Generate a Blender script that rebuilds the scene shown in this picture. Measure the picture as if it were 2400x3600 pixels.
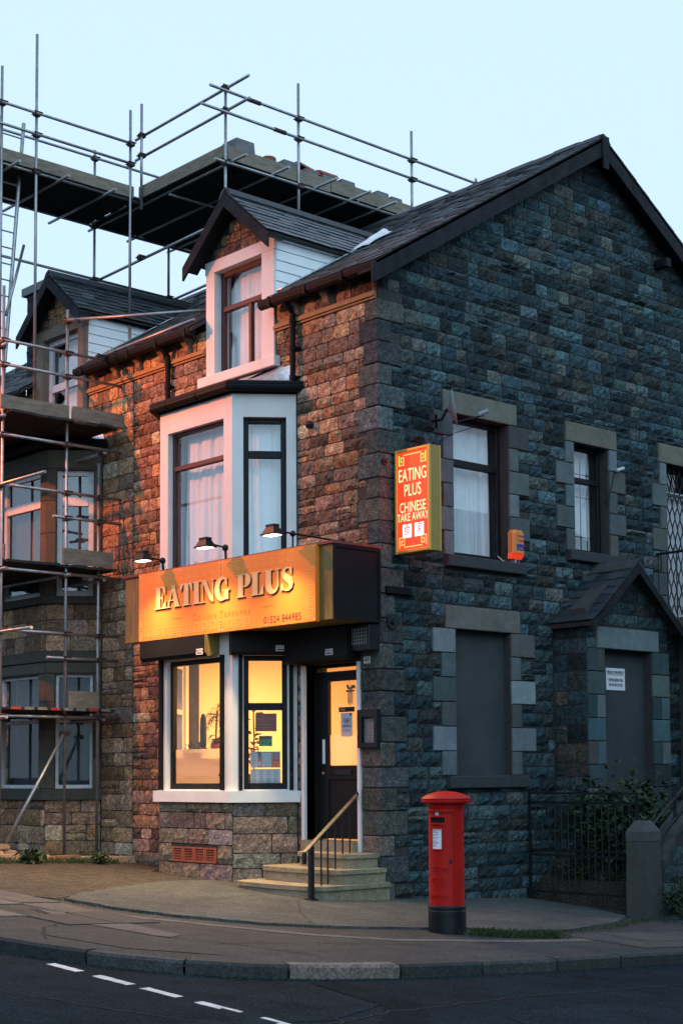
import bpy, bmesh, math, random
from mathutils import Vector, Matrix
import numpy as np

for _o in list(bpy.data.objects):
    bpy.data.objects.remove(_o)
scene = bpy.context.scene
COL = scene.collection
rng = random.Random(48)

# ------------------------------------------------------------------ camera
CAM = Vector((14.40, -13.65, 1.60))
YAW, PITCH, ROLL = math.radians(-47.984), math.radians(4.129), math.radians(-0.353)
fwd = Vector((math.sin(YAW) * math.cos(PITCH), math.cos(YAW) * math.cos(PITCH), math.sin(PITCH)))
rgt = fwd.cross(Vector((0, 0, 1))).normalized()
upv = rgt.cross(fwd)
R2 = rgt * math.cos(ROLL) + upv * math.sin(ROLL)
U2 = -rgt * math.sin(ROLL) + upv * math.cos(ROLL)
cam_data = bpy.data.cameras.new('camera')
cam = bpy.data.objects.new('camera', cam_data)
COL.objects.link(cam)
cam.matrix_world = Matrix(((R2.x, U2.x, -fwd.x, CAM.x), (R2.y, U2.y, -fwd.y, CAM.y), (R2.z, U2.z, -fwd.z, CAM.z), (0, 0, 0, 1)))
cam_data.sensor_fit = 'VERTICAL'
cam_data.sensor_height = 36.0
cam_data.sensor_width = 24.0
cam_data.lens = 54.18
cam_data.shift_y = 0.1488
cam_data.clip_end = 2000
scene.camera = cam

# ------------------------------------------------------------------ sky, sun, exposure
world = bpy.data.worlds.new('World')
scene.world = world
world.use_nodes = True
wn, wl = world.node_tree.nodes, world.node_tree.links
wn.clear()
w_out = wn.new('ShaderNodeOutputWorld')
w_bg = wn.new('ShaderNodeBackground')
w_sky = wn.new('ShaderNodeTexSky')
w_sky.sky_type = 'NISHITA'
w_sky.sun_disc = False
w_sky.sun_elevation = math.radians(26)
w_sky.sun_rotation = math.radians(111)
w_sky.air_density = 1.0
w_sky.dust_density = 2.0
w_mix = wn.new('ShaderNodeMix'); w_mix.data_type = 'RGBA'
w_mix.inputs[0].default_value = 0.90          # thin even dusk cloud over the clear sky
w_mix.inputs[7].default_value = (7.55, 10.0, 13.2, 1)
wl.new(w_sky.outputs[0], w_mix.inputs[6])
wl.new(w_mix.outputs[2], w_bg.inputs[0])
w_bg.inputs[1].default_value = 0.10
wl.new(w_bg.outputs[0], w_out.inputs[0])

sun_d = bpy.data.lights.new('sun', 'SUN')
sun_d.energy = 1.1                     # broad blue afterglow from the open side of the junction
sun_d.angle = math.radians(70)
sun_d.color = (0.40, 0.79, 1.0)
sun = bpy.data.objects.new('sun', sun_d)
COL.objects.link(sun)
SUN_DIR = Vector((0.86, -0.34, 0.46)).normalized()
sun.rotation_euler = SUN_DIR.to_track_quat('Z', 'Y').to_euler()

scene.view_settings.view_transform = 'Standard'
scene.view_settings.look = 'None'
scene.view_settings.exposure = 0.0
scene.view_settings.gamma = 1.0
scene.view_settings.use_curve_mapping = False
scene.render.engine = 'CYCLES'
scene.cycles.use_denoising = True
try:
    scene.cycles.denoiser = 'OPENIMAGEDENOISE'
except Exception:
    pass
scene.cycles.denoising_prefilter = 'ACCURATE'
scene.cycles.max_bounces = 6
scene.cycles.diffuse_bounces = 3
scene.cycles.glossy_bounces = 3
scene.cycles.transparent_max_bounces = 12
scene.cycles.caustics_reflective = False
scene.cycles.caustics_refractive = False
scene.cycles.sample_clamp_indirect = 4.0

# ------------------------------------------------------------------ materials
def ramp(nt, fac, stops):
    r = nt.nodes.new('ShaderNodeValToRGB')
    el = r.color_ramp.elements
    while len(el) < len(stops):
        el.new(0.5)
    for e, (p, c) in zip(el, stops):
        e.position = p
        e.color = (*c, 1) if len(c) == 3 else c
    nt.links.new(fac, r.inputs[0])
    return r.outputs[0]

def mat(name, col=(0.5, 0.5, 0.5), rough=0.8, metal=0.0, var=0.0, scale=6.0, bump=0.0, bscale=60.0,
        dirt=None, dirt_amt=0.5, dscale=2.0, tint=False, spec=0.3, emit=None, estr=0.0, coat=0.0, stretch=None, bdist=0.01, speck=0.0, sscale=60.0, sample=False):
    m = bpy.data.materials.new(name)
    m.use_nodes = True
    nt = m.node_tree
    b = nt.nodes['Principled BSDF']
    b.inputs['Roughness'].default_value = rough
    b.inputs['Metallic'].default_value = metal
    b.inputs['Specular IOR Level'].default_value = spec
    b.inputs['Coat Weight'].default_value = coat
    L = nt.links.new
    geo = nt.nodes.new('ShaderNodeNewGeometry')
    pos = geo.outputs['Position']
    if stretch:
        mp = nt.nodes.new('ShaderNodeMapping'); mp.inputs['Scale'].default_value = stretch
        L(pos, mp.inputs[0]); pos = mp.outputs[0]
    cur = None
    if tint:
        at = nt.nodes.new('ShaderNodeAttribute'); at.attribute_name = 'tint'
        cur = at.outputs['Color']
    def noise(s, d=5, r=0.6):
        n = nt.nodes.new('ShaderNodeTexNoise'); n.inputs['Scale'].default_value = s
        n.inputs['Detail'].default_value = d; n.inputs['Roughness'].default_value = r
        L(pos, n.inputs['Vector'])
        return n.outputs[0]
    def mixc(f, a, c, mode='MIX'):
        x = nt.nodes.new('ShaderNodeMix'); x.data_type = 'RGBA'; x.blend_type = mode
        if isinstance(f, float): x.inputs[0].default_value = f
        else: L(f, x.inputs[0])
        for i, v in ((6, a), (7, c)):
            if isinstance(v, tuple): x.inputs[i].default_value = (*v, 1)
            else: L(v, x.inputs[i])
        return x.outputs[2]
    if cur is None:
        cur = tuple(col)
    if var > 0:
        f = ramp(nt, noise(scale), [(0.28, (1 - var,) * 3), (0.72, (1 + var,) * 3)])
        cur = mixc(1.0, cur, f, 'MULTIPLY')
    if speck > 0:
        f = ramp(nt, noise(sscale, 2, 0.5), [(0.36, (1 - speck,) * 3), (0.64, (1 + speck,) * 3)])
        cur = mixc(1.0, cur, f, 'MULTIPLY')
    if dirt is not None:
        f = ramp(nt, noise(dscale, 6, 0.65), [(0.5 - 0.22 * dirt_amt, (0, 0, 0)), (0.5 + 0.28 - 0.2 * dirt_amt, (1, 1, 1))])
        inv = nt.nodes.new('ShaderNodeMath'); inv.operation = 'MULTIPLY'; inv.inputs[1].default_value = dirt_amt
        L(f, inv.inputs[0])
        cur = mixc(inv.outputs[0], cur, tuple(dirt))
    if isinstance(cur, tuple): b.inputs['Base Color'].default_value = (*cur, 1)
    else: L(cur, b.inputs['Base Color'])
    if bump > 0:
        bp = nt.nodes.new('ShaderNodeBump'); bp.inputs['Strength'].default_value = bump
        bp.inputs['Distance'].default_value = bdist
        L(noise(bscale, 6, 0.7), bp.inputs['Height'])
        L(bp.outputs[0], b.inputs['Normal'])
    if emit and not sample:
        m.cycles.emission_sampling = 'NONE'
    if emit:
        b.inputs['Emission Color'].default_value = (*emit, 1)
        b.inputs['Emission Strength'].default_value = estr
    return m

def glass_mat(name, tintc=(1, 1, 1), ior=1.45, rough=0.0, refl=1.0):
    m = bpy.data.materials.new(name)
    m.use_nodes = True
    nt = m.node_tree
    nt.nodes.clear()
    o = nt.nodes.new('ShaderNodeOutputMaterial')
    mx = nt.nodes.new('ShaderNodeMixShader')
    tr = nt.nodes.new('ShaderNodeBsdfTransparent'); tr.inputs[0].default_value = (*tintc, 1)
    gl = nt.nodes.new('ShaderNodeBsdfGlossy'); gl.inputs['Roughness'].default_value = rough
    gl.inputs['Color'].default_value = (refl, refl, refl, 1)
    fr = nt.nodes.new('ShaderNodeFresnel'); fr.inputs[0].default_value = ior
    ge = nt.nodes.new('ShaderNodeNewGeometry')          # only the outer face of a pane reflects
    sb = nt.nodes.new('ShaderNodeMath'); sb.operation = 'SUBTRACT'; sb.inputs[0].default_value = 1.0
    mu = nt.nodes.new('ShaderNodeMath'); mu.operation = 'MULTIPLY'
    nt.links.new(ge.outputs['Backfacing'], sb.inputs[1]); nt.links.new(sb.outputs[0], mu.inputs[0]); nt.links.new(fr.outputs[0], mu.inputs[1])
    nt.links.new(mu.outputs[0], mx.inputs[0])
    nt.links.new(tr.outputs[0], mx.inputs[1])
    nt.links.new(gl.outputs[0], mx.inputs[2])
    nt.links.new(mx.outputs[0], o.inputs[0])
    return m

M = {}
M['stone'] = mat('rock_faced_sandstone', rough=0.92, tint=True, var=0.5, scale=18, bump=1.0, bscale=34, bdist=0.03, dirt=(0.02, 0.02, 0.02), dirt_amt=0.45, dscale=7, spec=0.15, speck=0.42, sscale=48)
M['ashlar'] = mat('dressed_sandstone', rough=0.9, tint=True, var=0.16, scale=9, bump=0.35, bscale=120, dirt=(0.06, 0.055, 0.045), dirt_amt=0.35, dscale=2.5, spec=0.15, speck=0.16, sscale=70)
M['mortar'] = mat('lime_mortar', (0.046, 0.046, 0.045), rough=0.95, var=0.3, scale=14, bump=0.4, bscale=90)
M['white'] = mat('white_masonry_paint', (0.72, 0.71, 0.70), rough=0.7, var=0.05, scale=3, bump=0.35, bscale=45, dirt=(0.50, 0.47, 0.43), dirt_amt=0.3, dscale=1.6)
M['ochre'] = mat('ochre_cornice_stone', (0.34, 0.21, 0.105), rough=0.85, var=0.2, scale=12, bump=0.4, bscale=70)
M['slate'] = mat('roof_slate', rough=0.42, tint=True, var=0.3, scale=20, bump=0.4, bscale=90, dirt=(0.04, 0.044, 0.034), dirt_amt=0.25, dscale=5, spec=0.55)
M['ridge'] = mat('ridge_tile_clay', (0.045, 0.05, 0.054), rough=0.7, var=0.3, scale=8, bump=0.4, bscale=60, dirt=(0.07, 0.07, 0.05), dirt_amt=0.4, dscale=6)
M['barge'] = mat('dark_brown_bargeboard', (0.009, 0.010, 0.013), rough=0.7, spec=0.15, var=0.35, scale=5, bump=0.4, bscale=40, dirt=(0.028, 0.034, 0.042), dirt_amt=0.4, dscale=5, stretch=(1, 1, 1))
M['lead'] = mat('lead_flashing', (0.74, 0.75, 0.76), rough=0.28, metal=0.85, var=0.2, scale=9, bump=0.6, bscale=14, bdist=0.03)
M['black_plastic'] = mat('black_gutter_plastic', (0.006, 0.007, 0.008), rough=0.6, spec=0.12, var=0.2, scale=10)
M['upvc_board'] = mat('white_cladding_board', (0.84, 0.85, 0.86), rough=0.4, var=0.04, scale=4)
M['dark_frame'] = mat('dark_painted_timber', (0.009, 0.009, 0.010), rough=0.5, var=0.3, scale=12, bump=0.2, bscale=60, spec=0.2)
M['maroon_frame'] = mat('maroon_painted_timber', (0.055, 0.018, 0.016), rough=0.45, var=0.25, scale=12, bump=0.2, bscale=60, spec=0.4)
M['white_frame'] = mat('white_upvc_frame', (0.66, 0.66, 0.68), rough=0.45, var=0.1, scale=9, dirt=(0.25, 0.25, 0.27), dirt_amt=0.35, dscale=14)
M['curtain'] = mat('net_curtain', (0.88, 0.88, 0.88), rough=0.95, var=0.06, scale=5)
M['room_dark'] = mat('unlit_room_backing', (0.06, 0.075, 0.09), rough=0.9, var=0.3, scale=2)  # dark sheet behind the glass stands for the shade of an unlit room
M['glass'] = glass_mat('window_glass', (0.93, 0.95, 0.96), 2.0)
M['glass_shop'] = glass_mat('shop_glass', (0.96, 0.96, 0.95), 1.35)
M['tube'] = mat('galvanised_scaffold_tube', (0.30, 0.31, 0.32), rough=0.42, metal=0.75, var=0.25, scale=9, dirt=(0.16, 0.11, 0.08), dirt_amt=0.3, dscale=7)
M['coupler'] = mat('rusty_coupler_steel', (0.07, 0.048, 0.042), rough=0.6, metal=0.5, var=0.4, scale=30)
M['board'] = mat('scaffold_board_timber', (0.20, 0.165, 0.125), rough=0.85, var=0.35, scale=5, bump=0.4, bscale=50, stretch=(1.0, 1.0, 4.0))
M['board_dark'] = mat('shade_toned_deck_boards', (0.032, 0.030, 0.028), rough=0.9, var=0.35, scale=6)  # darkness of the unlit deck undersides is put into this board colour
M['render_fill'] = mat('rendered_blocked_opening', (0.050, 0.056, 0.060), rough=0.9, var=0.18, scale=2.2, bump=0.2, bscale=110, dirt=(0.03, 0.03, 0.032), dirt_amt=0.45, dscale=1.3)
M['fascia_gold'] = mat('orange_fascia_panel', (0.80, 0.235, 0.035), rough=0.38, var=0.04, scale=3, spec=0.2)
M['letter_gold'] = mat('raised_gold_letter', (0.80, 0.50, 0.20), rough=0.35, spec=0.5)
M['letter_dark'] = mat('dark_print', (0.05, 0.018, 0.012), rough=0.5)
M['print_gold'] = mat('gold_print', (0.40, 0.20, 0.03), rough=0.4)
M['motif_pale'] = mat('pale_key_motif', (0.84, 0.36, 0.09), rough=0.4)
M['box_olive'] = mat('tarnished_brass_box_side', (0.19, 0.13, 0.035), rough=0.5, var=0.35, scale=5, stretch=(6, 6, 0.8), dirt=(0.06, 0.045, 0.02), dirt_amt=0.5, dscale=2)
M['box_dark'] = mat('dark_fascia_side', (0.009, 0.009, 0.011), rough=0.6, spec=0.12, var=0.2, scale=4)
M['box_trim'] = mat('dark_red_trim', (0.16, 0.04, 0.035), rough=0.5, var=0.3, scale=8)
M['shutter'] = mat('brown_shutter_housing', (0.010, 0.008, 0.008), rough=0.6, spec=0.15, var=0.2, scale=5)
M['black_iron'] = mat('black_painted_iron', (0.010, 0.011, 0.013), rough=0.45, var=0.3, scale=20, spec=0.4)
M['rail_worn'] = mat('worn_handrail', (0.20, 0.17, 0.12), rough=0.4, metal=0.6, var=0.4, scale=20)
M['step'] = mat('worn_stone_step', (0.27, 0.235, 0.155), rough=0.85, var=0.22, scale=7, bump=0.4, bscale=70, dirt=(0.06, 0.056, 0.045), dirt_amt=0.4, dscale=3, speck=0.25, sscale=60)
M['concrete'] = mat('forecourt_concrete', (0.078, 0.084, 0.080), rough=0.92, var=0.4, scale=4.5, bump=0.6, bscale=45, bdist=0.02, dirt=(0.028, 0.031, 0.03), dirt_amt=0.6, dscale=1.1, speck=0.45, sscale=42)
M['tarmac'] = mat('pavement_tarmac', (0.042, 0.044, 0.045), rough=0.9, var=0.35, scale=3.0, bump=0.6, bscale=70, bdist=0.015, dirt=(0.026, 0.026, 0.026), dirt_amt=0.5, dscale=0.9, speck=0.5, sscale=48)
M['flag'] = mat('paving_flag', rough=0.9, tint=True, var=0.25, scale=5, bump=0.5, bscale=70, dirt=(0.05, 0.048, 0.045), dirt_amt=0.4, dscale=2, speck=0.35, sscale=48)
M['road'] = mat('road_asphalt', (0.0085, 0.0155, 0.021), rough=1.0, var=0.45, scale=2.0, bump=0.7, bscale=85, bdist=0.012, dirt=(0.017, 0.026, 0.033), dirt_amt=0.35, dscale=0.55, spec=0.08, speck=0.7, sscale=52)  # blue cast of the dusk shade is mixed into the asphalt colour
M['kerb'] = mat('kerb_stone', rough=0.85, tint=True, var=0.3, scale=6, bump=0.4, bscale=60, speck=0.35, sscale=40)
M['road_paint'] = mat('worn_white_road_paint', (0.62, 0.60, 0.58), rough=0.8, var=0.12, scale=9, dirt=(0.16, 0.15, 0.15), dirt_amt=0.45, dscale=7)
M['soil'] = mat('bare_soil_and_grit', (0.055, 0.047, 0.036), rough=0.95, var=0.45, scale=5, bump=0.7, bscale=40, bdist=0.03, speck=0.6, sscale=36)
M['grass'] = mat('grass_blades', (0.028, 0.050, 0.016), rough=0.8, var=0.3, scale=9)
M['leaf'] = mat('shrub_leaf', (0.022, 0.045, 0.018), rough=0.6, tint=False, var=0.45, scale=5)
M['house_plant'] = mat('house_plant_leaf', (0.05, 0.06, 0.02), rough=0.6, var=0.3, scale=9)
M['red_paint'] = mat('gloss_red_pillar_paint', (0.44, 0.007, 0.004), rough=0.5, var=0.1, scale=6, bump=0.08, bscale=90, dirt=(0.16, 0.012, 0.01), dirt_amt=0.3, dscale=4, spec=0.25)
M['black_paint'] = mat('gloss_black_paint', (0.009, 0.010, 0.012), rough=0.4, var=0.2, scale=7, spec=0.25)
M['paper'] = mat('white_paper', (0.72, 0.72, 0.74), rough=0.7)
M['ink'] = mat('black_ink', (0.02, 0.02, 0.025), rough=0.7)
M['ink_grey'] = mat('grey_ink', (0.16, 0.20, 0.24), rough=0.7)
M['navy'] = mat('navy_ink', (0.02, 0.04, 0.22), rough=0.6)
M['terracotta'] = mat('terracotta', (0.26, 0.065, 0.042), rough=0.8, var=0.25, scale=9, bump=0.3, bscale=60)
M['grey_block'] = mat('grey_stone_block', (0.16, 0.165, 0.17), rough=0.9, var=0.3, scale=10, bump=0.4, bscale=60)
M['vent'] = mat('terracotta_airbrick', (0.30, 0.085, 0.045), rough=0.8, var=0.25, scale=12)
M['dark_coping'] = mat('dark_coping_stone', (0.05, 0.052, 0.052), rough=0.9, var=0.4, scale=7, bump=0.5, bscale=40)
M['dark'] = mat('black_void', (0.004, 0.004, 0.005), rough=0.9)
M['cream'] = mat('cream_interior_wall', (0.82, 0.68, 0.47), rough=0.85)
M['frost'] = mat('frosted_window_film', (0.55, 0.47, 0.34), rough=0.7)
M['paint_patch'] = mat('red_marker_paint', (0.35, 0.04, 0.03), rough=0.6)
# ------------------------------------------------------------------ mesh helpers
class MB:
    """collects faces; build() links them as one mesh object (world coordinates)"""
    def __init__(s):
        s.v, s.f, s.t, s.cur = [], [], [], (0.5, 0.5, 0.5)
    def add(s, verts, faces):
        n = len(s.v)
        s.v += [tuple(p) for p in verts]
        s.t += [s.cur] * len(verts)
        s.f += [tuple(i + n for i in f) for f in faces]
        return s
    def box(s, x0, x1, y0, y1, z0, z1):
        return s.add([(x0, y0, z0), (x1, y0, z0), (x1, y1, z0), (x0, y1, z0), (x0, y0, z1), (x1, y0, z1), (x1, y1, z1), (x0, y1, z1)], BOXF)
    def hexa(s, p):
        return s.add(p, BOXF)
    def tube(s, a, b, r, n=8, r2=None, cap=True):
        a, b = Vector(a), Vector(b); r2 = r if r2 is None else r2
        d = (b - a).normalized()
        x = d.orthogonal().normalized(); y = d.cross(x)
        vs = []
        for c, q in ((a, r), (b, r2)):
            for i in range(n):
                t = 2 * math.pi * i / n
                vs.append(c + x * (q * math.cos(t)) + y * (q * math.sin(t)))
        fs = [(i, (i + 1) % n, n + (i + 1) % n, n + i) for i in range(n)]
        if cap: fs += [tuple(range(n))[::-1], tuple(range(n, 2 * n))]
        return s.add(vs, fs)
    def path(s, pts, r, n=6):
        for a, b in zip(pts, pts[1:]):
            s.tube(a, b, r, n)
        return s
    def sweep(s, pts, r, n=6):
        """one continuous tube along a polyline"""
        pts = [Vector(p) for p in pts]
        vs = []
        for i, p in enumerate(pts):
            d = (pts[min(i + 1, len(pts) - 1)] - pts[max(i - 1, 0)]).normalized()
            ref = Vector((0.31, 0.17, 0.93))
            x = d.cross(ref).normalized(); y = d.cross(x)
            for j in range(n):
                t = 2 * math.pi * j / n
                vs.append(p + x * (r * math.cos(t)) + y * (r * math.sin(t)))
        fs = []
        for i in range(len(pts) - 1):
            for j in range(n):
                k = (j + 1) % n
                fs.append((i * n + j, i * n + k, (i + 1) * n + k, (i + 1) * n + j))
        fs += [tuple(range(n))[::-1], tuple(range((len(pts) - 1) * n, len(pts) * n))]
        return s.add(vs, fs)
    def prism(s, pts, off):
        """polygon (3d points) extruded by a vector"""
        n = len(pts); off = Vector(off)
        vs = [Vector(p) for p in pts] + [Vector(p) + off for p in pts]
        return s.add(vs, [tuple(range(n)), tuple(range(n, 2 * n))[::-1]] + [(i, n + i, n + (i + 1) % n, (i + 1) % n) for i in range(n)])
    def lathe(s, c, prof, n=32, a0=0, a1=2 * math.pi):
        full = abs(a1 - a0 - 2 * math.pi) < 1e-6
        m = n if full else n + 1
        vs = []
        for r, z in prof:
            for i in range(m):
                t = a0 + (a1 - a0) * i / n
                vs.append((c[0] + r * math.cos(t), c[1] + r * math.sin(t), c[2] + z))
        fs = []
        for k in range(len(prof) - 1):
            for i in range(n):
                j = (i + 1) % m
                fs.append((k * m + i, k * m + j, (k + 1) * m + j, (k + 1) * m + i))
        return s.add(vs, fs)
    def mesh(s, name, material, smooth=False):
        me = bpy.data.meshes.new(name)
        me.from_pydata(s.v, [], s.f)
        a = me.attributes.new('tint', 'FLOAT_COLOR', 'POINT')
        flat = np.ones((len(s.v), 4), dtype=np.float32)
        flat[:, :3] = np.array(s.t, dtype=np.float32).reshape(-1, 3)
        a.data.foreach_set('color', flat.ravel())
        me.materials.append(M[material] if isinstance(material, str) else material)
        if smooth:
            me.polygons.foreach_set('use_smooth', [True] * len(me.polygons))
        me.update()
        return me
    def build(s, name, material, parent=None, smooth=False, fix=True):
        me = s.mesh(name, material, smooth)
        if fix:
            bm = bmesh.new(); bm.from_mesh(me)
            bmesh.ops.recalc_face_normals(bm, faces=bm.faces)
            bm.to_mesh(me); bm.free()
        return place(bpy.data.objects.new(name, me), parent)

BOXF = [(0, 3, 2, 1), (4, 5, 6, 7), (0, 1, 5, 4), (1, 2, 6, 5), (2, 3, 7, 6), (3, 0, 4, 7)]
BASE = {}
def place(o, parent):
    COL.objects.link(o)
    if parent is not None:
        o.parent = parent
        if parent.type == 'EMPTY':
            o.location = -parent.location
    return o

def tag(o, label=None, cat=None, group=None, kind=None):
    if label: o['label'] = label
    if cat: o['category'] = cat
    if group: o['group'] = group
    if kind: o['kind'] = kind
    return o

def thing(name, label, cat, loc, group=None):
    o = bpy.data.objects.new(name, None)
    o.empty_display_size = 0.2
    COL.objects.link(o)
    o.location = loc
    return tag(o, label, cat, group)

class Fr:
    """a wall's own frame: u along the wall, n outward, z up"""
    def __init__(s, o, U, N):
        s.o, s.U, s.N = Vector((o[0], o[1], 0)), Vector((U[0], U[1], 0)).normalized(), Vector((N[0], N[1], 0)).normalized()
    def p(s, u, n, z):
        return s.o + s.U * u + s.N * n + Vector((0, 0, z))
    def box(s, mb, u0, u1, n0, n1, z0, z1, ch=0.0):
        if ch <= 0:
            return mb.hexa([s.p(*q) for q in ((u0, n0, z0), (u1, n0, z0), (u1, n1, z0), (u0, n1, z0), (u0, n0, z1), (u1, n0, z1), (u1, n1, z1), (u0, n1, z1))])
        # chamfered outer face
        P = [(u0, n0, z0), (u1, n0, z0), (u1, n0, z1), (u0, n0, z1),
             (u0, n1 - ch, z0), (u1, n1 - ch, z0), (u1, n1 - ch, z1), (u0, n1 - ch, z1),
             (u0 + ch, n1, z0 + ch), (u1 - ch, n1, z0 + ch), (u1 - ch, n1, z1 - ch), (u0 + ch, n1, z1 - ch)]
        F = [(0, 3, 2, 1), (0, 1, 5, 4), (1, 2, 6, 5), (2, 3, 7, 6), (3, 0, 4, 7),
             (4, 5, 9, 8), (5, 6, 10, 9), (6, 7, 11, 10), (7, 4, 8, 11), (8, 9, 10, 11)]
        return mb.add([s.p(*q) for q in P], F)

def holed_wall(mb, fr, u0, u1, z0, z1, holes, n0, n1, top=None):
    """slab between n0 and n1 with rectangular openings (u0,u1,z0,z1); closed at every edge"""
    us = sorted({u0, u1} | {h[i] for h in holes for i in (0, 1) if u0 < h[i] < u1})
    zs = sorted({z0, z1} | {h[i] for h in holes for i in (2, 3) if z0 < h[i] < z1})
    def solid(i, j):
        if i < 0 or j < 0 or i >= len(us) - 1 or j >= len(zs) - 1: return False
        cu, cz = (us[i] + us[i + 1]) / 2, (zs[j] + zs[j + 1]) / 2
        return not any(h[0] < cu < h[1] and h[2] < cz < h[3] for h in holes)
    for i in range(len(us) - 1):
        for j in range(len(zs) - 1):
            if not solid(i, j): continue
            a, b, c, d = us[i], us[i + 1], zs[j], zs[j + 1]
            q = lambda *pp: mb.add([fr.p(*x) for x in pp], [(0, 1, 2, 3)])
            q((a, n1, c), (b, n1, c), (b, n1, d), (a, n1, d))
            q((a, n0, c), (a, n0, d), (b, n0, d), (b, n0, c))
            if not solid(i - 1, j): q((a, n0, c), (a, n1, c), (a, n1, d), (a, n0, d))
            if not solid(i + 1, j): q((b, n0, c), (b, n0, d), (b, n1, d), (b, n1, c))
            if not solid(i, j - 1): q((a, n0, c), (b, n0, c), (b, n1, c), (a, n1, c))
            if not solid(i, j + 1): q((a, n0, d), (a, n1, d), (b, n1, d), (b, n0, d))

def project(p):
    v = Vector(p) - CAM
    d = v.dot(fwd)
    if d < 0.1: return None
    f = 54.18 / 36.0
    return (v.dot(R2) / d * f + 1 / 3, 0.5 - 0.1488 + 0 * f + v.dot(U2) / d * f)   # heights: x 0..2/3, y 0..1

class Pieces:
    """alike small pieces: the ones that show largest become objects of their own, the rest one mesh of kind stuff"""
    def __init__(s): s.items = []
    def add(s, verts, faces, tint): s.items.append((verts, faces, tint))
    def emit(s, name, rest_name, material, parent, limit=300, smooth=False):
        def score(it):
            vs = it[0]
            pr = [project(v) for v in vs]
            if any(q is None for q in pr): return 0
            xs, ys = [q[0] for q in pr], [q[1] for q in pr]
            cx, cy = sum(xs) / len(xs), sum(ys) / len(ys)
            w = 1.0 if (0 < cx < 0.667 and 0 < cy < 1) else 0.001
            return (max(xs) - min(xs)) * (max(ys) - min(ys)) * w
        its = sorted(s.items, key=score, reverse=True)
        for vs, fs, t in its[:limit]:
            m = MB(); m.cur = t; m.add(vs, fs); m.build(name, material, parent, smooth=smooth, fix=False)
        if len(its) > limit:
            m = MB()
            for vs, fs, t in its[limit:]:
                m.cur = t; m.add(vs, fs)
            o = m.build(rest_name, material, parent, smooth=smooth, fix=False)
            o['kind'] = 'stuff'

def rock(fr, u0, u1, z0, z1, r, n0=0.0, lift=0.03, flat=0.0):
    """one rock-faced stone: verts, faces. n0 is the joint plane."""
    g = 0.0065
    u0, u1, z0, z1 = u0 + g, u1 - g, z0 + g, z1 - g
    nx = max(3, min(7, int((u1 - u0) / 0.055))); nz = 3 if (z1 - z0) > 0.12 else 2
    vs, fs = [], []
    tiltu, tiltz = r.uniform(-0.4, 0.4), r.uniform(-0.3, 0.45)
    base = lift * r.uniform(0.45, 1.15)
    for j in range(nz + 1):
        for i in range(nx + 1):
            fu, fz = i / nx, j / nz
            edge = i in (0, nx) or j in (0, nz)
            uu, zz = u0 + (u1 - u0) * fu, z0 + (z1 - z0) * fz
            if edge:
                n = 0.006 + r.uniform(0, 0.005)
                uu += r.uniform(-0.004, 0.004); zz += r.uniform(-0.004, 0.004)
                if i in (0, nx) and j in (0, nz):
                    uu += 0.008 if i == 0 else -0.008
                    zz += 0.007 if j == 0 else -0.007
            else:
                n = base * (1 + tiltu * (fu - 0.5) * 2 + tiltz * (0.5 - fz) * 2) + r.uniform(-1, 1) * lift * 0.62 * (1 - flat)
                n = max(0.008, n)
                uu += r.uniform(-0.2, 0.2) * (u1 - u0) / nx; zz += r.uniform(-0.2, 0.2) * (z1 - z0) / nz
            vs.append(fr.p(uu, n0 + n, zz))
    for j in range(nz):
        for i in range(nx):
            a = j * (nx + 1) + i
            fs.append((a, a + 1, a + nx + 2, a + nx + 1))
    # skirt back into the joint
    ring = [i for i in range(nx + 1)] + [(j + 1) * (nx + 1) - 1 for j in range(1, nz + 1)] + [nz * (nx + 1) + i for i in range(nx - 1, -1, -1)] + [j * (nx + 1) for j in range(nz - 1, 0, -1)]
    k0 = len(vs)
    for i in ring: vs.append(vs[i] - fr.N * 0.035)
    m = len(ring)
    for i in range(m):
        j = (i + 1) % m
        fs.append((ring[j], ring[i], k0 + i, k0 + j))
    return vs, fs

def stone_tint(r, pal, spread=0.32):
    c = r.choice(pal)
    k = math.exp(r.gauss(0, spread))
    k = max(0.5, min(1.9, k))
    return tuple(max(0.008, min(0.6, v * k * (1 + r.uniform(-0.06, 0.06)))) for v in c)

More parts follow.
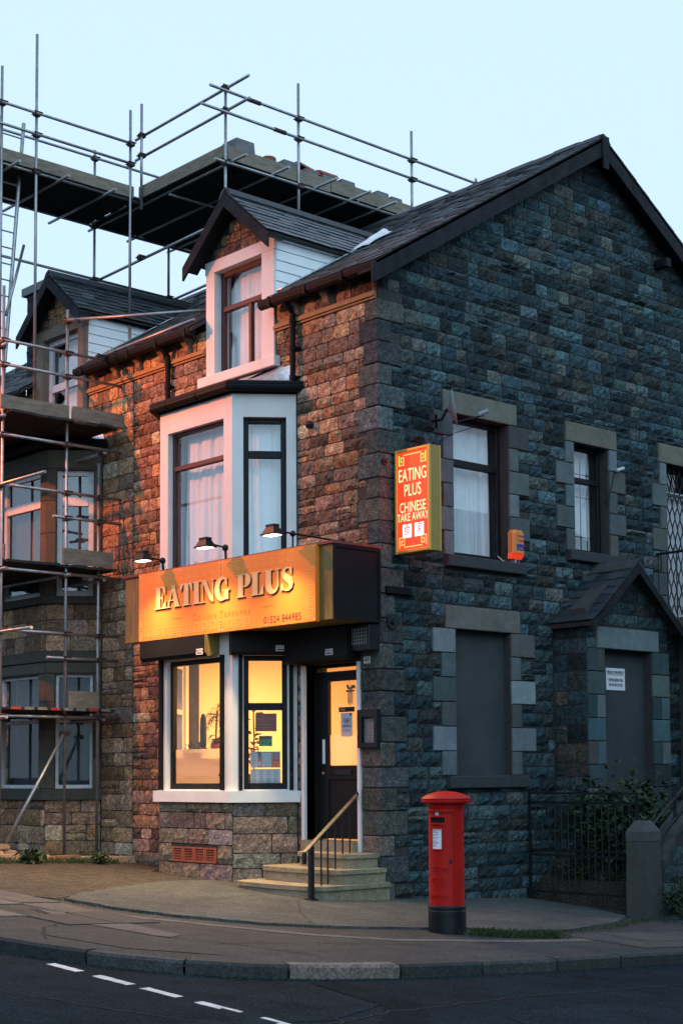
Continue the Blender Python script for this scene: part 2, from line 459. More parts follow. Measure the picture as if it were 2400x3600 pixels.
def course_wall(pc, fr, u0, u1, z0, z1, holes, r, pal, hmin=0.15, hmax=0.205, lmin=0.17, lmax=0.46, limit=None, lift=0.03, spread=0.32):
    """fill a wall face with coursed rock-faced stone round the openings; limit(z) -> (ulo, uhi)"""
    z = z0
    while z < z1 - 0.02:
        h = r.uniform(hmin, hmax)
        if z + h > z1 - 0.07: h = z1 - z
        zt = z + h
        lo, hi = (u0, u1)
        if limit:
            a, b = limit(zt)
            lo, hi = max(lo, a), min(hi, b)
        def free(za, zb):
            out, x = [], lo
            for hh in sorted([q for q in holes if q[3] > za + 0.012 and q[2] < zb - 0.012], key=lambda q: q[0]):
                if hh[0] > x: out.append((x, min(hh[0], hi)))
                x = max(x, hh[1])
            if x < hi: out.append((x, hi))
            return [(a, b) for a, b in out if b > a]
        full = free(z, zt)
        runs = [(a, b, z, zt) for a, b in full]
        # where an opening or block cuts only part of this course, fill the rest in thinner bands
        br = [z] + sorted({e for q in holes if q[1] > lo and q[0] < hi for e in (q[2], q[3]) if z + 0.045 < e < zt - 0.045}) + [zt]
        br = [b for k, b in enumerate(br) if k == 0 or b == zt or b - br[k - 1] > 0.03]
        if len(br) > 2:
            for za, zb in zip(br, br[1:]):
                for a, b in free(za, zb):
                    x = a
                    for c, d in full + [(b, b)]:
                        if d <= a or c > b: continue
                        if c - x > 0.045: runs.append((x, min(c, b), za, zb))
                        x = max(x, d)
        for a, b, za, zb in runs:
            if b - a < 0.03: continue
            u = a
            while u < b - 1e-4:
                l = r.uniform(lmin, lmax) * (1.25 if r.random() < 0.12 else 1)
                if u + l > b - 0.11: l = b - u
                if l > lmax * 1.6: l = l / 2
                if zb - za > 0.15 and r.random() < 0.07 and l > 0.2:     # a snecked pair
                    zm = za + (zb - za) * r.uniform(0.42, 0.58)
                    for q0, q1 in ((za, zm), (zm, zb)):
                        v, f = rock(fr, u, u + l, q0, q1, r, lift=lift); pc.add(v, f, stone_tint(r, pal, spread))
                else:
                    v, f = rock(fr, u, u + l, za, zb, r, lift=lift); pc.add(v, f, stone_tint(r, pal, spread))
                u += l
        z = zt

def dressed(pc, fr, u0, u1, z0, z1, r, n=0.03, pal=None, g=0.005, back=-0.02, spread=0.2):
    m = MB(); fr.box(m, u0 + g, u1 - g, back, n, z0 + g, z1 - g, ch=0.008)
    pc.add([Vector(v) for v in m.v], m.f, stone_tint(r, pal or PAL_DRESS, spread))

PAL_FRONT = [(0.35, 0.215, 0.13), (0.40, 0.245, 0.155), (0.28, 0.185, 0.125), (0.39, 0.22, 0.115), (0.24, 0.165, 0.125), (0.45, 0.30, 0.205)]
PAL_GABLE = [(0.047, 0.084, 0.093), (0.038, 0.068, 0.077), (0.060, 0.092, 0.096), (0.044, 0.084, 0.099), (0.036, 0.055, 0.059), (0.074, 0.086, 0.079)]  # blue of the dusk shade is mixed into these stone colours
PAL_DRESS = [(0.115, 0.145, 0.148), (0.095, 0.125, 0.132), (0.155, 0.19, 0.20), (0.10, 0.108, 0.102)]  # the same cool shade cast is in the dressed stone
PAL_SLATE = [(0.020, 0.030, 0.038), (0.028, 0.040, 0.048), (0.016, 0.024, 0.031), (0.042, 0.054, 0.060)]  # bluer than bare slate, the shade's cast is in the colour

def text_mesh(body, size, material, fr, u, n, z, align='CENTER', ext=0.002, parent=None, name='lettering', offset=0.0, sx=1.0, spacing=1.0, sy=1.0):
    cu = bpy.data.curves.new('txt', 'FONT')
    cu.body = body; cu.size = size; cu.align_x = align; cu.align_y = 'CENTER'
    cu.extrude = ext; cu.resolution_u = 3; cu.offset = offset; cu.space_character = spacing
    to = bpy.data.objects.new('txt', cu); COL.objects.link(to)
    dg = bpy.context.evaluated_depsgraph_get(); dg.update()
    me = bpy.data.meshes.new_from_object(to.evaluated_get(dg))
    bpy.data.objects.remove(to); bpy.data.curves.remove(cu)
    for v in me.vertices:
        x, y, q = v.co
        v.co = fr.p(u + x * sx, n + q, z + y * sy)
    me.materials.clear(); me.materials.append(M[material])
    me.name = name
    return place(bpy.data.objects.new(name, me), parent)

FRONT = Fr((0, 0), (1, 0), (0, -1))
GABLE = Fr((0, 0), (0, 1), (1, 0))
CANT = Fr((-2.2, -0.7), (0.54, 0.70), (0.70, -0.54))      # right cant of the shop bay
CANTL = Fr((-4.44, 0), (0.54, -0.70), (-0.70, -0.54))     # left cant
CL = math.hypot(0.54, 0.70)
BAYF = Fr((0, -0.7), (1, 0), (0, -1))
def gz(x, y): return -0.05 * x - 0.05 * y                 # the street falls to the right
# ------------------------------------------------------------------ ground, road, pavement
def cl(v): return max(-16.0, min(16.0, v))
def gz(x, y): return -0.05 * cl(x) - 0.05 * cl(y)
def sheet(name, xs, ys, off, material, parent=None):
    m = MB()
    vs = [(x, y, gz(x, y) + off) for y in ys for x in xs]
    n = len(xs)
    m.add(vs, [(j * n + i, j * n + i + 1, (j + 1) * n + i + 1, (j + 1) * n + i) for j in range(len(ys) - 1) for i in range(n - 1)])
    return m.build(name, material, parent)
ground = sheet('ground', [-600, -16, -8, 0, 8, 16, 600], [-600, -16, -8, 0, 8, 16, 600], -0.16, 'soil')
tag(ground, 'flat ground under the street and houses', None, kind='structure')
road = sheet('road', [-60, -16, -8, 0, 8, 16, 60], [-60, -16, -8, 0, 8, 16, 60], -0.11, 'road')
tag(road, 'dark worn asphalt road curving round the street corner', None, kind='structure')

KERB = [(-16, -7.5), (-9, -7.38), (-4, -7.25), (-1, -7.13), (1.0, -7.04), (2.1, -6.95), (2.9, -6.74), (3.55, -6.47), (4.08, -6.1), (4.43, -5.65), (4.66, -5.1), (4.81, -4.35), (4.88, -3.4), (4.9, -2.4), (4.9, 0), (4.9, 4), (4.9, 15.9)]
def arc_points(pts, step):
    out = []
    for a, b in zip(pts, pts[1:]):
        a, b = Vector(a), Vector(b)
        k = max(1, int((b - a).length / step))
        out += [a.lerp(b, i / k) for i in range(k)]
    return out + [Vector(pts[-1])]
def offset_line(pts, d):
    out = []
    for i, p in enumerate(pts):
        t = (pts[min(i + 1, len(pts) - 1)] - pts[max(i - 1, 0)]).normalized()
        out.append(p + Vector((-t.y, t.x)) * d)
    return out
kline = arc_points(KERB, 0.22)
kin = offset_line(kline, 0.15)
def flat_poly(name, pts, off, material, parent=None, thick=0.0):
    m = MB()
    P = [(p[0], p[1], gz(p[0], p[1]) + off) for p in pts]
    if thick: m.prism(P, (0, 0, -thick))
    else: m.add(P, [tuple(range(len(P)))])
    o = m.build(name, material, parent)
    if not thick and o.data.polygons[0].normal.z < 0:
        o.data.flip_normals()
    return o
pavement = flat_poly('pavement', [(p.x, p.y) for p in kin] + [(-15.9, 15.9)], 0.0, 'tarmac')
tag(pavement, 'cracked tarmac pavement with stone flags round the corner', None, kind='structure')
# kerb stones
kerb = MB()
for a, b, c, d in zip(kline, kline[1:], kin, kin[1:]):
    kerb.add([(p.x, p.y, gz(p.x, p.y) - 0.045) for p in (a, b, d, c)], [(0, 1, 2, 3)])
kerb = kerb.build('kerb', 'mortar')
tag(kerb, 'row of dark kerb stones along the pavement edge', None, kind='structure')
pc = Pieces()
s_acc, i0 = 0.0, 0
r = random.Random(3)
lim = 0.85
for i in range(1, len(kline)):
    s_acc += (kline[i] - kline[i - 1]).length
    if s_acc > lim or i == len(kline) - 1:
        seg_o, seg_i = kline[i0:i + 1], kin[i0:i + 1]
        k = 0.012
        vs, fs = [], []
        n = len(seg_o)
        h = r.uniform(-0.006, 0.006)
        for j in range(n):
            t = 0
            o_, q_ = seg_o[j], seg_i[j]
            if j == 0: o_, q_ = seg_o[0].lerp(seg_o[1], k / (seg_o[1] - seg_o[0]).length), seg_i[0].lerp(seg_i[1], k / (seg_i[1] - seg_i[0]).length)
            if j == n - 1: o_, q_ = seg_o[-1].lerp(seg_o[-2], k / (seg_o[-1] - seg_o[-2]).length), seg_i[-1].lerp(seg_i[-2], k / (seg_i[-1] - seg_i[-2]).length)
            g = gz(o_.x, o_.y)
            m_ = o_.lerp(q_, 0.16)
            vs += [(o_.x, o_.y, g - 0.15), (o_.x, o_.y, g - 0.02 + h), (m_.x, m_.y, g + 0.004 + h), (q_.x, q_.y, gz(q_.x, q_.y) + 0.004 + h), (q_.x, q_.y, g - 0.1)]
        for j in range(n - 1):
            for e in range(4):
                a = j * 5 + e
                fs.append((a, a + 5, a + 6, a + 1))
        fs += [(0, 1, 2, 3, 4), tuple((n - 1) * 5 + e for e in (4, 3, 2, 1, 0))]
        pc.add([Vector(v) for v in vs], fs, stone_tint(r, [(0.13, 0.105, 0.098)] if (seg_o[0] - Vector((4.55, -5.35))).length < 0.45 else [(0.034, 0.036, 0.036), (0.028, 0.03, 0.031), (0.04, 0.041, 0.04)], 0.12))
        i0, s_acc, lim = i, 0.0, r.uniform(0.75, 1.05)
pc.emit('kerb_stone', 'kerb_stones_beyond', 'kerb', kerb)
# dashed marking across the side-street mouth
for x0, x1 in ((3.27, 3.72), (3.95, 4.44), (4.61, 5.06), (5.29, 5.77), (6.0, 6.45), (6.68, 7.15)):
    m = MB()
    n = 6
    top, bot = [], []
    for i in range(n + 1):
        x = x0 + (x1 - x0) * i / n
        e = 0.043 + rng.uniform(-0.006, 0.006)
        top.append((x, -6.86 + e, gz(x, -6.86) - 0.106)); bot.append((x, -6.86 - e, gz(x, -6.86) - 0.106))
    m.add(bot + top, [(i, i + 1, n + 2 + i, n + 1 + i) for i in range(n)])
    m.build('road_dash', 'road_paint', road)
# concrete forecourt in front of the shop
FC = [(-2.5, -0.95), (-2.35, -1.75), (-1.75, -2.75), (-1.05, -3.75), (-0.42, -4.45), (0.39, -4.40), (1.23, -4.15), (2.01, -3.62), (2.47, -2.9), (2.66, -2.2), (2.78, -1.55), (3.15, -1.1), (3.2, -0.2), (2.75, 1.2), (2.2, 2.15), (1.2, 2.6), (0.0, 2.75), (-0.2, 0.3), (-2.0, 0.3)]
fpts = []
for a, b in zip(FC, FC[1:] + FC[:1]):
    a, b = Vector(a), Vector(b)
    k = max(1, int((b - a).length / 0.16))
    for i in range(k):
        q = a.lerp(b, i / k)
        fpts.append((q.x + rng.uniform(-0.02, 0.02), q.y + rng.uniform(-0.02, 0.02)))
fore = flat_poly('forecourt', fpts, 0.028, 'concrete', thick=0.06)
tag(fore, 'worn pale concrete apron in front of the shop', None, kind='structure')
# pale concrete strip let into the tarmac
line = arc_points([(-0.6, -4.86), (0.34, -4.84), (1.2, -4.69), (2.0, -4.25), (2.88, -3.72), (3.45, -3.05), (3.85, -1.6), (4.0, 0.5)], 0.2)
l2 = offset_line(line, 0.17)
m = MB()
P = [(p.x + rng.uniform(-.012, .012), p.y + rng.uniform(-.012, .012)) for p in line] + [(p.x, p.y) for p in l2[::-1]]
strip = flat_poly('concrete_strip', P, 0.004, 'flag', pavement)
a_ = strip.data.attributes['tint']
a_.data.foreach_set('color', np.tile(np.array([0.115, 0.108, 0.104, 1], dtype=np.float32), len(strip.data.vertices)))
# flagstones
pc = Pieces(); r = random.Random(9)
def flagstone(x0, x1, y0, y1):
    g = 0.009
    j = lambda: r.uniform(-0.008, 0.008)
    q = [(x0 + g + j(), y0 + g + j()), (x1 - g + j(), y0 + g + j()), (x1 - g + j(), y1 - g + j()), (x0 + g + j(), y1 - g + j())]
    h = r.uniform(0.005, 0.016)
    top = [Vector((x, y, gz(x, y) + h)) for x, y in q]; bot = [Vector((x, y, gz(x, y) - 0.03)) for x, y in q]
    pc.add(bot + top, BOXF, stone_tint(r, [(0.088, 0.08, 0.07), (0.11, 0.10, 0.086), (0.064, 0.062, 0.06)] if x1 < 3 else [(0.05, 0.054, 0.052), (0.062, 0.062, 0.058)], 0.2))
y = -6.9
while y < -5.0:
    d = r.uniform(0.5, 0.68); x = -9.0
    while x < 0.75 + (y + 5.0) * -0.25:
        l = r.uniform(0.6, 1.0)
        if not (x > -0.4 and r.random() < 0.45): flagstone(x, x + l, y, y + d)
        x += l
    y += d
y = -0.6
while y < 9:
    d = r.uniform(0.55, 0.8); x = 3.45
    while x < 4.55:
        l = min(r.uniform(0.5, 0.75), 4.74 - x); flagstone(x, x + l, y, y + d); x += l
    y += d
pc.emit('flagstone', 'flagstones_beyond', 'flag', pavement)
# tarmac repairs and cracks: shallow strips of a different mix
def patch(pts, off, tint, name):
    o = flat_poly(name, pts, off, 'flag', pavement)
    o.data.attributes['tint'].data.foreach_set('color', np.tile(np.array([*tint, 1], dtype=np.float32), len(o.data.vertices)))
def crack(name, pts, w, parent, off, material):
    pts = arc_points(pts, 0.08)
    pts = [p + Vector((rng.uniform(-.025, .025), rng.uniform(-.025, .025))) for p in pts]
    o2 = offset_line(pts, 1.0)
    P = [p - (q - p) * w * rng.uniform(.4, 1) for p, q in zip(pts, o2)] + [p + (q - p) * w * rng.uniform(.4, 1) for p, q in zip(pts, o2)][::-1]
    m = MB(); n = len(pts)
    V = [(p.x, p.y, gz(p.x, p.y) + off) for p in P]
    m.add(V, [(i, i + 1, 2 * n - 2 - i, 2 * n - 1 - i) for i in range(n - 1)])
    return m.build(name, material, parent)
M['crack'] = mat('crack_dirt', (0.018, 0.017, 0.016), rough=0.95)
patch([(0.35, -5.25), (1.1, -5.0), (2.6, -5.05), (2.75, -5.3), (1.4, -5.5)], 0.005, (0.10, 0.092, 0.088), 'concrete_patch')
patch([(2.35, -6.35), (3.3, -6.15), (3.9, -5.55), (3.4, -5.35), (2.5, -5.7)], 0.005, (0.036, 0.036, 0.037), 'tarmac_patch')
crack('pavement_crack', [(0.3, -5.3), (1.4, -5.55), (2.6, -5.35), (3.2, -5.0), (4.1, -4.7)], 0.012, pavement, 0.007, 'crack')
crack('pavement_crack', [(1.4, -5.55), (1.9, -6.1), (2.6, -6.5)], 0.009, pavement, 0.007, 'crack')
crack('pavement_crack', [(3.2, -5.0), (3.35, -4.2), (3.75, -3.0), (4.3, -2.4)], 0.009, pavement, 0.007, 'crack')
crack('forecourt_crack', [(2.3, -3.15), (1.2, -2.4), (0.1, -1.5)], 0.006, fore, 0.031, 'crack')
crack('forecourt_crack', [(0.2, -4.4), (0.0, -3.0), (-0.6, -1.6)], 0.006, fore, 0.031, 'crack')
crack('road_seam', [(2.5, -8.6), (5.5, -7.6), (8.0, -6.2), (9.5, -4.8)], 0.010, road, -0.105, 'crack')
crack('road_seam', [(6.2, -6.3), (7.6, -7.4), (8.2, -8.6)], 0.008, road, -0.105, 'crack')
for nm_, c_ in (('road_light', (0.0115, 0.0195, 0.0255)), ('road_dark', (0.0062, 0.0115, 0.016))):
    M[nm_] = mat(nm_ + '_asphalt', c_, rough=1.0, var=0.4, scale=2.0, bump=0.7, bscale=85, bdist=0.012, spec=0.08, speck=0.7, sscale=52)
def road_patch(pts, off, material):
    q = arc_points(pts + pts[:1], 0.15)[:-1]
    flat_poly('road_patch', [(p.x + rng.uniform(-.02, .02), p.y + rng.uniform(-.02, .02)) for p in q], off, material, road)
road_patch([(6.6, -5.0), (6.42, -4.1), (6.6, -2.8), (8.2, -3.2), (8.0, -5.6)], -0.106, 'road_light')
road_patch([(5.2, -6.4), (4.88, -5.45), (5.88, -5.6), (6.26, -6.45), (6.14, -7.6)], -0.106, 'road_light')
road_patch([(4.78, -5.36), (4.85, -5.06), (5.95, -5.2), (7.2, -6.3), (6.9, -6.6), (5.9, -5.58)], -0.1055, 'road_dark')
crack('road_seam', [(6.4, -6.6), (6.13, -5.75), (5.95, -4.1), (5.95, -1.9), (5.9, 2.0)], 0.012, road, -0.104, 'crack')
# bare earth strip beside the bay
bare = flat_poly('earth_strip', [(-8.5, -0.1), (-4.6, -0.1), (-3.9, -0.85), (-2.6, -0.95), (-2.4, -1.75), (-1.8, -2.75), (-1.1, -3.75), (-0.5, -4.5), (-1.2, -4.75), (-4.5, -5.0), (-9, -5.0)], 0.012, 'soil', None, thick=0.03)
tag(bare, 'strip of bare gritty earth between pavement and house fronts', None, kind='structure')
# ------------------------------------------------------------------ the two stone houses
house = thing('corner_house', 'stone end-of-terrace house with white bay window and tall gable on the street corner', 'house', (0, 0, 0))
nhouse = thing('terraced_house', 'dark stone terraced house behind the scaffolding at the left', 'house', (-5.6, 0, 0.28))
DX = -4.84
EAVE_Z, SLOPE, RIDGE_Y = 8.27, 0.62, 4.43
def roof_z(y): return EAVE_Z + SLOPE * (y + 0.25)
RIDGE_Z = roof_z(RIDGE_Y)

def window(fr, root, u0, u1, z0, z1, n, fw, material, transoms=(), mullions=(), curtain=None, glass='glass', fold=0.022, gap=(0, 0), depth=0.07):
    w = MB()
    fr.box(w, u0, u0 + fw, n - depth / 2, n + depth / 2, z0, z1, 0.006)
    fr.box(w, u1 - fw, u1, n - depth / 2, n + depth / 2, z0, z1, 0.006)
    fr.box(w, u0 + fw, u1 - fw, n - depth / 2, n + depth / 2 - 0.002, z0, z0 + fw * 1.2, 0.006)
    fr.box(w, u0 + fw, u1 - fw, n - depth / 2, n + depth / 2 - 0.002, z1 - fw, z1, 0.006)
    lights = [(u0 + fw, u1 - fw, z0 + fw * 1.2, z1 - fw)]
    for tz, th in transoms:
        fr.box(w, u0 + fw, u1 - fw, n - depth / 2, n + depth / 2 + 0.006, tz - th / 2, tz + th / 2, 0.006)
        new = []
        for a, b, c, d in lights:
            new += [(a, b, c, tz - th / 2), (a, b, tz + th / 2, d)] if c < tz < d else [(a, b, c, d)]
        lights = new
    for mu, mw, c0, c1 in mullions:
        fr.box(w, mu - mw / 2, mu + mw / 2, n - depth / 2, n + depth / 2 - 0.001, c0, c1, 0.005)
        new = []
        for a, b, c, d in lights:
            new += [(a, mu - mw / 2, c, d), (mu + mw / 2, b, c, d)] if (c >= c0 - 0.1 and d <= c1 + 0.1) else [(a, b, c, d)]
        lights = new
    win = w.build('window', material, root)
    for a, b, c, d in lights:
        p = MB(); fr.box(p, a - 0.005, b + 0.005, n - 0.004, n, c - 0.005, d + 0.005)
        p.build('pane', glass, win)
    if curtain:
        r = random.Random(int(abs(u0 * 1000 + z0 * 77)))
        nx, nz = 72, 8
        vs = []
        ph = [r.uniform(0, 6.28) for _ in range(6)]
        fq = [r.uniform(7, 11), r.uniform(15, 22), r.uniform(28, 40), r.uniform(2, 4)]
        a, b = u0 + fw * 0.4 + gap[0], u1 - fw * 0.4 - gap[1]
        for j in range(nz + 1):
            t = j / nz
            for i in range(nx + 1):
                s = i / nx
                sway = 0.02 * math.sin(3 * t + ph[4]) * (1 - t)
                x = s * (b - a)
                wv = math.sin(fq[0] * x * 2 + ph[0] + 1.5 * (1 - t)) * 0.5 + math.sin(fq[1] * x * 2 + ph[1] - 2 * (1 - t)) * 0.4 + math.sin(fq[2] * x * 2 + ph[2]) * 0.25
                vs.append(fr.p(a + x + sway * s * (1 - s) * 4, n - 0.13 - fold * 1.3 + fold * wv, z0 + (z1 - z0) * t))
        m = MB()
        m.add(vs, [(j * (nx + 1) + i, j * (nx + 1) + i + 1, (j + 1) * (nx + 1) + i + 1, (j + 1) * (nx + 1) + i) for j in range(nz) for i in range(nx)])
        m.build('curtain', curtain, win, smooth=True)  # in the dark material this is unlit-room shade, not cloth
    return win

# ---- openings
BAY_H = (-4.40, -1.70, 0.3, 6.9)
DORM_H = (-3.68, -2.10, 7.36, 8.6)
DOOR_H = (-1.47, -0.40, 0.1, 3.10)
NB_BAY = (BAY_H[0] + DX, BAY_H[1] + DX, 0.3, 6.9)
NB_DORM = (DORM_H[0] + DX, DORM_H[1] + DX, 7.36, 8.6)

fw_ = MB(); holed_wall(fw_, FRONT, -5.6, -0.002, -0.3, 8.25, [BAY_H, DORM_H, DOOR_H], -0.38, -0.004)
front_wall = fw_.build('front_wall', 'mortar', house, fix=False)
nw_ = MB(); holed_wall(nw_, FRONT, -16, -5.602, -0.3, 8.25, [NB_BAY, NB_DORM], -0.38, -0.004)
nb_wall = nw_.build('front_wall', 'mortar', nhouse, fix=False)

rq = random.Random(24)
QUOINS = []
zq = -0.1
while zq < 7.84:
    h = rq.uniform(0.26, 0.34)
    if zq + h > 7.7: h = 7.85 - zq
    lx, ly = (rq.uniform(0.34, 0.42), rq.uniform(0.2, 0.26)) if len(QUOINS) % 2 == 0 else (rq.uniform(0.2, 0.27), rq.uniform(0.38, 0.48))
    if zq < 3.2: lx = 0.355
    QUOINS.append((zq, zq + h, lx, ly)); zq += h
r = random.Random(11)
pc = Pieces()
SILL_H = (-3.80, -2.0, 7.34, 7.50)
LEFTP = (-9, -9, 0, 0)
block = [(-lx, 1, za, zb) for za, zb, lx, ly in QUOINS] + [(-4.5, -1.63, -1, 7.05), (-3.70, -2.06, 7.3, 9), (-1.53, -0.36, -1, 3.2), SILL_H]
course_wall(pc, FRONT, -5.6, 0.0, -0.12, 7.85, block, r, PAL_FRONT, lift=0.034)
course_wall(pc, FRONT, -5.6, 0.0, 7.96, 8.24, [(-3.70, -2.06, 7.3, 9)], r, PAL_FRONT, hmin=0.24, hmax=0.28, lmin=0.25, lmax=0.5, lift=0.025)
# right reveal of door: narrow pier below the fascia
course_wall(pc, FRONT, -0.40, -0.36, 0, 3.1, [], r, PAL_FRONT, lift=0.01)
pc.emit('stone', 'stone_courses', 'stone', front_wall, limit=150)

rn = random.Random(12)
pc = Pieces()
nblock = [(-4.5 + DX, -1.63 + DX, -1, 7.05), (-3.70 + DX, -2.06 + DX, 7.3, 9), (SILL_H[0] + DX, SILL_H[1] + DX, 7.34, 7.50)]
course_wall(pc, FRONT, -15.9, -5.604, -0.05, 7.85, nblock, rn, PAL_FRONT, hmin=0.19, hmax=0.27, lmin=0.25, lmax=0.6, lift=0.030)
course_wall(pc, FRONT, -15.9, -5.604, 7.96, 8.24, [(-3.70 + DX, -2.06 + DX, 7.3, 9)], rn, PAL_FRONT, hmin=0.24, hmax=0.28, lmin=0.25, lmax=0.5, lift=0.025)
pc.emit('stone', 'stone_courses', 'stone', nb_wall, limit=150)
# ---- gable wall
GW = (1.38, 2.50, 1.59, 3.57); W1 = (1.38, 2.51, 4.57, 6.53); W2 = (3.94, 4.76, 4.87, 6.49); D3 = (6.2, 7.15, 4.02, 6.47)
PORCH_H = (3.66, 5.1, -0.3, 3.4)
g_ = MB()
holed_wall(g_, GABLE, 0.0, 9.1, -0.5, 8.1, [GW, W1, W2, D3, PORCH_H], -0.38, -0.004)
g_.prism([GABLE.p(0.0, -0.004, 8.1), GABLE.p(9.1, -0.004, 8.1), GABLE.p(RIDGE_Y + 0.2, -0.004, RIDGE_Z - 0.25), GABLE.p(RIDGE_Y - 0.2, -0.004, RIDGE_Z - 0.25)], (-0.37, 0, 0))
gable_wall = g_.build('gable_wall', 'mortar', house, fix=False)
r = random.Random(23)
pc = Pieces()
def jambs(w, zlo, zhi, n, lw, ll, rw, rl, pcx, holes):
    """alternating jamb blocks either side of an opening; adds the blocked areas to holes"""
    h = (zhi - zlo) / n
    for i in range(n):
        za, zb = zlo + i * h, zlo + (i + 1) * h
        wl_ = ll if i % 2 else lw; wr_ = rl if i % 2 else rw
        dressed(pcx, GABLE, w[0] - wl_, w[0], za, zb, r); holes.append((w[0] - wl_, w[0], za, zb))
        dressed(pcx, GABLE, w[1], w[1] + wr_, za, zb, r); holes.append((w[1], w[1] + wr_, za, zb))
dp = Pieces(); gh = []
for (u0, u1, z0, z1), tint in (((1.18, 2.68, 6.53, 6.84), None), ((3.75, 4.95, 6.49, 6.79), None), ((6.0, 7.4, 6.47, 6.78), None), ((1.19, 2.69, 3.57, 3.89), None)):
    dressed(dp, GABLE, u0, u1, z0, z1, r, n=0.032, pal=[(0.15, 0.155, 0.125)], spread=0.08); gh.append((u0, u1, z0, z1))
jambs(W1, 4.57, 6.53, 6, 0.20, 0.37, 0.20, 0.42, dp, gh)
jambs(W2, 4.87, 6.49, 5, 0.20, 0.41, 0.19, 0.39, dp, gh)
jambs(D3, 4.02, 6.47, 7, 0.18, 0.38, 0.2, 0.4, dp, gh)
jambs(GW, 1.59, 3.57, 6, 0.28, 0.44, 0.20, 0.50, dp, gh)
gh += [GW, W1, W2, D3]
for u0, u1, z0, z1 in ((1.19, 2.77, 4.41, 4.57), (3.76, 5.0, 4.72, 4.87), (1.19, 2.77, 1.42, 1.59)):
    gh.append((u0, u1, z0, z1))
    m = MB(); m.cur = (0.045, 0.052, 0.056)
    GABLE.box(m, u0, u1, -0.12, 0.10, z0, z1 - 0.002, 0.012)
    m.build('window_sill', 'ashlar', house)
# quoins turn the corner
holes_q = []
qp = Pieces()
for zq, zt_q, lx, ly in QUOINS:
    h = zt_q - zq
    m = MB(); pj = r.uniform(0.018, 0.034); m.box(-lx + 0.005, pj, -pj, ly, zq + 0.006, zq + h - 0.006)
    bm = bmesh.new(); me = m.mesh('q', 'ashlar'); bm.from_mesh(me)
    bmesh.ops.bevel(bm, geom=[e for e in bm.edges], offset=0.012, segments=1, affect='EDGES')
    vs = [v.co.copy() for v in bm.verts]; fs = [tuple(v.index for v in f.verts) for f in bm.faces]
    bm.free(); bpy.data.meshes.remove(me)
    qp.add(vs, fs, stone_tint(r, [(0.105, 0.11, 0.10), (0.085, 0.10, 0.098), (0.13, 0.115, 0.10), (0.10, 0.118, 0.118)], 0.22))
    holes_q.append((-1, ly, zq, zq + h))
qp.emit('quoin', 'quoins', 'stone', gable_wall)
gh += holes_q
gh.append((3.40, 5.36, -0.5, 3.75))
def glim(z):
    lo = max(0.0, (z - EAVE_Z + 0.13) / SLOPE - 0.25)
    return lo, 2 * RIDGE_Y - lo
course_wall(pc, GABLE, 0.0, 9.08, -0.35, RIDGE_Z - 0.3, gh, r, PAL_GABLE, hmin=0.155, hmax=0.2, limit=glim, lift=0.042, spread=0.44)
pc.emit('stone', 'stone_courses', 'stone', gable_wall, limit=150)
dp.emit('dressed_block', 'dressed_blocks', 'ashlar', gable_wall)
# blocked ground-floor window and upper windows of the gable
m = MB(); GABLE.box(m, GW[0], GW[1], -0.25, -0.13, GW[2], GW[3]); m.build('blocked_window', 'render_fill', house)
window(GABLE, house, W1[0], W1[1], W1[2], W1[3], -0.19, 0.07, 'dark_frame', [(5.90, 0.10)], (), 'curtain', fold=0.028)
w2 = window(GABLE, house, W2[0], W2[1], W2[2], W2[3], -0.19, 0.06, 'dark_frame', [(5.98, 0.08)], (), 'curtain', fold=0.02)
for k in range(4):
    m = MB(); u = W2[0] + 0.14 + k * 0.155; m.tube(GABLE.p(u, -0.245, W2[2] + 0.06), GABLE.p(u, -0.245, W2[3] - 0.06), 0.009, 6)
    m.build('window_bar', 'black_iron', w2)
for z in (5.15, 5.75, 6.1):
    m = MB(); m.tube(GABLE.p(W2[0] + 0.06, -0.245, z), GABLE.p(W2[1] - 0.06, -0.245, z), 0.009, 6); m.build('window_bar', 'black_iron', w2)
# upper door with wavy grille
dm = MB(); GABLE.box(dm, D3[0], D3[1], -0.30, -0.22, D3[2], 6.05)
door3 = dm.build('side_door', 'white_frame', house)
for z0, z1 in ((5.2, 5.9), (4.25, 5.05)):
    m = MB(); GABLE.box(m, D3[0] + 0.14, D3[1] - 0.14, -0.222, -0.205, z0, z1, 0.008); m.build('door_panel', 'white_frame', door3)
m = MB(); GABLE.box(m, D3[0], D3[1], -0.28, -0.24, 6.09, D3[3]); m.build('fanlight', 'glass', door3)
m = MB(); GABLE.box(m, D3[0], D3[1], -0.30, -0.20, 6.05, 6.09); m.build('transom_bar', 'white_frame', door3)
m = MB(); GABLE.box(m, D3[0], D3[1], -0.37, -0.33, 6.05, D3[3]); m.build('dark_lining', 'dark', door3)
gr = MB()
for k in range(7):
    for sgn in (-1, 1):
        pts = []
        for q in range(49):
            z = D3[2] + 0.1 + (D3[3] - D3[2] - 0.12) * q / 48
            u = D3[0] + 0.07 + k * 0.135 + sgn * (0.034 * (1 + math.cos(q * math.pi / 4)))
            pts.append(GABLE.p(u, -0.13, z))
        gr.sweep(pts, 0.011, 4)
GABLE.box(gr, D3[0] + 0.01, D3[0] + 0.05, -0.15, -0.11, D3[2], D3[3])
GABLE.box(gr, D3[1] - 0.05, D3[1] - 0.01, -0.15, -0.11, D3[2], D3[3])
GABLE.box(gr, D3[0] + 0.05, D3[1] - 0.05, -0.15, -0.11, 6.0, 6.04)
g3 = gr.build('door_grille', 'black_iron', house)

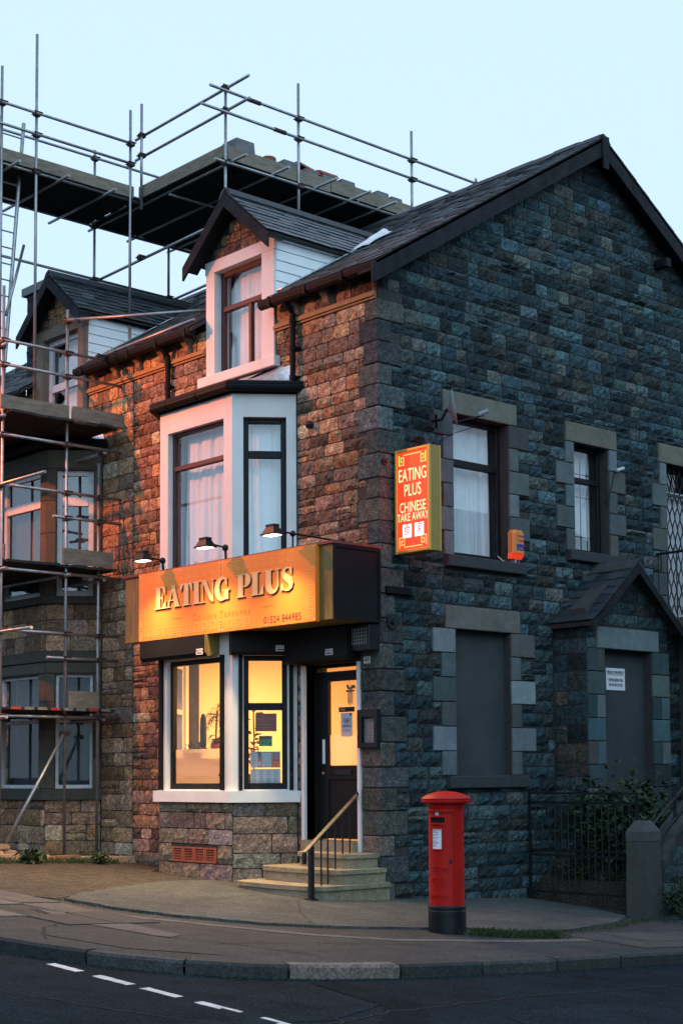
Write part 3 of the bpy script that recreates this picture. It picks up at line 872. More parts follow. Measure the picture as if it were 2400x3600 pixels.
# ---- cornice, corbels, gutters
def eaves(root, x0, x1, tagx):
    m = MB()
    for n1, za, zb in ((0.035, 7.855, 7.885), (0.065, 7.885, 7.925), (0.045, 7.925, 7.955)):
        FRONT.box(m, x0, x1, -0.02, n1, za, zb)
    m.build('cornice', 'ochre', root)
    k = 0
    x = -0.30
    while x > -12:
        x -= 0.635
        if x0 + 0.06 < x < x1 - 0.06:
            m = MB(); m.cur = (0.23, 0.17, 0.125)
            prof = [(0, 7.965), (0.05, 7.965), (0.09, 8.0), (0.10, 8.07), (0.165, 8.12), (0.18, 8.19), (0, 8.19)]
            m.prism([FRONT.p(x - 0.055, n, z) for n, z in prof], FRONT.U * 0.11)
            m.build('corbel', 'ashlar', root)
def gutter(root, x0, x1):
    m = MB()
    prof = [(0.19, 8.245), (0.175, 8.20), (0.19, 8.15), (0.225, 8.125), (0.265, 8.125), (0.30, 8.15), (0.315, 8.20), (0.31, 8.245)]
    m.prism([FRONT.p(x0, n, z) for n, z in prof], FRONT.U * (x1 - x0))
    x = x0 + 0.25
    while x < x1:
        FRONT.box(m, x - 0.02, x + 0.02, 0.175, 0.325, 8.115, 8.25); x += 0.75
    m.build('gutter', 'black_plastic', root)
eaves(house, -2.08, -0.02, 0); eaves(house, -5.6, -3.72, 0); eaves(nhouse, -6.88, -5.605, 0); eaves(nhouse, -16, -8.55, 0)
gutter(house, -2.12, 0.28); gutter(house, -5.6, -3.74); gutter(nhouse, -6.92, -5.605); gutter(nhouse, -16, -8.6)
def downpipe(root, x, z0, z1, y=-0.09):
    m = MB(); m.tube((x, y, z0), (x, y, z1), 0.04, 10)
    m.tube((x, y, z1 - 0.01), (x, -0.25, z1 + 0.14), 0.038, 8)
    for z in (z0 + 0.1, (z0 + z1) / 2, z1 - 0.12):
        m.tube((x, y, z - 0.03), (x, y, z + 0.03), 0.05, 10); FRONT.box(m, x - 0.075, x + 0.075, 0.0, 0.055, z - 0.018, z + 0.018)
    m.build('downpipe', 'black_plastic', root, smooth=False)
downpipe(house, -1.62, 7.0, 8.02); downpipe(house, -4.57, 7.05, 8.02)

# ---- main roof
def slates(pc, o, U, S, N, lu, ls, skip=None, ex=0.185, wmin=0.22, wmax=0.32, r=None):
    o, U, S, N = Vector(o), Vector(U).normalized(), Vector(S).normalized(), Vector(N).normalized()
    s, row = 0.0, 0
    while s < ls - 0.02:
        e = min(ex, ls - s)
        u = -r.uniform(0, wmin)
        while u < lu:
            w = r.uniform(wmin, wmax)
            a, b = max(0, u) + 0.002, min(lu, u + w) - 0.002
            if b - a > 0.03 and not (skip and skip((a + b) / 2, s + e / 2)):
                h0 = 0.020 + r.uniform(-0.003, 0.006); dy = r.uniform(-0.008, 0.006)
                p = lambda uu, ss, nn: o + U * uu + S * ss + N * nn
                lo, hi = s + dy, min(ls, s + ex * 1.75)
                v = [p(a, lo, h0 - 0.008), p(b, lo, h0 - 0.008), p(b, hi, -0.006), p(a, hi, -0.006), p(a, lo, h0), p(b, lo, h0), p(b, hi, 0.003), p(a, hi, 0.003)]
                pc.add(v, BOXF, stone_tint(r, PAL_SLATE, 0.22))
            u += w
        s += ex; row += 1
sn = math.hypot(1, SLOPE)
S_UP, N_UP = (0, 1 / sn, SLOPE / sn), (0, -SLOPE / sn, 1 / sn)
LS = (RIDGE_Y + 0.30) * sn
Y0 = -0.30
def dorm_skip(xc):
    def f(x, y):
        return abs(x - xc) < 0.93 and roof_z(y) < 10.02 - 0.86 * abs(x - xc) - 0.05
    return f
ds1, ds2 = dorm_skip(-2.89), dorm_skip(-2.89 + DX)
rm = MB()
def slab(x0, x1, m):
    for y0, y1 in ((Y0, RIDGE_Y), ):
        P = lambda x, y, d: (x, y, roof_z(y) - 0.012 - d)
        m.hexa([P(x0, y0, .05), P(x1, y0, .05), P(x1, y1, .05), P(x0, y1, .05), P(x0, y0, 0), P(x1, y0, 0), P(x1, y1, 0), P(x0, y1, 0)])
    Q = lambda x, y, d: (x, y, RIDGE_Z - SLOPE * (y - RIDGE_Y) - 0.012 - d)
    m.hexa([Q(x0, RIDGE_Y, .05), Q(x1, RIDGE_Y, .05), Q(x1, 9.3, .05), Q(x0, 9.3, .05), Q(x0, RIDGE_Y, 0), Q(x1, RIDGE_Y, 0), Q(x1, 9.3, 0), Q(x0, 9.3, 0)])
# front slope is left open under each dormer
def roof_part(root, x0, x1, dorms, seed, lim):
    m = MB()
    us = [x0]
    for xc in dorms: us += [xc - 0.79, xc + 0.79]
    us.append(x1)
    for i in range(0, len(us), 2): slab(us[i], us[i + 1], m)
    for xc in dorms:
        y1 = 2.0
        P = lambda x, y, d: (x, y, roof_z(y) - 0.012 - d)
        m.hexa([P(xc - .788, y1, .05), P(xc + .788, y1, .05), P(xc + .788, RIDGE_Y, .05), P(xc - .788, RIDGE_Y, .05), P(xc - .788, y1, 0), P(xc + .788, y1, 0), P(xc + .788, RIDGE_Y, 0), P(xc - .788, RIDGE_Y, 0)])
        Q = lambda x, y, d: (x, y, RIDGE_Z - SLOPE * (y - RIDGE_Y) - 0.012 - d)
        m.hexa([Q(xc - .788, RIDGE_Y, .05), Q(xc + .788, RIDGE_Y, .05), Q(xc + .788, 9.3, .05), Q(xc - .788, 9.3, .05), Q(xc - .788, RIDGE_Y, 0), Q(xc + .788, RIDGE_Y, 0), Q(xc + .788, 9.3, 0), Q(xc - .788, 9.3, 0)])
    rf = m.build('roof', 'board_dark', root)
    pcs = Pieces(); rr = random.Random(seed)
    slates(pcs, (x0, Y0, roof_z(Y0)), (1, 0, 0), S_UP, N_UP, x1 - x0, LS, lambda u, s: ds1(x0 + u, Y0 + s / sn) or ds2(x0 + u, Y0 + s / sn), r=rr)
    slates(pcs, (x1, 9.3, RIDGE_Z - SLOPE * (9.3 - RIDGE_Y)), (-1, 0, 0), (0, -1 / sn, SLOPE / sn), (0, SLOPE / sn, 1 / sn), x1 - x0, (9.3 - RIDGE_Y) * sn, None, ex=0.37, wmin=0.5, wmax=0.7, r=rr)
    pcs.emit('slate', 'slates', 'slate', rf, limit=lim)
    x = x1
    while x > x0 + 0.05:
        l = min(0.45, x - x0)
        t = MB()
        prof = [(-0.17, -0.075), (-0.10, 0.015), (0.0, 0.06), (0.10, 0.015), (0.17, -0.075), (0.15, -0.085), (0.0, 0.03), (-0.15, -0.085)]
        dz = rr.uniform(-0.008, 0.008)
        t.prism([(x - 0.004, RIDGE_Y + a, RIDGE_Z + b + dz) for a, b in prof], (-(l - 0.008), 0, 0))
        t.build('ridge_tile', 'ridge', rf); x -= l
    return rf
roof_part(house, -5.6, 0.30, [-2.89], 31, 200)
roof_part(nhouse, -16, -5.602, [-2.89 + DX], 32, 120)

# ---- gable verge: bargeboards and soffit
for sgn in (-1, 1):
    y_e = -0.36 if sgn < 0 else 2 * RIDGE_Y + 0.36
    z_e = roof_z(-0.36)
    m = MB()
    d = 0.27
    a, b = (0.255, y_e, z_e - 0.02), (0.255, RIDGE_Y, RIDGE_Z - 0.02)
    n = 7
    for i in range(n):
        f0, f1 = i / n, (i + 1) / n
        l0, l1 = Vector(a).lerp(Vector(b), f0 + 0.0008), Vector(a).lerp(Vector(b), f1)
        m.hexa([l0 + Vector((0, 0, -d)), l0 + Vector((0.045, 0, -d)), l1 + Vector((0.045, 0, -d)), l1 + Vector((0, 0, -d)), l0, l0 + Vector((0.045, 0, 0)), l1 + Vector((0.045, 0, 0)), l1])
    m.build('bargeboard', 'barge', house)
    m = MB()
    m.hexa([(0.0, y_e, z_e - .12), (0.25, y_e, z_e - .12), (0.25, RIDGE_Y, RIDGE_Z - .12), (0.0, RIDGE_Y, RIDGE_Z - .12), (0.0, y_e, z_e - .09), (0.25, y_e, z_e - .09), (0.25, RIDGE_Y, RIDGE_Z - .09), (0.0, RIDGE_Y, RIDGE_Z - .09)])
    m.build('soffit', 'barge', house)
m = MB(); m.hexa([(0.302, RIDGE_Y - .05, RIDGE_Z - .5), (0.33, RIDGE_Y - .05, RIDGE_Z - .5), (0.33, RIDGE_Y + .07, RIDGE_Z - .5), (0.302, RIDGE_Y + .07, RIDGE_Z - .5), (0.302, RIDGE_Y - .07, RIDGE_Z + .0), (0.33, RIDGE_Y - .07, RIDGE_Z + .0), (0.33, RIDGE_Y + .09, RIDGE_Z + .0), (0.302, RIDGE_Y + .09, RIDGE_Z + .0)])
m.build('apex_board', 'barge', house)
for yy in (6.05,):
    m = MB(); m.box(0, 0.26, yy - 0.06, yy + 0.06, 9.55, 9.68); m.build('purlin_end', 'barge', house)
# back wall and party end so that no light leaks in
m = MB(); m.box(-16, -0.39, 8.75, 9.05, -0.4, 8.3); m.build('rear_wall', 'mortar', house)

# ---- bays
def offs(pts, d):
    """offset an open plan polyline outwards (to its right when walking from right end to left end reversed)"""
    segs = []
    for a, b in zip(pts, pts[1:]):
        t = (Vector(b) - Vector(a)).normalized(); nn = Vector((t.y, -t.x))
        segs.append((Vector(a) + nn * d, t))
    out = [segs[0][0]]
    for (p, t), (q, s) in zip(segs, segs[1:]):
        den = t.x * s.y - t.y * s.x
        k = ((q.x - p.x) * s.y - (q.y - p.y) * s.x) / den
        out.append(p + t * k)
    a = Vector(pts[-1]); t = segs[-1][1]
    out.append(a + Vector((t.y, -t.x)) * d)
    # run the ends on to the wall line y = 0
    p, t = out[0], segs[0][1]; out[0] = p + t * (-p.y / t.y)
    p, t = out[-1], segs[-1][1]; out[-1] = p + t * (-p.y / t.y)
    return out
PLAN = [(-4.44, 0), (-3.9, -0.7), (-2.2, -0.7), (-1.66, 0)]
def band(root, name, material, dx, d, z0, z1, seg=None):
    o = offs(PLAN, d); i = offs(PLAN, -0.18)
    m = MB(); m.cur = (0.07, 0.066, 0.058)
    for k in range(3):
        q = [o[k], o[k + 1], i[k + 1], i[k]]
        m.prism([(p.x + dx, p.y, z0) for p in q], (0, 0, z1 - z0))
    return m.build(name, material, root)
def bay(root, dx, shop):
    wallmat = 'white' if shop else 'ashlar'
    FR = [(Fr((CANTL.o.x + dx, 0), CANTL.U, CANTL.N), CL, 'L'), (Fr((-3.9 + dx, -0.7), (1, 0), (0, -1)), 1.7, 'F'), (Fr((-2.2 + dx, -0.7), CANT.U, CANT.N), CL, 'R')]
    wb = MB(); wb.cur = (0.085, 0.075, 0.06)
    ups = []
    for fr, L, side in FR:
        up = (0.19, L - 0.19, 4.5, 6.57) if side == 'F' else (0.155, L - 0.135, 4.5, 6.56)
        dn = (0.17, L - 0.17, 1.42, 3.25) if side == 'F' else (0.155, L - 0.135, 1.42, 3.25)
        holed_wall(wb, fr, 0, L, 1.35, 6.88, [up, dn], -0.18, 0.0)
        ups.append((fr, L, side, up, dn))
    bw = wb.build('bay_wall', wallmat, root, fix=False)
    if shop:     # the lintel joint lines
        for fr, L, side, up, dn in ups:
            pass
    for fr, L, side, up, dn in ups:
        if side == 'L':
            window(fr, root, *up, -0.11, 0.06, 'dark_frame' if shop else 'white_frame', [(6.03, 0.07)], (), 'curtain' if shop else 'room_dark')
            window(fr, root, *dn, -0.11, 0.06, 'white_frame', [(2.55, 0.07)], (), None if shop else 'room_dark', glass='glass_shop')
            continue
        if shop:
            window(fr, root, *up, -0.12, 0.05 if side == 'F' else 0.075, 'maroon_frame' if side == 'F' else 'dark_frame', [(6.05, 0.07 if side == 'F' else 0.10)], (), 'curtain', fold=0.03, gap=(0.04, 0.0))
            window(fr, root, *dn, -0.10, 0.07, 'dark_frame', () if side == 'F' else [(2.55, 0.10)], (), None, glass='glass_shop')
        else:
            window(fr, root, *up, -0.12, 0.085, 'white_frame', [(6.05, 0.14)], (), 'room_dark')
            window(fr, root, *dn, -0.12, 0.05, 'white_frame', [(2.5, 0.06)], (), 'room_dark', glass='glass_shop')
    if not shop:      # coursed stone aprons and lintel blocks of the unpainted bay
        rb = random.Random(19); ap = Pieces(); dl = Pieces()
        for fr, L, side, up, dn in ups:
            course_wall(ap, fr, 0.0, L, 3.62, 4.37, [], rb, PAL_FRONT, hmin=0.2, hmax=0.27, lmin=0.25, lmax=0.5, lift=0.022)
            for z0, z1 in ((6.58, 6.88), (3.26, 3.44)):
                dressed(dl, fr, 0.0, L, z0, z1, rb, n=0.02, pal=[(0.10, 0.088, 0.07)], spread=0.1)
            for a, b in ((0.0, up[0]), (up[1], L)):
                for z0, z1 in ((4.5, 5.0), (5.0, 5.52), (5.52, 6.05), (6.05, 6.575), (1.42, 1.9), (1.9, 2.35), (2.35, 2.8), (2.8, 3.255)):
                    dressed(dl, fr, a, b, z0, z1, rb, n=0.012, pal=[(0.10, 0.088, 0.07), (0.085, 0.075, 0.06)], spread=0.15)
        ap.emit('stone', 'stones', 'stone', bw); dl.emit('dressed_block', 'dressed_blocks', 'ashlar', bw)
    # sills
    band(root, 'sill', 'white' if shop else 'ashlar', dx, 0.085, 1.245, 1.40)
    if not shop:
        band(root, 'sill', 'ashlar', dx, 0.08, 4.38, 4.5)
        band(root, 'string_course', 'ashlar', dx, 0.05, 3.45, 3.60)
    # stone plinth
    core = MB()
    i_ = offs(PLAN, -0.006)
    core.prism([(p.x + dx, p.y, -0.3) for p in i_], (0, 0, 1.545))
    pl = core.build('bay_plinth', 'mortar', root)
    rr = random.Random(5 if shop else 6); pcs = Pieces()
    pal = [(0.30, 0.235, 0.205), (0.25, 0.19, 0.15), (0.27, 0.23, 0.16), (0.31, 0.215, 0.15), (0.23, 0.205, 0.15)] if shop else PAL_FRONT
    for fr, L, side, up, dn in ups:
        g0 = 0.0
        hol = []
        if shop and side == 'F':
            hol = [(0.33, 1.37, 0.40, 0.63)]
        course_wall(pcs, fr, 0.0, L, -0.1, 1.24, hol, rr, pal, hmin=0.19, hmax=0.30, lmin=0.26, lmax=0.72, lift=0.026, spread=0.18)
    pcs.emit('plinth_stone', 'plinth_stones', 'stone', pl)
    # gutter and lead roof
    o1 = offs(PLAN, 0.10); o0 = offs(PLAN, 0.03)
    m = MB()
    for k in range(3):
        q = [o0[k], o0[k + 1], Vector(PLAN[k + 1]), Vector(PLAN[k])]
        m.prism([(p.x + dx, p.y, 6.885) for p in q], (0, 0, 0.10))
    ext = [o1[0] + (o1[0] - o1[1]).normalized() * 0.0] + o1[1:3] + [o1[3] + (o1[3] - o1[2]).normalized() * 0.07]
    for dzz, rr_ in ((6.955, 0.058), (7.0, 0.05)):
        for k in range(3): m.tube((ext[k].x + dx, ext[k].y, dzz), (ext[k + 1].x + dx, ext[k + 1].y, dzz), rr_, 10)
        for k in (1, 2): m.lathe((ext[k].x + dx, ext[k].y, dzz), [(0, rr_), (rr_ * .7, rr_ * .7), (rr_, 0), (rr_ * .7, -rr_ * .7), (0, -rr_)], 10)
    for k, ts in ((1, (0.2, 0.6)), (2, (0.25, 0.75))):
        for t in ts:
            p = ext[k].lerp(ext[k + 1], t); d = (ext[k + 1] - ext[k]).normalized() * 0.018
            m.tube((p.x - d.x + dx, p.y - d.y, 6.955), (p.x + d.x + dx, p.y + d.y, 6.955), 0.068, 10)
    m.build('bay_gutter', 'black_plastic', root)
    oo = offs(PLAN, 0.075)
    m = MB(); rr = random.Random(8)
    top = [(-4.25, -0.02), (-3.65, -0.03), (-2.3, -0.03), (-1.68, -0.02)]
    nx, nz = 6, 4
    for k in range(3):
        vs = []
        for j in range(nz + 1):
            t = j / nz
            for i in range(nx + 1):
                s = i / nx
                lo = oo[k].lerp(oo[k + 1], s); hi = Vector(top[k]).lerp(Vector(top[k + 1]), s)
                p = lo.lerp(hi, t)
                z = 7.01 + 0.33 * t ** 1.25 * (1 - 0.25 * abs(s - .5) * (k != 1)) + (rr.uniform(-0.012, 0.012) if 0 < t < 1 else 0)
                vs.append((p.x + dx, p.y, z))
        m.add(vs, [(j * (nx + 1) + i, j * (nx + 1) + i + 1, (j + 1) * (nx + 1) + i + 1, (j + 1) * (nx + 1) + i) for j in range(nz) for i in range(nx)])
    m.build('bay_roof', 'lead', root, smooth=True)
bay(house, 0, True)
bay(nhouse, DX, False)
# terracotta air vent low in the bay plinth
vm = MB(); F2 = Fr((-3.9, -0.7), (1, 0), (0, -1))
vent = MB(); F2.box(vent, 0.34, 1.36, -0.03, 0.0, 0.405, 0.625); vent = vent.build('air_vent', 'dark', house)
for k in range(4):
    a = 0.345 + k * 0.254
    m = MB()
    F2.box(m, a, a + 0.245, 0.0, 0.02, 0.41, 0.435); F2.box(m, a, a + 0.245, 0.0, 0.02, 0.595, 0.62)
    F2.box(m, a, a + 0.028, 0.0, 0.02, 0.435, 0.595); F2.box(m, a + 0.217, a + 0.245, 0.0, 0.02, 0.435, 0.595)
    for q in range(4): F2.box(m, a + 0.028, a + 0.217, 0.001, 0.012, 0.455 + q * 0.036, 0.468 + q * 0.036)
    for q in range(5): F2.box(m, a + 0.05 + q * 0.034, a + 0.06 + q * 0.034, 0.001, 0.010, 0.435, 0.595)
    m.build('vent_grille', 'vent', vent)
# ------------------------------------------------------------------ dormers
def dormer(root, dx, shop, seed):
    F = Fr((dx, 0), (1, 0), (0, -1))
    xc = -2.89
    sm = 'white' if shop else 'ashlar'
    m = MB(); m.cur = (0.22, 0.175, 0.14)
    F.box(m, -3.68, -3.48, -0.24, 0.03, 7.50, 9.06)
    F.box(m, -2.37, -2.10, -0.24, 0.03, 7.50, 9.06)
    F.box(m, -3.70, -2.08, -0.24, 0.034, 9.062, 9.24)
    sur = m.build('dormer_surround', sm, root)
    m = MB(); m.cur = (0.22, 0.175, 0.14); F.box(m, -3.80, -2.0, -0.2, 0.11, 7.35, 7.50, 0.01); m.build('dormer_sill', sm, root)
    if shop: window(F, root, -3.48, -2.37, 7.50, 9.062, -0.13, 0.07, 'maroon_frame', [(8.50, 0.075)], [(-2.80, 0.06, 7.5, 8.5)], 'curtain', fold=0.03)
    else: window(F, root, -3.48, -2.37, 7.50, 9.062, -0.13, 0.09, 'white_frame', [(8.22, 0.13)], (), 'curtain', fold=0.01, gap=(0.2, 0))
    # gable stones over the lintel
    m = MB(); zt = 9.98
    m.prism([F.p(-3.70, 0.0, 9.24), F.p(-2.08, 0.0, 9.24), F.p(xc, 0.0, zt)], (0, 0.24, 0))
    gb = m.build('dormer_gable', 'mortar', root)
    pcs = Pieces(); rr = random.Random(seed)
    course_wall(pcs, F, -3.7, -2.08, 9.245, 9.9, [], rr, PAL_FRONT, hmin=0.14, hmax=0.19, lmin=0.2, lmax=0.4, limit=lambda z: (xc - max(0, (zt - z)) / 0.91 , xc + max(0, (zt - z)) / 0.91), lift=0.028)
    pcs.emit('stone', 'stones', 'stone', gb)
    # roof
    RZ, sl = 10.06, 0.86
    dn = math.hypot(1, sl)
    ym = lambda z: (z - EAVE_Z) / SLOPE - 0.25
    m = MB()
    for sg in (-1, 1):
        xe = xc + sg * 0.93; ze = RZ - sl * 0.93
        A = [(xc + dx, -0.27, RZ), (xe + dx, -0.27, ze), (xe + dx, ym(ze), ze), (xc + dx, ym(RZ), RZ)]
        m.prism([(x, y, z - 0.015) for x, y, z in A], (0, 0, -0.04))
    rf = m.build('dormer_roof', 'board_dark', root)
    pcs = Pieces()
    for sg in (1, -1):
        xe = xc + sg * 0.95; ze = RZ - sl * 0.95
        S = (-sg / dn, 0, sl / dn); N = (sg * sl / dn, 0, 1 / dn)
        if sg > 0: o, U = (xe + dx, -0.29, ze), (0, 1, 0)
        else: o, U = (xe + dx, 2.75, ze), (0, -1, 0)
        def skip(u, s, sg=sg):
            y = -0.29 + u if sg > 0 else 2.75 - u
            z = ze + s * sl / dn
            return y > ym(z) + 0.02
        slates(pcs, o, U, S, N, 3.04, 0.95 * dn, skip, ex=0.15, wmin=0.2, wmax=0.28, r=rr)
    pcs.emit('slate', 'slates', 'slate', rf, limit=100)
    y = -0.29
    while y < ym(RZ) - 0.05:
        t = MB()
        prof = [(-0.15, -0.10), (-0.085, 0.0), (0, 0.045), (0.085, 0.0), (0.15, -0.10), (0.13, -0.11), (0, 0.015), (-0.13, -0.11)]
        t.prism([(xc + dx + a, y, RZ + b + 0.02) for a, b in prof], (0, min(0.42, ym(RZ) - y + 0.05), 0))
        t.build('ridge_tile', 'ridge', rf); y += 0.425
    # barges
    for sg in (-1, 1):
        m = MB()
        xe = xc + sg * 1.0; ze = RZ - sl * 1.0
        a, b = Vector((xe + dx, -0.285, ze - 0.03)), Vector((xc + dx, -0.285, RZ - 0.03))
        d, th = Vector((0, 0, -0.20)), Vector((0, -0.035, 0))
        m.hexa([a + d, b + d, b + d + th, a + d + th, a, b, b + th, a + th])
        a2, b2 = a + Vector((0, 0.25, 0.0)), b + Vector((0, 0.25, 0.0))
        a1, b1 = a + Vector((0, 0.002, 0)), b + Vector((0, 0.002, 0))
        e = Vector((0, 0, -0.03)); e2 = Vector((0, 0, -0.055))
        m.hexa([a1 + e2, b1 + e2, b2 + e2, a2 + e2, a1 + e, b1 + e, b2 + e, a2 + e])
        m.build('dormer_bargeboard', 'barge', root)
    # cheeks clad in boards
    for sg, xx in ((1, -2.10), (-1, -3.68)):
        m = MB()
        zt_ = 9.235
        pts = [(xx + dx, 0.22, roof_z(0.22) - 0.05), (xx + dx, 0.22, zt_), (xx + dx, ym(zt_) + 0.05, zt_)]
        m.prism(pts, (-sg * 0.05, 0, 0))
        ck = m.build('dormer_cheek', 'upvc_board', root)
        if sg < 0: continue
        z = 8.30
        while z < 9.22:
            zb = min(z + 0.148, 9.232)
            y1a, y1b = ym(z) + 0.02, ym(zb) + 0.02
            y0 = 0.0
            bm_ = MB()
            w = xx + dx
            lap = 0.014
            bm_.add([(w + 0.03, y0, z), (w + 0.03, max(y1a, y0 + .01), z), (w + 0.03 - lap, max(y1b, y0 + .02), zb), (w + 0.03 - lap, y0, zb),
                     (w, y0, z), (w, max(y1a, y0 + .01), z), (w, max(y1b, y0 + .02), zb), (w, y0, zb)], BOXF)
            bm_.build('cladding_board', 'upvc_board', ck)
            z = zb + 0.004
        m = MB(); m.box(-2.065 + dx, -2.03 + dx, -0.15, 1.52, 9.19, 9.31); m.build('dormer_fascia', 'upvc_board' if shop else 'barge', root)
        m = MB()   # lead flashing up the cheek foot
        m.prism([(xx + dx + 0.034, 0.0, roof_z(0.0) + 0.03), (xx + dx + 0.034, 1.55, roof_z(1.55) + 0.03), (xx + dx + 0.15, 1.62, roof_z(1.62) + 0.03), (xx + dx + 0.15, 0.0, roof_z(0) + 0.03)], (0, 0, 0.012))
        m.build('flashing', 'lead', root)
        if shop:
            m = MB(); q = []
            nx = 5
            for j in range(nx + 1):
                for i in range(nx + 1):
                    x = -2.02 + 0.34 * i / nx; yy = 1.42 + 0.62 * j / nx
                    q.append((x + dx, yy, roof_z(yy) + 0.045 + rr.uniform(-.012, .018) + 0.10 * max(0, 1 - i / 2.2) * (j / nx)))
            m.add(q, [(j * 6 + i, j * 6 + i + 1, j * 6 + i + 7, j * 6 + i + 6) for j in range(5) for i in range(5)])
            m.build('lead_soaker', 'lead', root, smooth=True)
dormer(house, 0, True, 41)
dormer(nhouse, DX, False, 42)
# next house's chimney block on the roof, far left
m = MB(); m.box(-10.6, -9.75, 1.0, 1.9, 8.6, 10.6); ch = m.build('chimney_stack', 'mortar', nhouse)
pcs = Pieces(); rr = random.Random(77)
course_wall(pcs, Fr((0, 1.0), (1, 0), (0, -1)), -10.6, -9.75, 9.0, 10.6, [], rr, PAL_GABLE)
course_wall(pcs, Fr((-9.75, 0), (0, 1), (1, 0)), 1.0, 1.9, 9.3, 10.6, [], rr, PAL_GABLE)
pcs.emit('stone', 'stones', 'stone', ch)
m = MB(); m.box(-10.68, -9.67, 0.92, 1.98, 10.6, 10.75); m.build('chimney_cap', 'grey_block', nhouse)

# ------------------------------------------------------------------ porch on the gable
PX = 0.60; PY0, PY1 = 3.43, 5.33
PF = Fr((PX, 0), (0, 1), (1, 0))                  # front of porch
PL = Fr((0, PY0), (1, 0), (0, -1))                # its left flank, u = x
m = MB()
holed_wall(m, PF, PY0, PY1, -0.5, 3.95, [(3.81, 4.92, -0.5, 3.38)], -0.30, -0.004)
m.prism([PF.p(PY0, -0.004, 3.95), PF.p(PY1, -0.004, 3.95), PF.p(4.38, -0.004, 4.62)], (-0.29, 0, 0))
holed_wall(m, PL, 0.0, PX - 0.31, -0.5, 3.9, [], -0.2, -0.004)
holed_wall(m, Fr((0, PY1), (1, 0), (0, 1)), 0.0, PX - 0.31, -0.5, 3.9, [], -0.2, -0.004)
porch = m.build('porch_wall', 'mortar', house, fix=False)
rr = random.Random(51); pcs = Pieces(); dps = Pieces()
hol = []
dressed(dps, PF, 3.64, 5.09, 3.385, 3.70, rr, pal=[(0.15, 0.18, 0.185)], spread=0.05); hol.append((3.64, 5.09, 3.385, 3.70))
z = 3.385; i = 0
while z > -0.3:
    h = 0.33
    for a, b in ((PY0, 3.81), (4.92, PY1)):
        if i % 2: dressed(dps, PF, a, b, z - h, z, rr, pal=PAL_GABLE + [(0.14, 0.16, 0.155)])
        else:
            mid = a + (b - a) * 0.52
            dressed(dps, PF, a, mid, z - h, z, rr, pal=PAL_GABLE + [(0.16, 0.19, 0.195)]); dressed(dps, PF, mid, b, z - h, z, rr, pal=PAL_GABLE + [(0.14, 0.16, 0.155)])
        hol.append((a, b, z - h, z))
    z -= h; i += 1
course_wall(pcs, PF, PY0, PY1, 3.385, 4.6, hol, rr, PAL_GABLE, limit=lambda zz: (4.38 - max(0, 4.62 - zz) * 1.35, 4.38 + max(0, 4.62 - zz) * 1.35), lift=0.028)
course_wall(pcs, PL, 0.0, PX, -0.3, 3.8, [], rr, PAL_GABLE + [(0.085, 0.072, 0.062)], hmin=0.16, hmax=0.30, lift=0.022)
pcs.emit('stone', 'stones', 'stone', porch)
dps.emit('dressed_block', 'dressed_blocks', 'ashlar', porch)
m = MB(); PF.box(m, 3.81, 4.92, -0.22, -0.14, -0.3, 3.38); m.build('blocked_doorway', 'render_fill', house)
# porch roof
rz, sl2 = 4.66, 0.86; dn2 = math.hypot(1, sl2); PC = 4.38; half = 1.06
m = MB()
for sg in (-1, 1):
    m.prism([(0.0, PC, rz - .02), (PX + 0.2, PC, rz - .02), (PX + 0.2, PC + sg * half, rz - sl2 * half - .02), (0.0, PC + sg * half, rz - sl2 * half - .02)], (0, 0, -0.05))
prf = m.build('porch_roof', 'board_dark', house)
pcs = Pieces()
slates(pcs, (0.02, PC - half, rz - sl2 * half), (1, 0, 0), (0, 1 / dn2, sl2 / dn2), (0, -sl2 / dn2, 1 / dn2), PX + 0.2, half * dn2, None, ex=0.2, wmin=0.22, wmax=0.34, r=rr)
slates(pcs, (PX + 0.22, PC + half, rz - sl2 * half), (-1, 0, 0), (0, -1 / dn2, sl2 / dn2), (0, sl2 / dn2, 1 / dn2), PX + 0.2, half * dn2, None, ex=0.2, wmin=0.22, wmax=0.34, r=rr)
pcs.emit('slate', 'slates', 'slate', prf)
x = 0.02
while x < PX + 0.2:
    t = MB(); l = min(0.3, PX + 0.22 - x)
    t.prism([(x, PC + a, rz + b) for a, b in ((-0.14, -0.09), (0, 0.05), (0.14, -0.09), (0.12, -0.1), (0, 0.02), (-0.12, -0.1))], (l - 0.006, 0, 0)); t.build('ridge_tile', 'ridge', prf); x += l
for sg in (-1, 1):
    m = MB()
    a, b = Vector((PX + 0.205, PC + sg * half * 1.02, rz - sl2 * half * 1.02 - .02)), Vector((PX + 0.205, PC, rz - .02))
    d, th = Vector((0, 0, -0.14)), Vector((0.03, 0, 0))
    m.hexa([a + d, b + d, b + d + th, a + d + th, a, b, b + th, a + th]); m.build('porch_bargeboard', 'barge', house)

# ------------------------------------------------------------------ shop door and interior
m = MB(); FRONT.box(m, -1.53, -1.47, -0.15, 0.045, 0.6, 3.09); FRONT.box(m, -0.41, -0.36, -0.15, 0.045, 0.6, 3.09)
m.build('door_frame', 'white', house)
m = MB(); FRONT.box(m, -1.47, -1.40, -0.24, -0.14, 0.72, 3.09); FRONT.box(m, -0.47, -0.41, -0.24, -0.14, 0.72, 3.09); FRONT.box(m, -1.40, -0.47, -0.24, -0.14, 3.055, 3.10); FRONT.box(m, -1.40, -0.47, -0.24, -0.14, 2.955, 3.0)
m.build('door_casing', 'dark_frame', house)
m = MB(); FRONT.box(m, -1.40, -0.47, -0.20, -0.19, 3.0, 3.055); m.build('fanlight', 'glass_shop', house)
m = MB()
FRONT.box(m, -1.398, -1.21, -0.22, -0.165, 0.76, 2.952, 0.005); FRONT.box(m, -0.62, -0.472, -0.22, -0.165, 0.76, 2.952, 0.005)
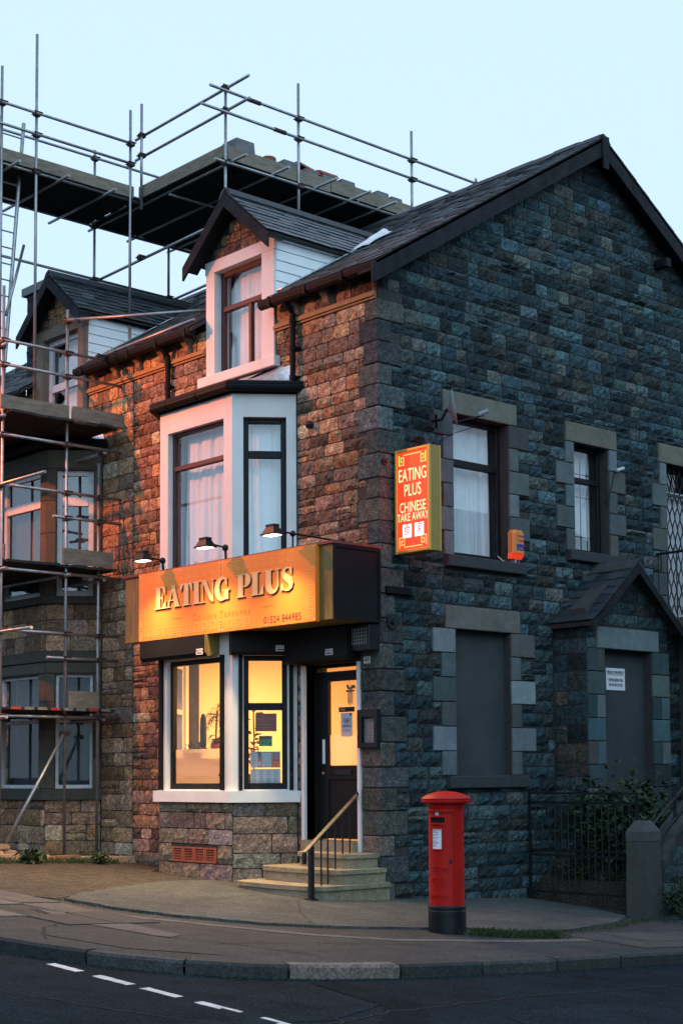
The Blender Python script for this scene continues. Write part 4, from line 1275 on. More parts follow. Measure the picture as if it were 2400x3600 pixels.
FRONT.box(m, -1.21, -0.62, -0.22, -0.167, 2.87, 2.952); FRONT.box(m, -1.21, -0.62, -0.22, -0.167, 1.55, 1.735)
FRONT.box(m, -1.21, -0.62, -0.22, -0.167, 0.76, 0.98); FRONT.box(m, -1.21, -0.62, -0.215, -0.185, 0.98, 1.55)
door = m.build('shop_door', 'dark_frame', house)
m = MB(); FRONT.box(m, -1.215, -0.615, -0.195, -0.19, 1.73, 2.875); m.build('pane', 'glass_shop', door)
m = MB(); FRONT.box(m, -1.06, -0.76, -0.167, -0.155, 1.61, 1.68, 0.004); m.build('letter_box', 'black_iron', door)
m = MB(); m.tube(FRONT.p(-1.29, -0.166, 1.63), FRONT.p(-1.29, -0.13, 1.63), 0.022, 10); m.build('door_knob', 'rail_worn', door, smooth=True)
m = MB(); FRONT.box(m, -1.325, -1.275, -0.166, -0.158, 1.76, 2.09, 0.003); m.build('finger_plate', 'paper', door)
FROST = bpy.data.materials.new('frosted_film'); FROST.use_nodes = True
nt = FROST.node_tree; nt.nodes.clear()
o_ = nt.nodes.new('ShaderNodeOutputMaterial'); mx = nt.nodes.new('ShaderNodeMixShader'); mx.inputs[0].default_value = 0.25
tl = nt.nodes.new('ShaderNodeBsdfTranslucent'); tl.inputs[0].default_value = (0.85, 0.82, 0.76, 1)
df = nt.nodes.new('ShaderNodeBsdfDiffuse'); df.inputs[0].default_value = (0.5, 0.48, 0.45, 1)
nt.links.new(tl.outputs[0], mx.inputs[1]); nt.links.new(df.outputs[0], mx.inputs[2]); nt.links.new(mx.outputs[0], o_.inputs[0])
M['film'] = FROST
m = MB(); FRONT.box(m, -1.21, -0.62, -0.199, -0.197, 1.74, 2.15); m.build('frosted_film', 'film', door)
m = MB(); BAYF.box(m, -3.66, -2.44, -0.118, -0.115, 1.49, 1.985); m.build('frosted_film', 'film', house)
m = MB()   # room lining
m.box(-4.6, -0.46, 4.2, 4.3, 0.6, 3.6); m.box(-4.72, -4.6, 0.39, 4.2, 0.6, 3.6); m.box(-0.46, -0.40, 0.39, 4.2, 0.6, 3.6)
m.build('shop_wall', 'cream', house)
m = MB(); m.box(-4.6, -0.47, 0.36, 4.2, 0.6, 0.74); m.build('shop_floor', 'vent', house)
m = MB(); m.box(-4.6, -0.40, 0.36, 4.2, 3.5, 3.6); m.prism([(-4.38, 0.39, 3.5), (-3.85, -0.53, 3.5), (-2.25, -0.53, 3.5), (-1.72, 0.39, 3.5)], (0, 0, 0.1)); m.build('shop_ceiling', 'cream', house)
# inner window seat, counter
m = MB(); m.prism([(-4.2, 0.1, 1.42), (-3.82, -0.5, 1.42), (-2.28, -0.5, 1.42), (-1.9, 0.1, 1.42)], (0, 0, 0.05)); m.build('window_seat', 'cream', house)
cnt = MB(); cnt.box(-3.9, -1.6, 2.4, 2.9, 0.74, 1.75); cnt = cnt.build('counter', 'cream', None); tag(cnt, 'cream counter inside the lit takeaway', 'counter')
m = MB(); m.box(-1.62, -0.9, 4.16, 4.195, 1.9, 3.0)
pic = m.build('wall_picture', mat('orange_street_mural', (0.62, 0.25, 0.07), rough=0.8, var=0.6, scale=7), None); tag(pic, 'orange street picture on the wall seen through the shop door', 'picture')
lampi = thing('ceiling_light', 'glowing warm tube light under the takeaway ceiling', 'ceiling light', (-2.3, 1.5, 3.4))
m = MB(); m.box(-2.95, -1.55, 1.44, 1.56, 3.44, 3.5); m.build('fitting', 'paper', lampi)
m = MB(); m.tube((-2.9, 1.5, 3.41), (-1.6, 1.5, 3.41), 0.022, 10); m.build('tube', mat('lit_tube', (1, 0.8, 0.5), emit=(1, 0.62, 0.2), estr=14), lampi)
ld = bpy.data.lights.new('shop_light', 'AREA'); ld.shape = 'RECTANGLE'; ld.size = 1.3; ld.size_y = 0.15; ld.energy = 260; ld.color = (1.0, 0.53, 0.17)
lo = bpy.data.objects.new('shop_light', ld); place(lo, lampi); lo.location = (0, 0, -0.04)
ld2 = bpy.data.lights.new('shop_light', 'POINT'); ld2.energy = 110; ld2.color = (1.0, 0.53, 0.17); ld2.shadow_soft_size = 0.12
lo2 = bpy.data.objects.new('shop_light', ld2); place(lo2, lampi); lo2.location = (0, 0, -0.16)

# ------------------------------------------------------------------ entrance steps and handrail
steps = thing('entrance_steps', 'three curved worn stone steps up to the shop door', 'steps', (-0.7, -0.6, 0.09))
def stepslab(name, pts, z0, z1, nose=0.025):
    m = MB(); m.prism([(x, y, z0) for x, y in pts], (0, 0, z1 - 0.055 - z0)); m.build('riser', 'step', steps)
    cx = sum(p[0] for p in pts) / len(pts); cy = sum(p[1] for p in pts) / len(pts)
    P = [(x + (nose if x > cx else -nose) * (abs(x - cx) > 0.3), y - nose * (y < cy), z1 - 0.053) for x, y in pts]
    m = MB(); m.prism(P, (0, 0, 0.053)); m.build('tread', 'step', steps)
stepslab('step', [(-1.62, -0.02), (-1.62, -0.95), (-1.52, -1.12), (-1.2, -1.2), (-0.6, -1.24), (0.0, -1.2), (0.16, -1.1), (0.16, -0.02)], -0.1, 0.245)
stepslab('step', [(-1.56, -0.02), (-1.54, -0.66), (-1.42, -0.76), (-0.9, -0.84), (-0.3, -0.84), (0.08, -0.76), (0.08, -0.02)], 0.245, 0.425)
stepslab('step', [(-1.50, -0.02), (-1.12, -0.42), (-0.9, -0.5), (-0.2, -0.5), (-0.05, -0.42), (-0.05, -0.02)], 0.425, 0.605)
m = MB(); m.box(-1.46, -0.42, -0.12, 0.35, 0.605, 0.74); m.build('threshold', 'step', steps)
rail = thing('handrail', 'sloping black iron handrail with balusters beside the shop steps', 'handrail', (0.06, -1.24, 0.08))
A_, B_ = Vector((0.13, -1.42, 0.66)), Vector((-0.42, -0.03, 1.345))
NW = A_.lerp(B_, 0.12)
m = MB(); m.box(NW.x - 0.028, NW.x + 0.028, NW.y - 0.028, NW.y + 0.028, 0.06, NW.z); m.build('newel_post', 'black_iron', rail)
m = MB(); m.box(NW.x - 0.06, NW.x + 0.06, NW.y - 0.06, NW.y + 0.06, 0.085, 0.105); m.build('foot_plate', 'black_iron', rail)
d = (B_ - A_).normalized(); sdv = d.cross(Vector((0, 0, 1))).normalized() * 0.026; upw = Vector((0, 0, 0.022))
m = MB(); m.hexa([A_ - sdv, A_ + sdv, B_ + sdv, B_ - sdv, A_ - sdv + upw, A_ + sdv + upw, B_ + sdv + upw, B_ - sdv + upw]); m.build('top_rail', 'rail_worn', rail)
m = MB(); m.box(A_.x - 0.02, A_.x + 0.02, A_.y - 0.02, A_.y + 0.02, A_.z - 0.13, A_.z + 0.005); m.build('rail_end', 'black_iron', rail)
for t, zb in ((0.30, 0.24), (0.42, 0.24), (0.56, 0.42), (0.70, 0.42), (0.84, 0.6)):
    p = A_.lerp(B_, t); m = MB(); m.tube((p.x, p.y, zb), (p.x, p.y, p.z + 0.005), 0.011, 8); m.build('baluster', 'black_iron', rail)
m = MB(); m.tube(B_ + Vector((0.0, -0.02, 0.01)), B_ + Vector((0, 0.05, 0.01)), 0.04, 10); m.build('wall_plate', 'black_iron', rail)
# ------------------------------------------------------------------ fascia sign
sign = thing('shop_fascia', 'long orange shop fascia lettered EATING PLUS above the lit window', 'shop sign', (-2.25, -0.45, 3.55))
m = MB(); m.box(-4.56, 0.045, -0.85, -0.04, 3.565, 4.52); m.build('fascia_box', 'box_olive', sign)
m = MB(); m.box(-4.60, 0.075, -0.88, -0.045, 4.522, 4.555); m.build('top_cover', 'box_trim', sign)
m = MB(); m.box(0.047, 0.058, -0.86, -0.05, 3.56, 4.515)
m.build('side_panel', 'box_dark', sign)
for y0, y1, z0, z1 in ((-0.86, -0.825, 3.56, 4.515), (-0.085, -0.05, 3.56, 4.515), (-0.825, -0.085, 3.56, 3.60), (-0.825, -0.085, 4.475, 4.515)):
    m = MB(); m.box(0.059, 0.072, y0, y1, z0, z1); m.build('side_trim', 'box_dark', sign)
SF = Fr((0, -0.85), (1, 0), (0, -1))
PU0, PU1, PZ0, PZ1 = -4.12, -0.215, 3.55, 4.535
m = MB(); SF.box(m, PU0, (PU0 + PU1) / 2 - 0.002, 0.002, 0.068, PZ0, PZ1, 0.004); SF.box(m, (PU0 + PU1) / 2 + 0.002, PU1, 0.002, 0.068, PZ0, PZ1, 0.004)
m.build('front_panel', 'fascia_gold', sign)
SN = 0.068
for u in (PU0 + 0.03, -3.1, (PU0 + PU1) / 2 - 0.03, (PU0 + PU1) / 2 + 0.03, -1.2, PU1 - 0.03):
    for z in (PZ0 + 0.03, PZ1 - 0.03):
        m = MB(); m.tube(SF.p(u, SN, z), SF.p(u, SN + 0.004, z), 0.009, 8); m.build('screw', 'paper', sign)
# key-pattern border, each motif a small square spiral
def key_mesh(pale):
    m = MB(); t = 0.0105; s = 0.062
    bars = [(-s, -s + t, -s, s), (-s, s, s - t, s), (s - t, s, -s * .62, s), (-s * .45, s, -s * .62, -s * .62 + t), (-s * .45, -s * .45 + t, -s * .62, s * .35), (-s * .45, s * .3, s * .35 - t, s * .35), (-s, s, -s - t * .1, -s + t * .9)]
    for a, b, c, d in bars:
        m.add([(a, 0, c), (b, 0, c), (b, 0, d), (a, 0, d), (a, -0.0015, c), (b, -0.0015, c), (b, -0.0015, d), (a, -0.0015, d)], BOXF)
    return m.mesh('key_motif', 'motif_pale')
km = key_mesh(True)
def key_at(u, z):
    o = bpy.data.objects.new('key_motif', km); place(o, sign)
    o.location = SF.p(u, SN + 0.0012, z) - sign.location
nk = 21
for i in range(nk):
    u = PU0 + 0.105 + i * (PU1 - PU0 - 0.21) / (nk - 1)
    key_at(u, PZ1 - 0.105)
    if u < -1.55 or i == nk - 1: key_at(u, PZ0 + 0.105)
for j in range(1, 5):
    z = PZ0 + 0.105 + j * (PZ1 - PZ0 - 0.21) / 5
    key_at(PU0 + 0.105, z); key_at(PU1 - 0.105, z)

# fat-face capitals drawn as polygons (unit height)
def stroke(pts):
    """pts: (x, y, half width) along a centre line -> outline polygon"""
    L, R = [], []
    n = len(pts)
    for i, (x, y, w) in enumerate(pts):
        x0, y0, _ = pts[max(0, i - 1)]; x1, y1, _ = pts[min(n - 1, i + 1)]
        tx, ty = x1 - x0, y1 - y0; l = math.hypot(tx, ty) or 1
        L.append((x - ty / l * w, y + tx / l * w)); R.append((x + ty / l * w, y - tx / l * w))
    return L + R[::-1]
def rect(a, b, c, d): return [(a, c), (b, c), (b, d), (a, d)]
def arcpts(cx, cy, rx, ry, a0, a1, wf, n=16):
    out = []
    for i in range(n + 1):
        t = math.radians(a0 + (a1 - a0) * i / n)
        out.append((cx + rx * math.cos(t), cy + ry * math.sin(t), wf(i / n)))
    return out
hs = 0.045
GL = {
 'E': (0.80, [rect(0.12, 0.40, 0, 1), rect(0.02, 0.74, 0, hs), rect(0.02, 0.74, 1 - hs, 1), rect(0.40, 0.55, 0.47, 0.53), [(0.74, 1), (0.74, 0.68), (0.70, 0.68), (0.56, 1 - hs), (0.56, 1)], [(0.78, 0), (0.78, 0.36), (0.74, 0.36), (0.58, hs), (0.58, 0)], [(0.58, 0.33), (0.58, 0.67), (0.55, 0.67), (0.50, 0.5), (0.55, 0.33)]]),
 'A': (0.92, [[(0.10, 0), (0.16, 0), (0.46, 0.86), (0.42, 1)], [(0.38, 1), (0.54, 1), (0.88, 0), (0.58, 0)], rect(0.22, 0.62, 0.30, 0.35), rect(0.0, 0.26, 0, hs), rect(0.50, 0.95, 0, hs)]),
 'T': (0.82, [rect(0.27, 0.55, 0, 1), rect(0.03, 0.79, 1 - hs, 1), [(0.03, 1), (0.03, 0.66), (0.06, 0.66), (0.22, 1 - hs), (0.22, 1)], [(0.79, 1), (0.79, 0.66), (0.76, 0.66), (0.60, 1 - hs), (0.60, 1)], rect(0.17, 0.65, 0, hs)]),
 'I': (0.50, [rect(0.11, 0.39, 0, 1), rect(0.02, 0.48, 0, hs), rect(0.02, 0.48, 1 - hs, 1)]),
 'N': (0.92, [rect(0.12, 0.17, 0, 1), rect(0.76, 0.81, 0, 1), [(0.10, 1), (0.36, 1), (0.81, 0.0), (0.76, 0.0), (0.60, 0.10)], rect(0.02, 0.27, 0, hs), rect(0.02, 0.30, 1 - hs, 1), rect(0.66, 0.91, 1 - hs, 1)]),
 'G': (0.94, [stroke(arcpts(0.47, 0.5, 0.34, 0.475, 42, 315, lambda t: 0.028 + 0.115 * math.sin(math.pi * min(1, max(0, (t - 0.05) / 0.9))) ** 1.5)), [(0.74, 0.98), (0.74, 0.64), (0.71, 0.64), (0.62, 0.80), (0.70, 0.98)], rect(0.58, 0.84, 0.02, 0.44), rect(0.50, 0.92, 0.40, 0.445)]),
 'P': (0.84, [rect(0.12, 0.40, 0, 1), rect(0.02, 0.52, 0, hs), rect(0.02, 0.50, 1 - hs, 1), rect(0.40, 0.52, 0.43, 0.475), stroke(arcpts(0.50, 0.7165, 0.21, 0.262, 90, -90, lambda t: 0.022 + 0.11 * math.sin(math.pi * t) ** 1.3))]),
 'L': (0.76, [rect(0.12, 0.40, 0, 1), rect(0.02, 0.70, 0, hs), rect(0.02, 0.52, 1 - hs, 1), [(0.72, 0), (0.72, 0.38), (0.69, 0.38), (0.54, hs), (0.54, 0)]]),
 'U': (0.92, [rect(0.12, 0.40, 0.30, 1), rect(0.76, 0.81, 0.33, 1), rect(0.02, 0.52, 1 - hs, 1), rect(0.66, 0.91, 1 - hs, 1), stroke([(0.26, 0.34, 0.14)] + arcpts(0.5225, 0.33, 0.262, 0.285, 185, 360, lambda t: 0.135 * (1 - t) ** 1.2 + 0.025))]),
 'S': (0.72, [stroke([(0.58, 0.86, 0.025), (0.50, 0.95, 0.03), (0.36, 0.97, 0.035), (0.23, 0.92, 0.06), (0.17, 0.80, 0.095), (0.22, 0.67, 0.125), (0.36, 0.55, 0.145), (0.50, 0.43, 0.145), (0.58, 0.29, 0.12), (0.56, 0.14, 0.085), (0.46, 0.05, 0.05), (0.32, 0.03, 0.033), (0.18, 0.07, 0.03), (0.10, 0.18, 0.025)]), [(0.62, 1.0), (0.62, 0.68), (0.59, 0.68), (0.52, 0.86), (0.56, 0.95)], [(0.06, 0.0), (0.06, 0.34), (0.09, 0.34), (0.17, 0.14), (0.12, 0.05)]]),
}
def fat_text(word, u0, u1, z0, h):
    tw = sum(GL[c][0] for c in word)
    k = (u1 - u0) / tw
    u = u0
    for c in word:
        w, polys = GL[c]
        lm, sm_ = MB(), MB()
        for q, pl in enumerate(polys):
            e = 0.012 + 0.0006 * q
            lm.prism([SF.p(u + x * k, SN + 0.004, z0 + y * h) for x, y in pl], SF.N * e)
            sm_.prism([SF.p(u + x * k + 0.020, SN + 0.0008 + 0.0001 * q, z0 + y * h - 0.020) for x, y in pl], SF.N * 0.001)
        lm.build('letter', 'letter_gold', sign); sm_.build('letter_shadow', 'letter_dark', sign)
        u += w * k
fat_text('EATING', -3.71, -1.95, 3.985, 0.31)
fat_text('PLUS', -1.82, -0.63, 3.985, 0.31)
text_mesh('Chinese Takeaway', 0.128, 'print_gold', SF, -2.17, SN + 0.0015, 3.80, ext=0.001, parent=sign, spacing=1.32, sx=1.0)
text_mesh('01524 844985', 0.135, 'box_trim', SF, -0.87, SN + 0.0015, 3.635, ext=0.001, parent=sign, spacing=1.0, sx=0.98)
for a, b in ((-3.27, -3.05), (-1.27, -1.04)):
    m = MB(); SF.box(m, a, b, SN + 0.0005, SN + 0.002, 3.815, 3.83); m.build('dash', 'print_gold', sign)

# ------------------------------------------------------------------ sign lamps
def sign_lamp(x, zz, label, long_arm=False, energy=720):
    t = thing('sign_lamp', label, 'lamp', (x, -0.85, 4.56), 'lamps over the fascia')
    hx, hy, hz = x, -1.22, zz + 0.035
    m = MB()
    w0, w1, d0, d1 = 0.075, 0.125, 0.045, 0.085
    m.hexa([(hx - w1, hy - d1, hz - .045), (hx + w1, hy - d1, hz - .045), (hx + w1, hy + d1, hz - .045), (hx - w1, hy + d1, hz - .045), (hx - w0, hy - d0, hz + .045), (hx + w0, hy - d0, hz + .045), (hx + w0, hy + d0, hz + .045), (hx - w0, hy + d0, hz + .045)])
    m.box(hx - 0.08, hx + 0.08, hy - 0.05, hy + 0.05, hz + .046, hz + .075)
    m.build('lamp_head', 'black_paint', t)
    m = MB(); m.box(hx - w1 - .012, hx + w1 + .012, hy - d1 - .012, hy + d1 + .012, hz - .062, hz - .046); m.build('lamp_rim', 'black_paint', t)
    m = MB(); m.box(hx - w1 + .02, hx + w1 - .02, hy - d1 + .02, hy + d1 - .02, hz - .068, hz - .0625)
    m.build('lamp_glass', M['lit_lamp'], t)
    m = MB()
    if long_arm:
        m.path([(hx, hy + 0.08, hz), (hx, -0.02, hz - 0.03)], 0.013, 8); m.tube((hx, -0.88, hz - 0.01), (hx, -0.88, 4.55), 0.012, 8)
        m.lathe((hx, -0.88, hz - 0.01), [(0, .045), (.03, .03), (.042, 0), (.03, -.03), (0, -.045)], 10); m.tube((hx, -0.06, hz - .03), (hx, 0.01, hz - .03), 0.05, 10)
    else:
        m.tube((hx, hy + 0.08, hz), (hx, -0.9, hz - 0.025), 0.013, 8)
        m.lathe((hx, -0.88, hz - 0.03), [(0, .05), (.035, .035), (.045, 0), (.035, -.035), (0, -.05)], 10); m.tube((hx, -0.88, hz - .03), (hx, -0.87, 4.55), 0.018, 8)
    m.build('lamp_arm', 'black_paint', t)
    sd = bpy.data.lights.new('lamp_spot', 'SPOT'); sd.energy = energy; sd.color = (1.0, 0.70, 0.34)
    sd.spot_size = math.radians(136); sd.spot_blend = 1.0; sd.shadow_soft_size = 0.05
    so = bpy.data.objects.new('lamp_spot', sd); place(so, t)
    so.location = Vector((hx, hy, hz - 0.085)) - t.location
    so.rotation_euler = (math.radians(-30), 0, 0)        # aimed down and out, the fascia catches the edge of the beam
M['lit_lamp'] = mat('lit_lamp_glass', (1, 0.9, 0.7), emit=(1.0, 0.86, 0.62), estr=9)
sign_lamp(-3.58, 4.68, 'small black lamp over the left end of the orange fascia')
sign_lamp(-2.12, 4.70, 'small black lamp over the middle of the orange fascia')
sign_lamp(-0.70, 4.70, 'small black lamp on a long rod arm over the right end of the fascia', True)

# ------------------------------------------------------------------ roller-shutter housings
def label_plate(parent, fr, u, n, z, w=0.15):
    m = MB(); fr.box(m, u - w / 2, u + w / 2, n, n + 0.003, z - 0.04, z + 0.04); p = m.build('maker_label', 'paper', parent)
    text_mesh('ARROW-AE', 0.042, 'box_trim', fr, u, n + 0.004, z + 0.014, ext=0.0005, parent=p, sx=0.72)
    m = MB(); fr.box(m, u - w * .4, u + w * .4, n + 0.003, n + 0.004, z - 0.028, z - 0.01); m.build('label_text_line', 'box_trim', p)
s1 = thing('shutter_housing', 'brown shutter housing over the front shop window with end cap coloured as lamplit', 'shutter housing', (-3.2, -0.8, 3.25))
m = MB(); m.prism([(-4.06, -0.72, 3.30), (-4.06, -0.90, 3.25), (-4.06, -0.94, 3.30), (-4.06, -0.94, 3.55), (-4.06, -0.72, 3.55)], (1.56, 0, 0)); m.build('housing', 'shutter', s1)
m = MB(); m.prism([(-2.498, -0.715, 3.295), (-2.498, -0.905, 3.245), (-2.498, -0.945, 3.30), (-2.498, -0.945, 3.555), (-2.498, -0.715, 3.555)], (0.02, 0, 0)); m.build('end_cap', 'box_olive', s1)  # gold lamplight on the cap is put into its colour
label_plate(s1, Fr((0, -0.94), (1, 0), (0, -1)), -2.62, 0.002, 3.315)
s2 = thing('shutter_housing', 'dark shutter housing over the angled shop window', 'shutter housing', (-1.9, -0.5, 3.25))
m = MB(); m.prism([CANT.p(-0.02, n, z) for n, z in ((0.01, 3.27), (0.16, 3.24), (0.20, 3.28), (0.20, 3.545), (0.01, 3.545))], CANT.U * 0.86); m.build('housing', 'shutter', s2)
m = MB(); CANT.box(m, -0.045, -0.022, 0.0, 0.205, 3.25, 3.55); m.build('end_cap', 'shutter', s2)
label_plate(s2, CANT, 0.66, 0.202, 3.33)
s3 = thing('shutter_housing', 'dark shutter housing over the shop door', 'shutter housing', (-1.0, -0.2, 3.1))
m = MB(); m.prism([(-1.60, -0.05, 3.13), (-1.60, -0.24, 3.10), (-1.60, -0.28, 3.14), (-1.60, -0.28, 3.54), (-1.60, -0.05, 3.54)], (1.26, 0, 0)); m.build('housing', 'shutter', s3)
label_plate(s3, Fr((0, -0.28), (1, 0), (0, -1)), -0.68, 0.002, 3.22)
# guide channels beside the windows
for fr, u, w in ((BAYF, -3.86, 0.06), (BAYF, -2.42, 0.05), (CANT, 0.085, 0.055), (CANT, 0.775, 0.055)):
    m = MB(); fr.box(m, u, u + w, 0.002, 0.05, 1.41, 3.27); o = m.build('shutter_guide', 'shutter', house)
    m = MB(); m.tube(fr.p(u + w / 2, 0.05, 1.62), fr.p(u + w / 2, 0.075, 1.62), 0.018, 8); m.build('guide_lock', 'black_iron', o)

# ------------------------------------------------------------------ projecting illuminated sign
ps = thing('projecting_sign', 'glowing red projecting sign reading EATING PLUS CHINESE TAKE AWAY', 'shop sign', (0.4, 0.31, 4.47))
X0, X1, YF, YB, ZA, ZB = 0.075, 0.71, 0.225, 0.405, 4.465, 5.825
RF = Fr((0, YF), (1, 0), (0, -1))
M['sign_gold'] = mat('gold_sign_frame', (0.62, 0.33, 0.06), rough=0.4, metal=0.2)
M['sign_side'] = mat('dull_gold_sign_side', (0.30, 0.21, 0.06), rough=0.55, var=0.12, scale=7)
M['sign_red'] = mat('backlit_red_face', (0.7, 0.03, 0.01), rough=0.4, emit=(1.0, 0.020, 0.006), estr=3.2, sample=True)
M['sign_cream'] = mat('backlit_cream_letter', (0.9, 0.7, 0.4), rough=0.4, emit=(1.0, 0.76, 0.33), estr=1.0)
M['sign_yellow'] = mat('backlit_yellow_line', (0.9, 0.6, 0.2), rough=0.4, emit=(1.0, 0.56, 0.14), estr=1.0)
M['sign_white'] = mat('backlit_white_tile', (0.95, 0.93, 0.9), rough=0.4, emit=(1.0, 0.93, 0.86), estr=1.1)
M['sign_redink'] = mat('red_ink_on_sign', (0.5, 0.03, 0.015), rough=0.5, emit=(0.6, 0.03, 0.01), estr=0.5)
m = MB(); m.box(X0, X1, YF + 0.012, YB - 0.012, ZA, ZB); m.build('sign_case', 'sign_side', ps)
for a, b, c, d in ((X0 - .004, X0 + .04, ZA - .004, ZB + .004), (X1 - .04, X1 + .004, ZA - .004, ZB + .004), (X0 + .04, X1 - .04, ZA - .004, ZA + .045), (X0 + .04, X1 - .04, ZB - .04, ZB + .004)):
    for fr_, nm in ((RF, 'f'), (Fr((0, YB), (1, 0), (0, 1)), 'b')):
        m = MB(); fr_.box(m, a, b, -0.012, 0.022, c, d, 0.01); m.build('sign_frame', 'sign_gold', ps)
m = MB(); RF.box(m, X0 + .04, X1 - .04, -0.010, 0.004, ZA + .045, ZB - .04); m.build('sign_face', 'sign_red', ps)
m = MB(); Fr((0, YB), (1, 0), (0, 1)).box(m, X0 + .04, X1 - .04, -0.010, 0.004, ZA + .045, ZB - .04); m.build('sign_face', 'sign_red', ps)
for z in (4.75, 5.5):
    m = MB(); m.box(-0.02, X0 - .005, 0.29, 0.34, z, z + 0.04); m.build('bracket', 'black_iron', ps)
uc = (X0 + X1) / 2
for body, sz, z, sx, sy in (('EATING', 0.185, 5.475, 0.80, 1.28), ('PLUS', 0.185, 5.275, 0.80, 1.22), ('CHINESE', 0.155, 5.055, 0.80, 1.22), ('TAKE AWAY', 0.125, 4.925, 0.80, 1.2)):
    text_mesh(body, sz, 'sign_cream', RF, uc, 0.0055, z, ext=0.0012, parent=ps, sx=sx, sy=sy, name='sign_lettering')
for u, ch_ in ((uc - 0.105, '\u98df'), (uc + 0.115, '\u5bb6')):
    m = MB(); RF.box(m, u - 0.082, u + 0.082, 0.004, 0.0055, 4.665, 4.84); tl_ = m.build('sign_tile', 'sign_white', ps)
    try: text_mesh(ch_, 0.155, 'sign_redink', RF, u, 0.0065, 4.755, ext=0.0006, parent=ps, sx=0.85, name='sign_character')
    except Exception: pass
def fretline(pts):
    for (a, b), (c, d) in zip(pts, pts[1:]):
        RF.box(m, min(a, c) - .006, max(a, c) + .006, 0.004, 0.006, min(b, d) - .006, max(b, d) + .006)
for su, sz in ((1, 1), (-1, 1), (1, -1), (-1, -1)):
    m = MB()
    cu_, cz_ = (X0 + .075 if su > 0 else X1 - .075), (ZA + .08 if sz > 0 else ZB - .075)
    q = lambda a, b: (cu_ + su * a, cz_ + sz * b)
    fretline([q(0.0, 0.125), q(0.0, 0.0) if sz < 0 else q(0, 0.125)])
    fretline([q(0, 0.125), q(0.085, 0.125), q(0.085, 0.03), q(0.035, 0.03), q(0.035, 0.085), q(0.06, 0.085)])
    fretline([q(0, 0), q(0, 0.125)])
    m.build('corner_fret', 'sign_yellow', ps)
m = MB()
fretline([(X0 + .16, ZB - .075), (X1 - .16, ZB - .075)])
m.build('border_line', 'sign_yellow', ps); m = MB()
fretline([(X0 + .16, ZA + .08), (X1 - .16, ZA + .08)])
m.build('border_line', 'sign_yellow', ps)

# ------------------------------------------------------------------ small fittings on the walls
pl = thing('house_number', 'small white tile with the number 48 beside the shop door', 'number plate', (-0.22, -0.03, 3.06))
m = MB(); FRONT.box(m, -0.285, -0.155, 0.02, 0.034, 3.05, 3.145, 0.004); m.build('tile', 'paper', pl)
text_mesh('48', 0.095, 'ink', FRONT, -0.22, 0.036, 3.098, ext=0.0008, parent=pl)
mc = thing('menu_case', 'black wall case holding a lit menu behind wire grid beside the door', 'menu case', (-0.16, -0.05, 1.95))
m = MB()
for a, b, c, d in ((-0.35, -0.27, 1.955, 2.45), (-0.04, 0.02, 1.955, 2.45), (-0.27, -0.04, 1.955, 2.02), (-0.27, -0.04, 2.35, 2.45)):
    FRONT.box(m, a, b, 0.0, 0.10, c, d, 0.006)
m.build('case_frame', 'black_paint', mc)
m = MB(); FRONT.box(m, -0.27, -0.04, 0.03, 0.045, 2.02, 2.35); m.build('menu', 'paper', mc)
m = MB()
for k in range(10): FRONT.box(m, -0.268 + k * 0.0247, -0.262 + k * 0.0247, 0.062, 0.066, 2.02, 2.35)
for k in range(12): FRONT.box(m, -0.27, -0.04, 0.067, 0.070, 2.03 + k * 0.0275, 2.035 + k * 0.0275)
m.build('wire_grid', 'black_iron', mc)
for z in (2.05, 2.33): 
    m = MB(); FRONT.box(m, -0.368, -0.35, 0.04, 0.08, z, z + 0.05); m.build('hinge', 'black_iron', mc)
sl_ = thing('security_light', 'dark meshed floodlight box under the fascia corner', 'security light', (-0.15, -0.1, 3.2))
m = MB(); FRONT.box(m, -0.33, 0.02, 0.03, 0.22, 3.21, 3.54, 0.01); m.build('light_body', 'black_paint', sl_)
m = MB()
for k in range(7): FRONT.box(m, -0.30 + k * 0.045, -0.293 + k * 0.045, 0.22, 0.226, 3.28, 3.50)
for k in range(5): FRONT.box(m, -0.30, -0.02, 0.226, 0.231, 3.30 + k * 0.045, 3.306 + k * 0.045)
m.build('light_mesh', 'tube', sl_)
for (y, z, rr_), lab in (((0.18, 3.59, 0.10), 'dark round wall plate at the corner below the fascia'), ((0.25, 4.745, 0.062), 'small dark round wall plate behind the red sign'), ((0.06, 5.68, 0.05), 'small dark round wall plate above the red sign corner')):
    w_ = thing('wall_plate', lab, 'wall plate', (0.03, y, z))
    m = MB(); m.tube((0.0, y, z), (0.055, y, z), rr_, 16); m.build('disc', 'black_iron', w_)
    m = MB(); m.tube((0.055, y, z), (0.085, y, z), rr_ * 0.35, 8); m.build('bolt', 'black_iron', w_)
w_ = thing('cable_box', 'black horizontal cable cover on the gable beside the fascia', 'cable cover', (0.05, 0.28, 3.95))
m = MB(); GABLE.box(m, 0.06, 0.50, 0.02, 0.09, 3.95, 4.05, 0.008); m.build('cover', 'black_plastic', w_)
w_ = thing('wall_lamp', 'small dark round fitting on the front wall right of the bay', 'wall fitting', (-1.30, -0.03, 6.35))
m = MB(); m.lathe((-1.30, -0.07, 6.38), [(0, .06), (.04, .045), (.06, 0), (.04, -.045), (0, -.06)], 12); m.tube((-1.30, -0.05, 6.38), (-1.30, 0.0, 6.38), 0.025, 8); m.build('fitting', 'black_iron', w_)
w_ = thing('overflow_pipe', 'short dark pipe stub low on the front wall above the fascia', 'pipe', (-1.05, 0, 4.62))
m = MB(); m.tube((-0.96, 0.02, 4.66), (-0.96, -0.14, 4.66), 0.04, 10); m.build('stub', 'black_iron', w_)

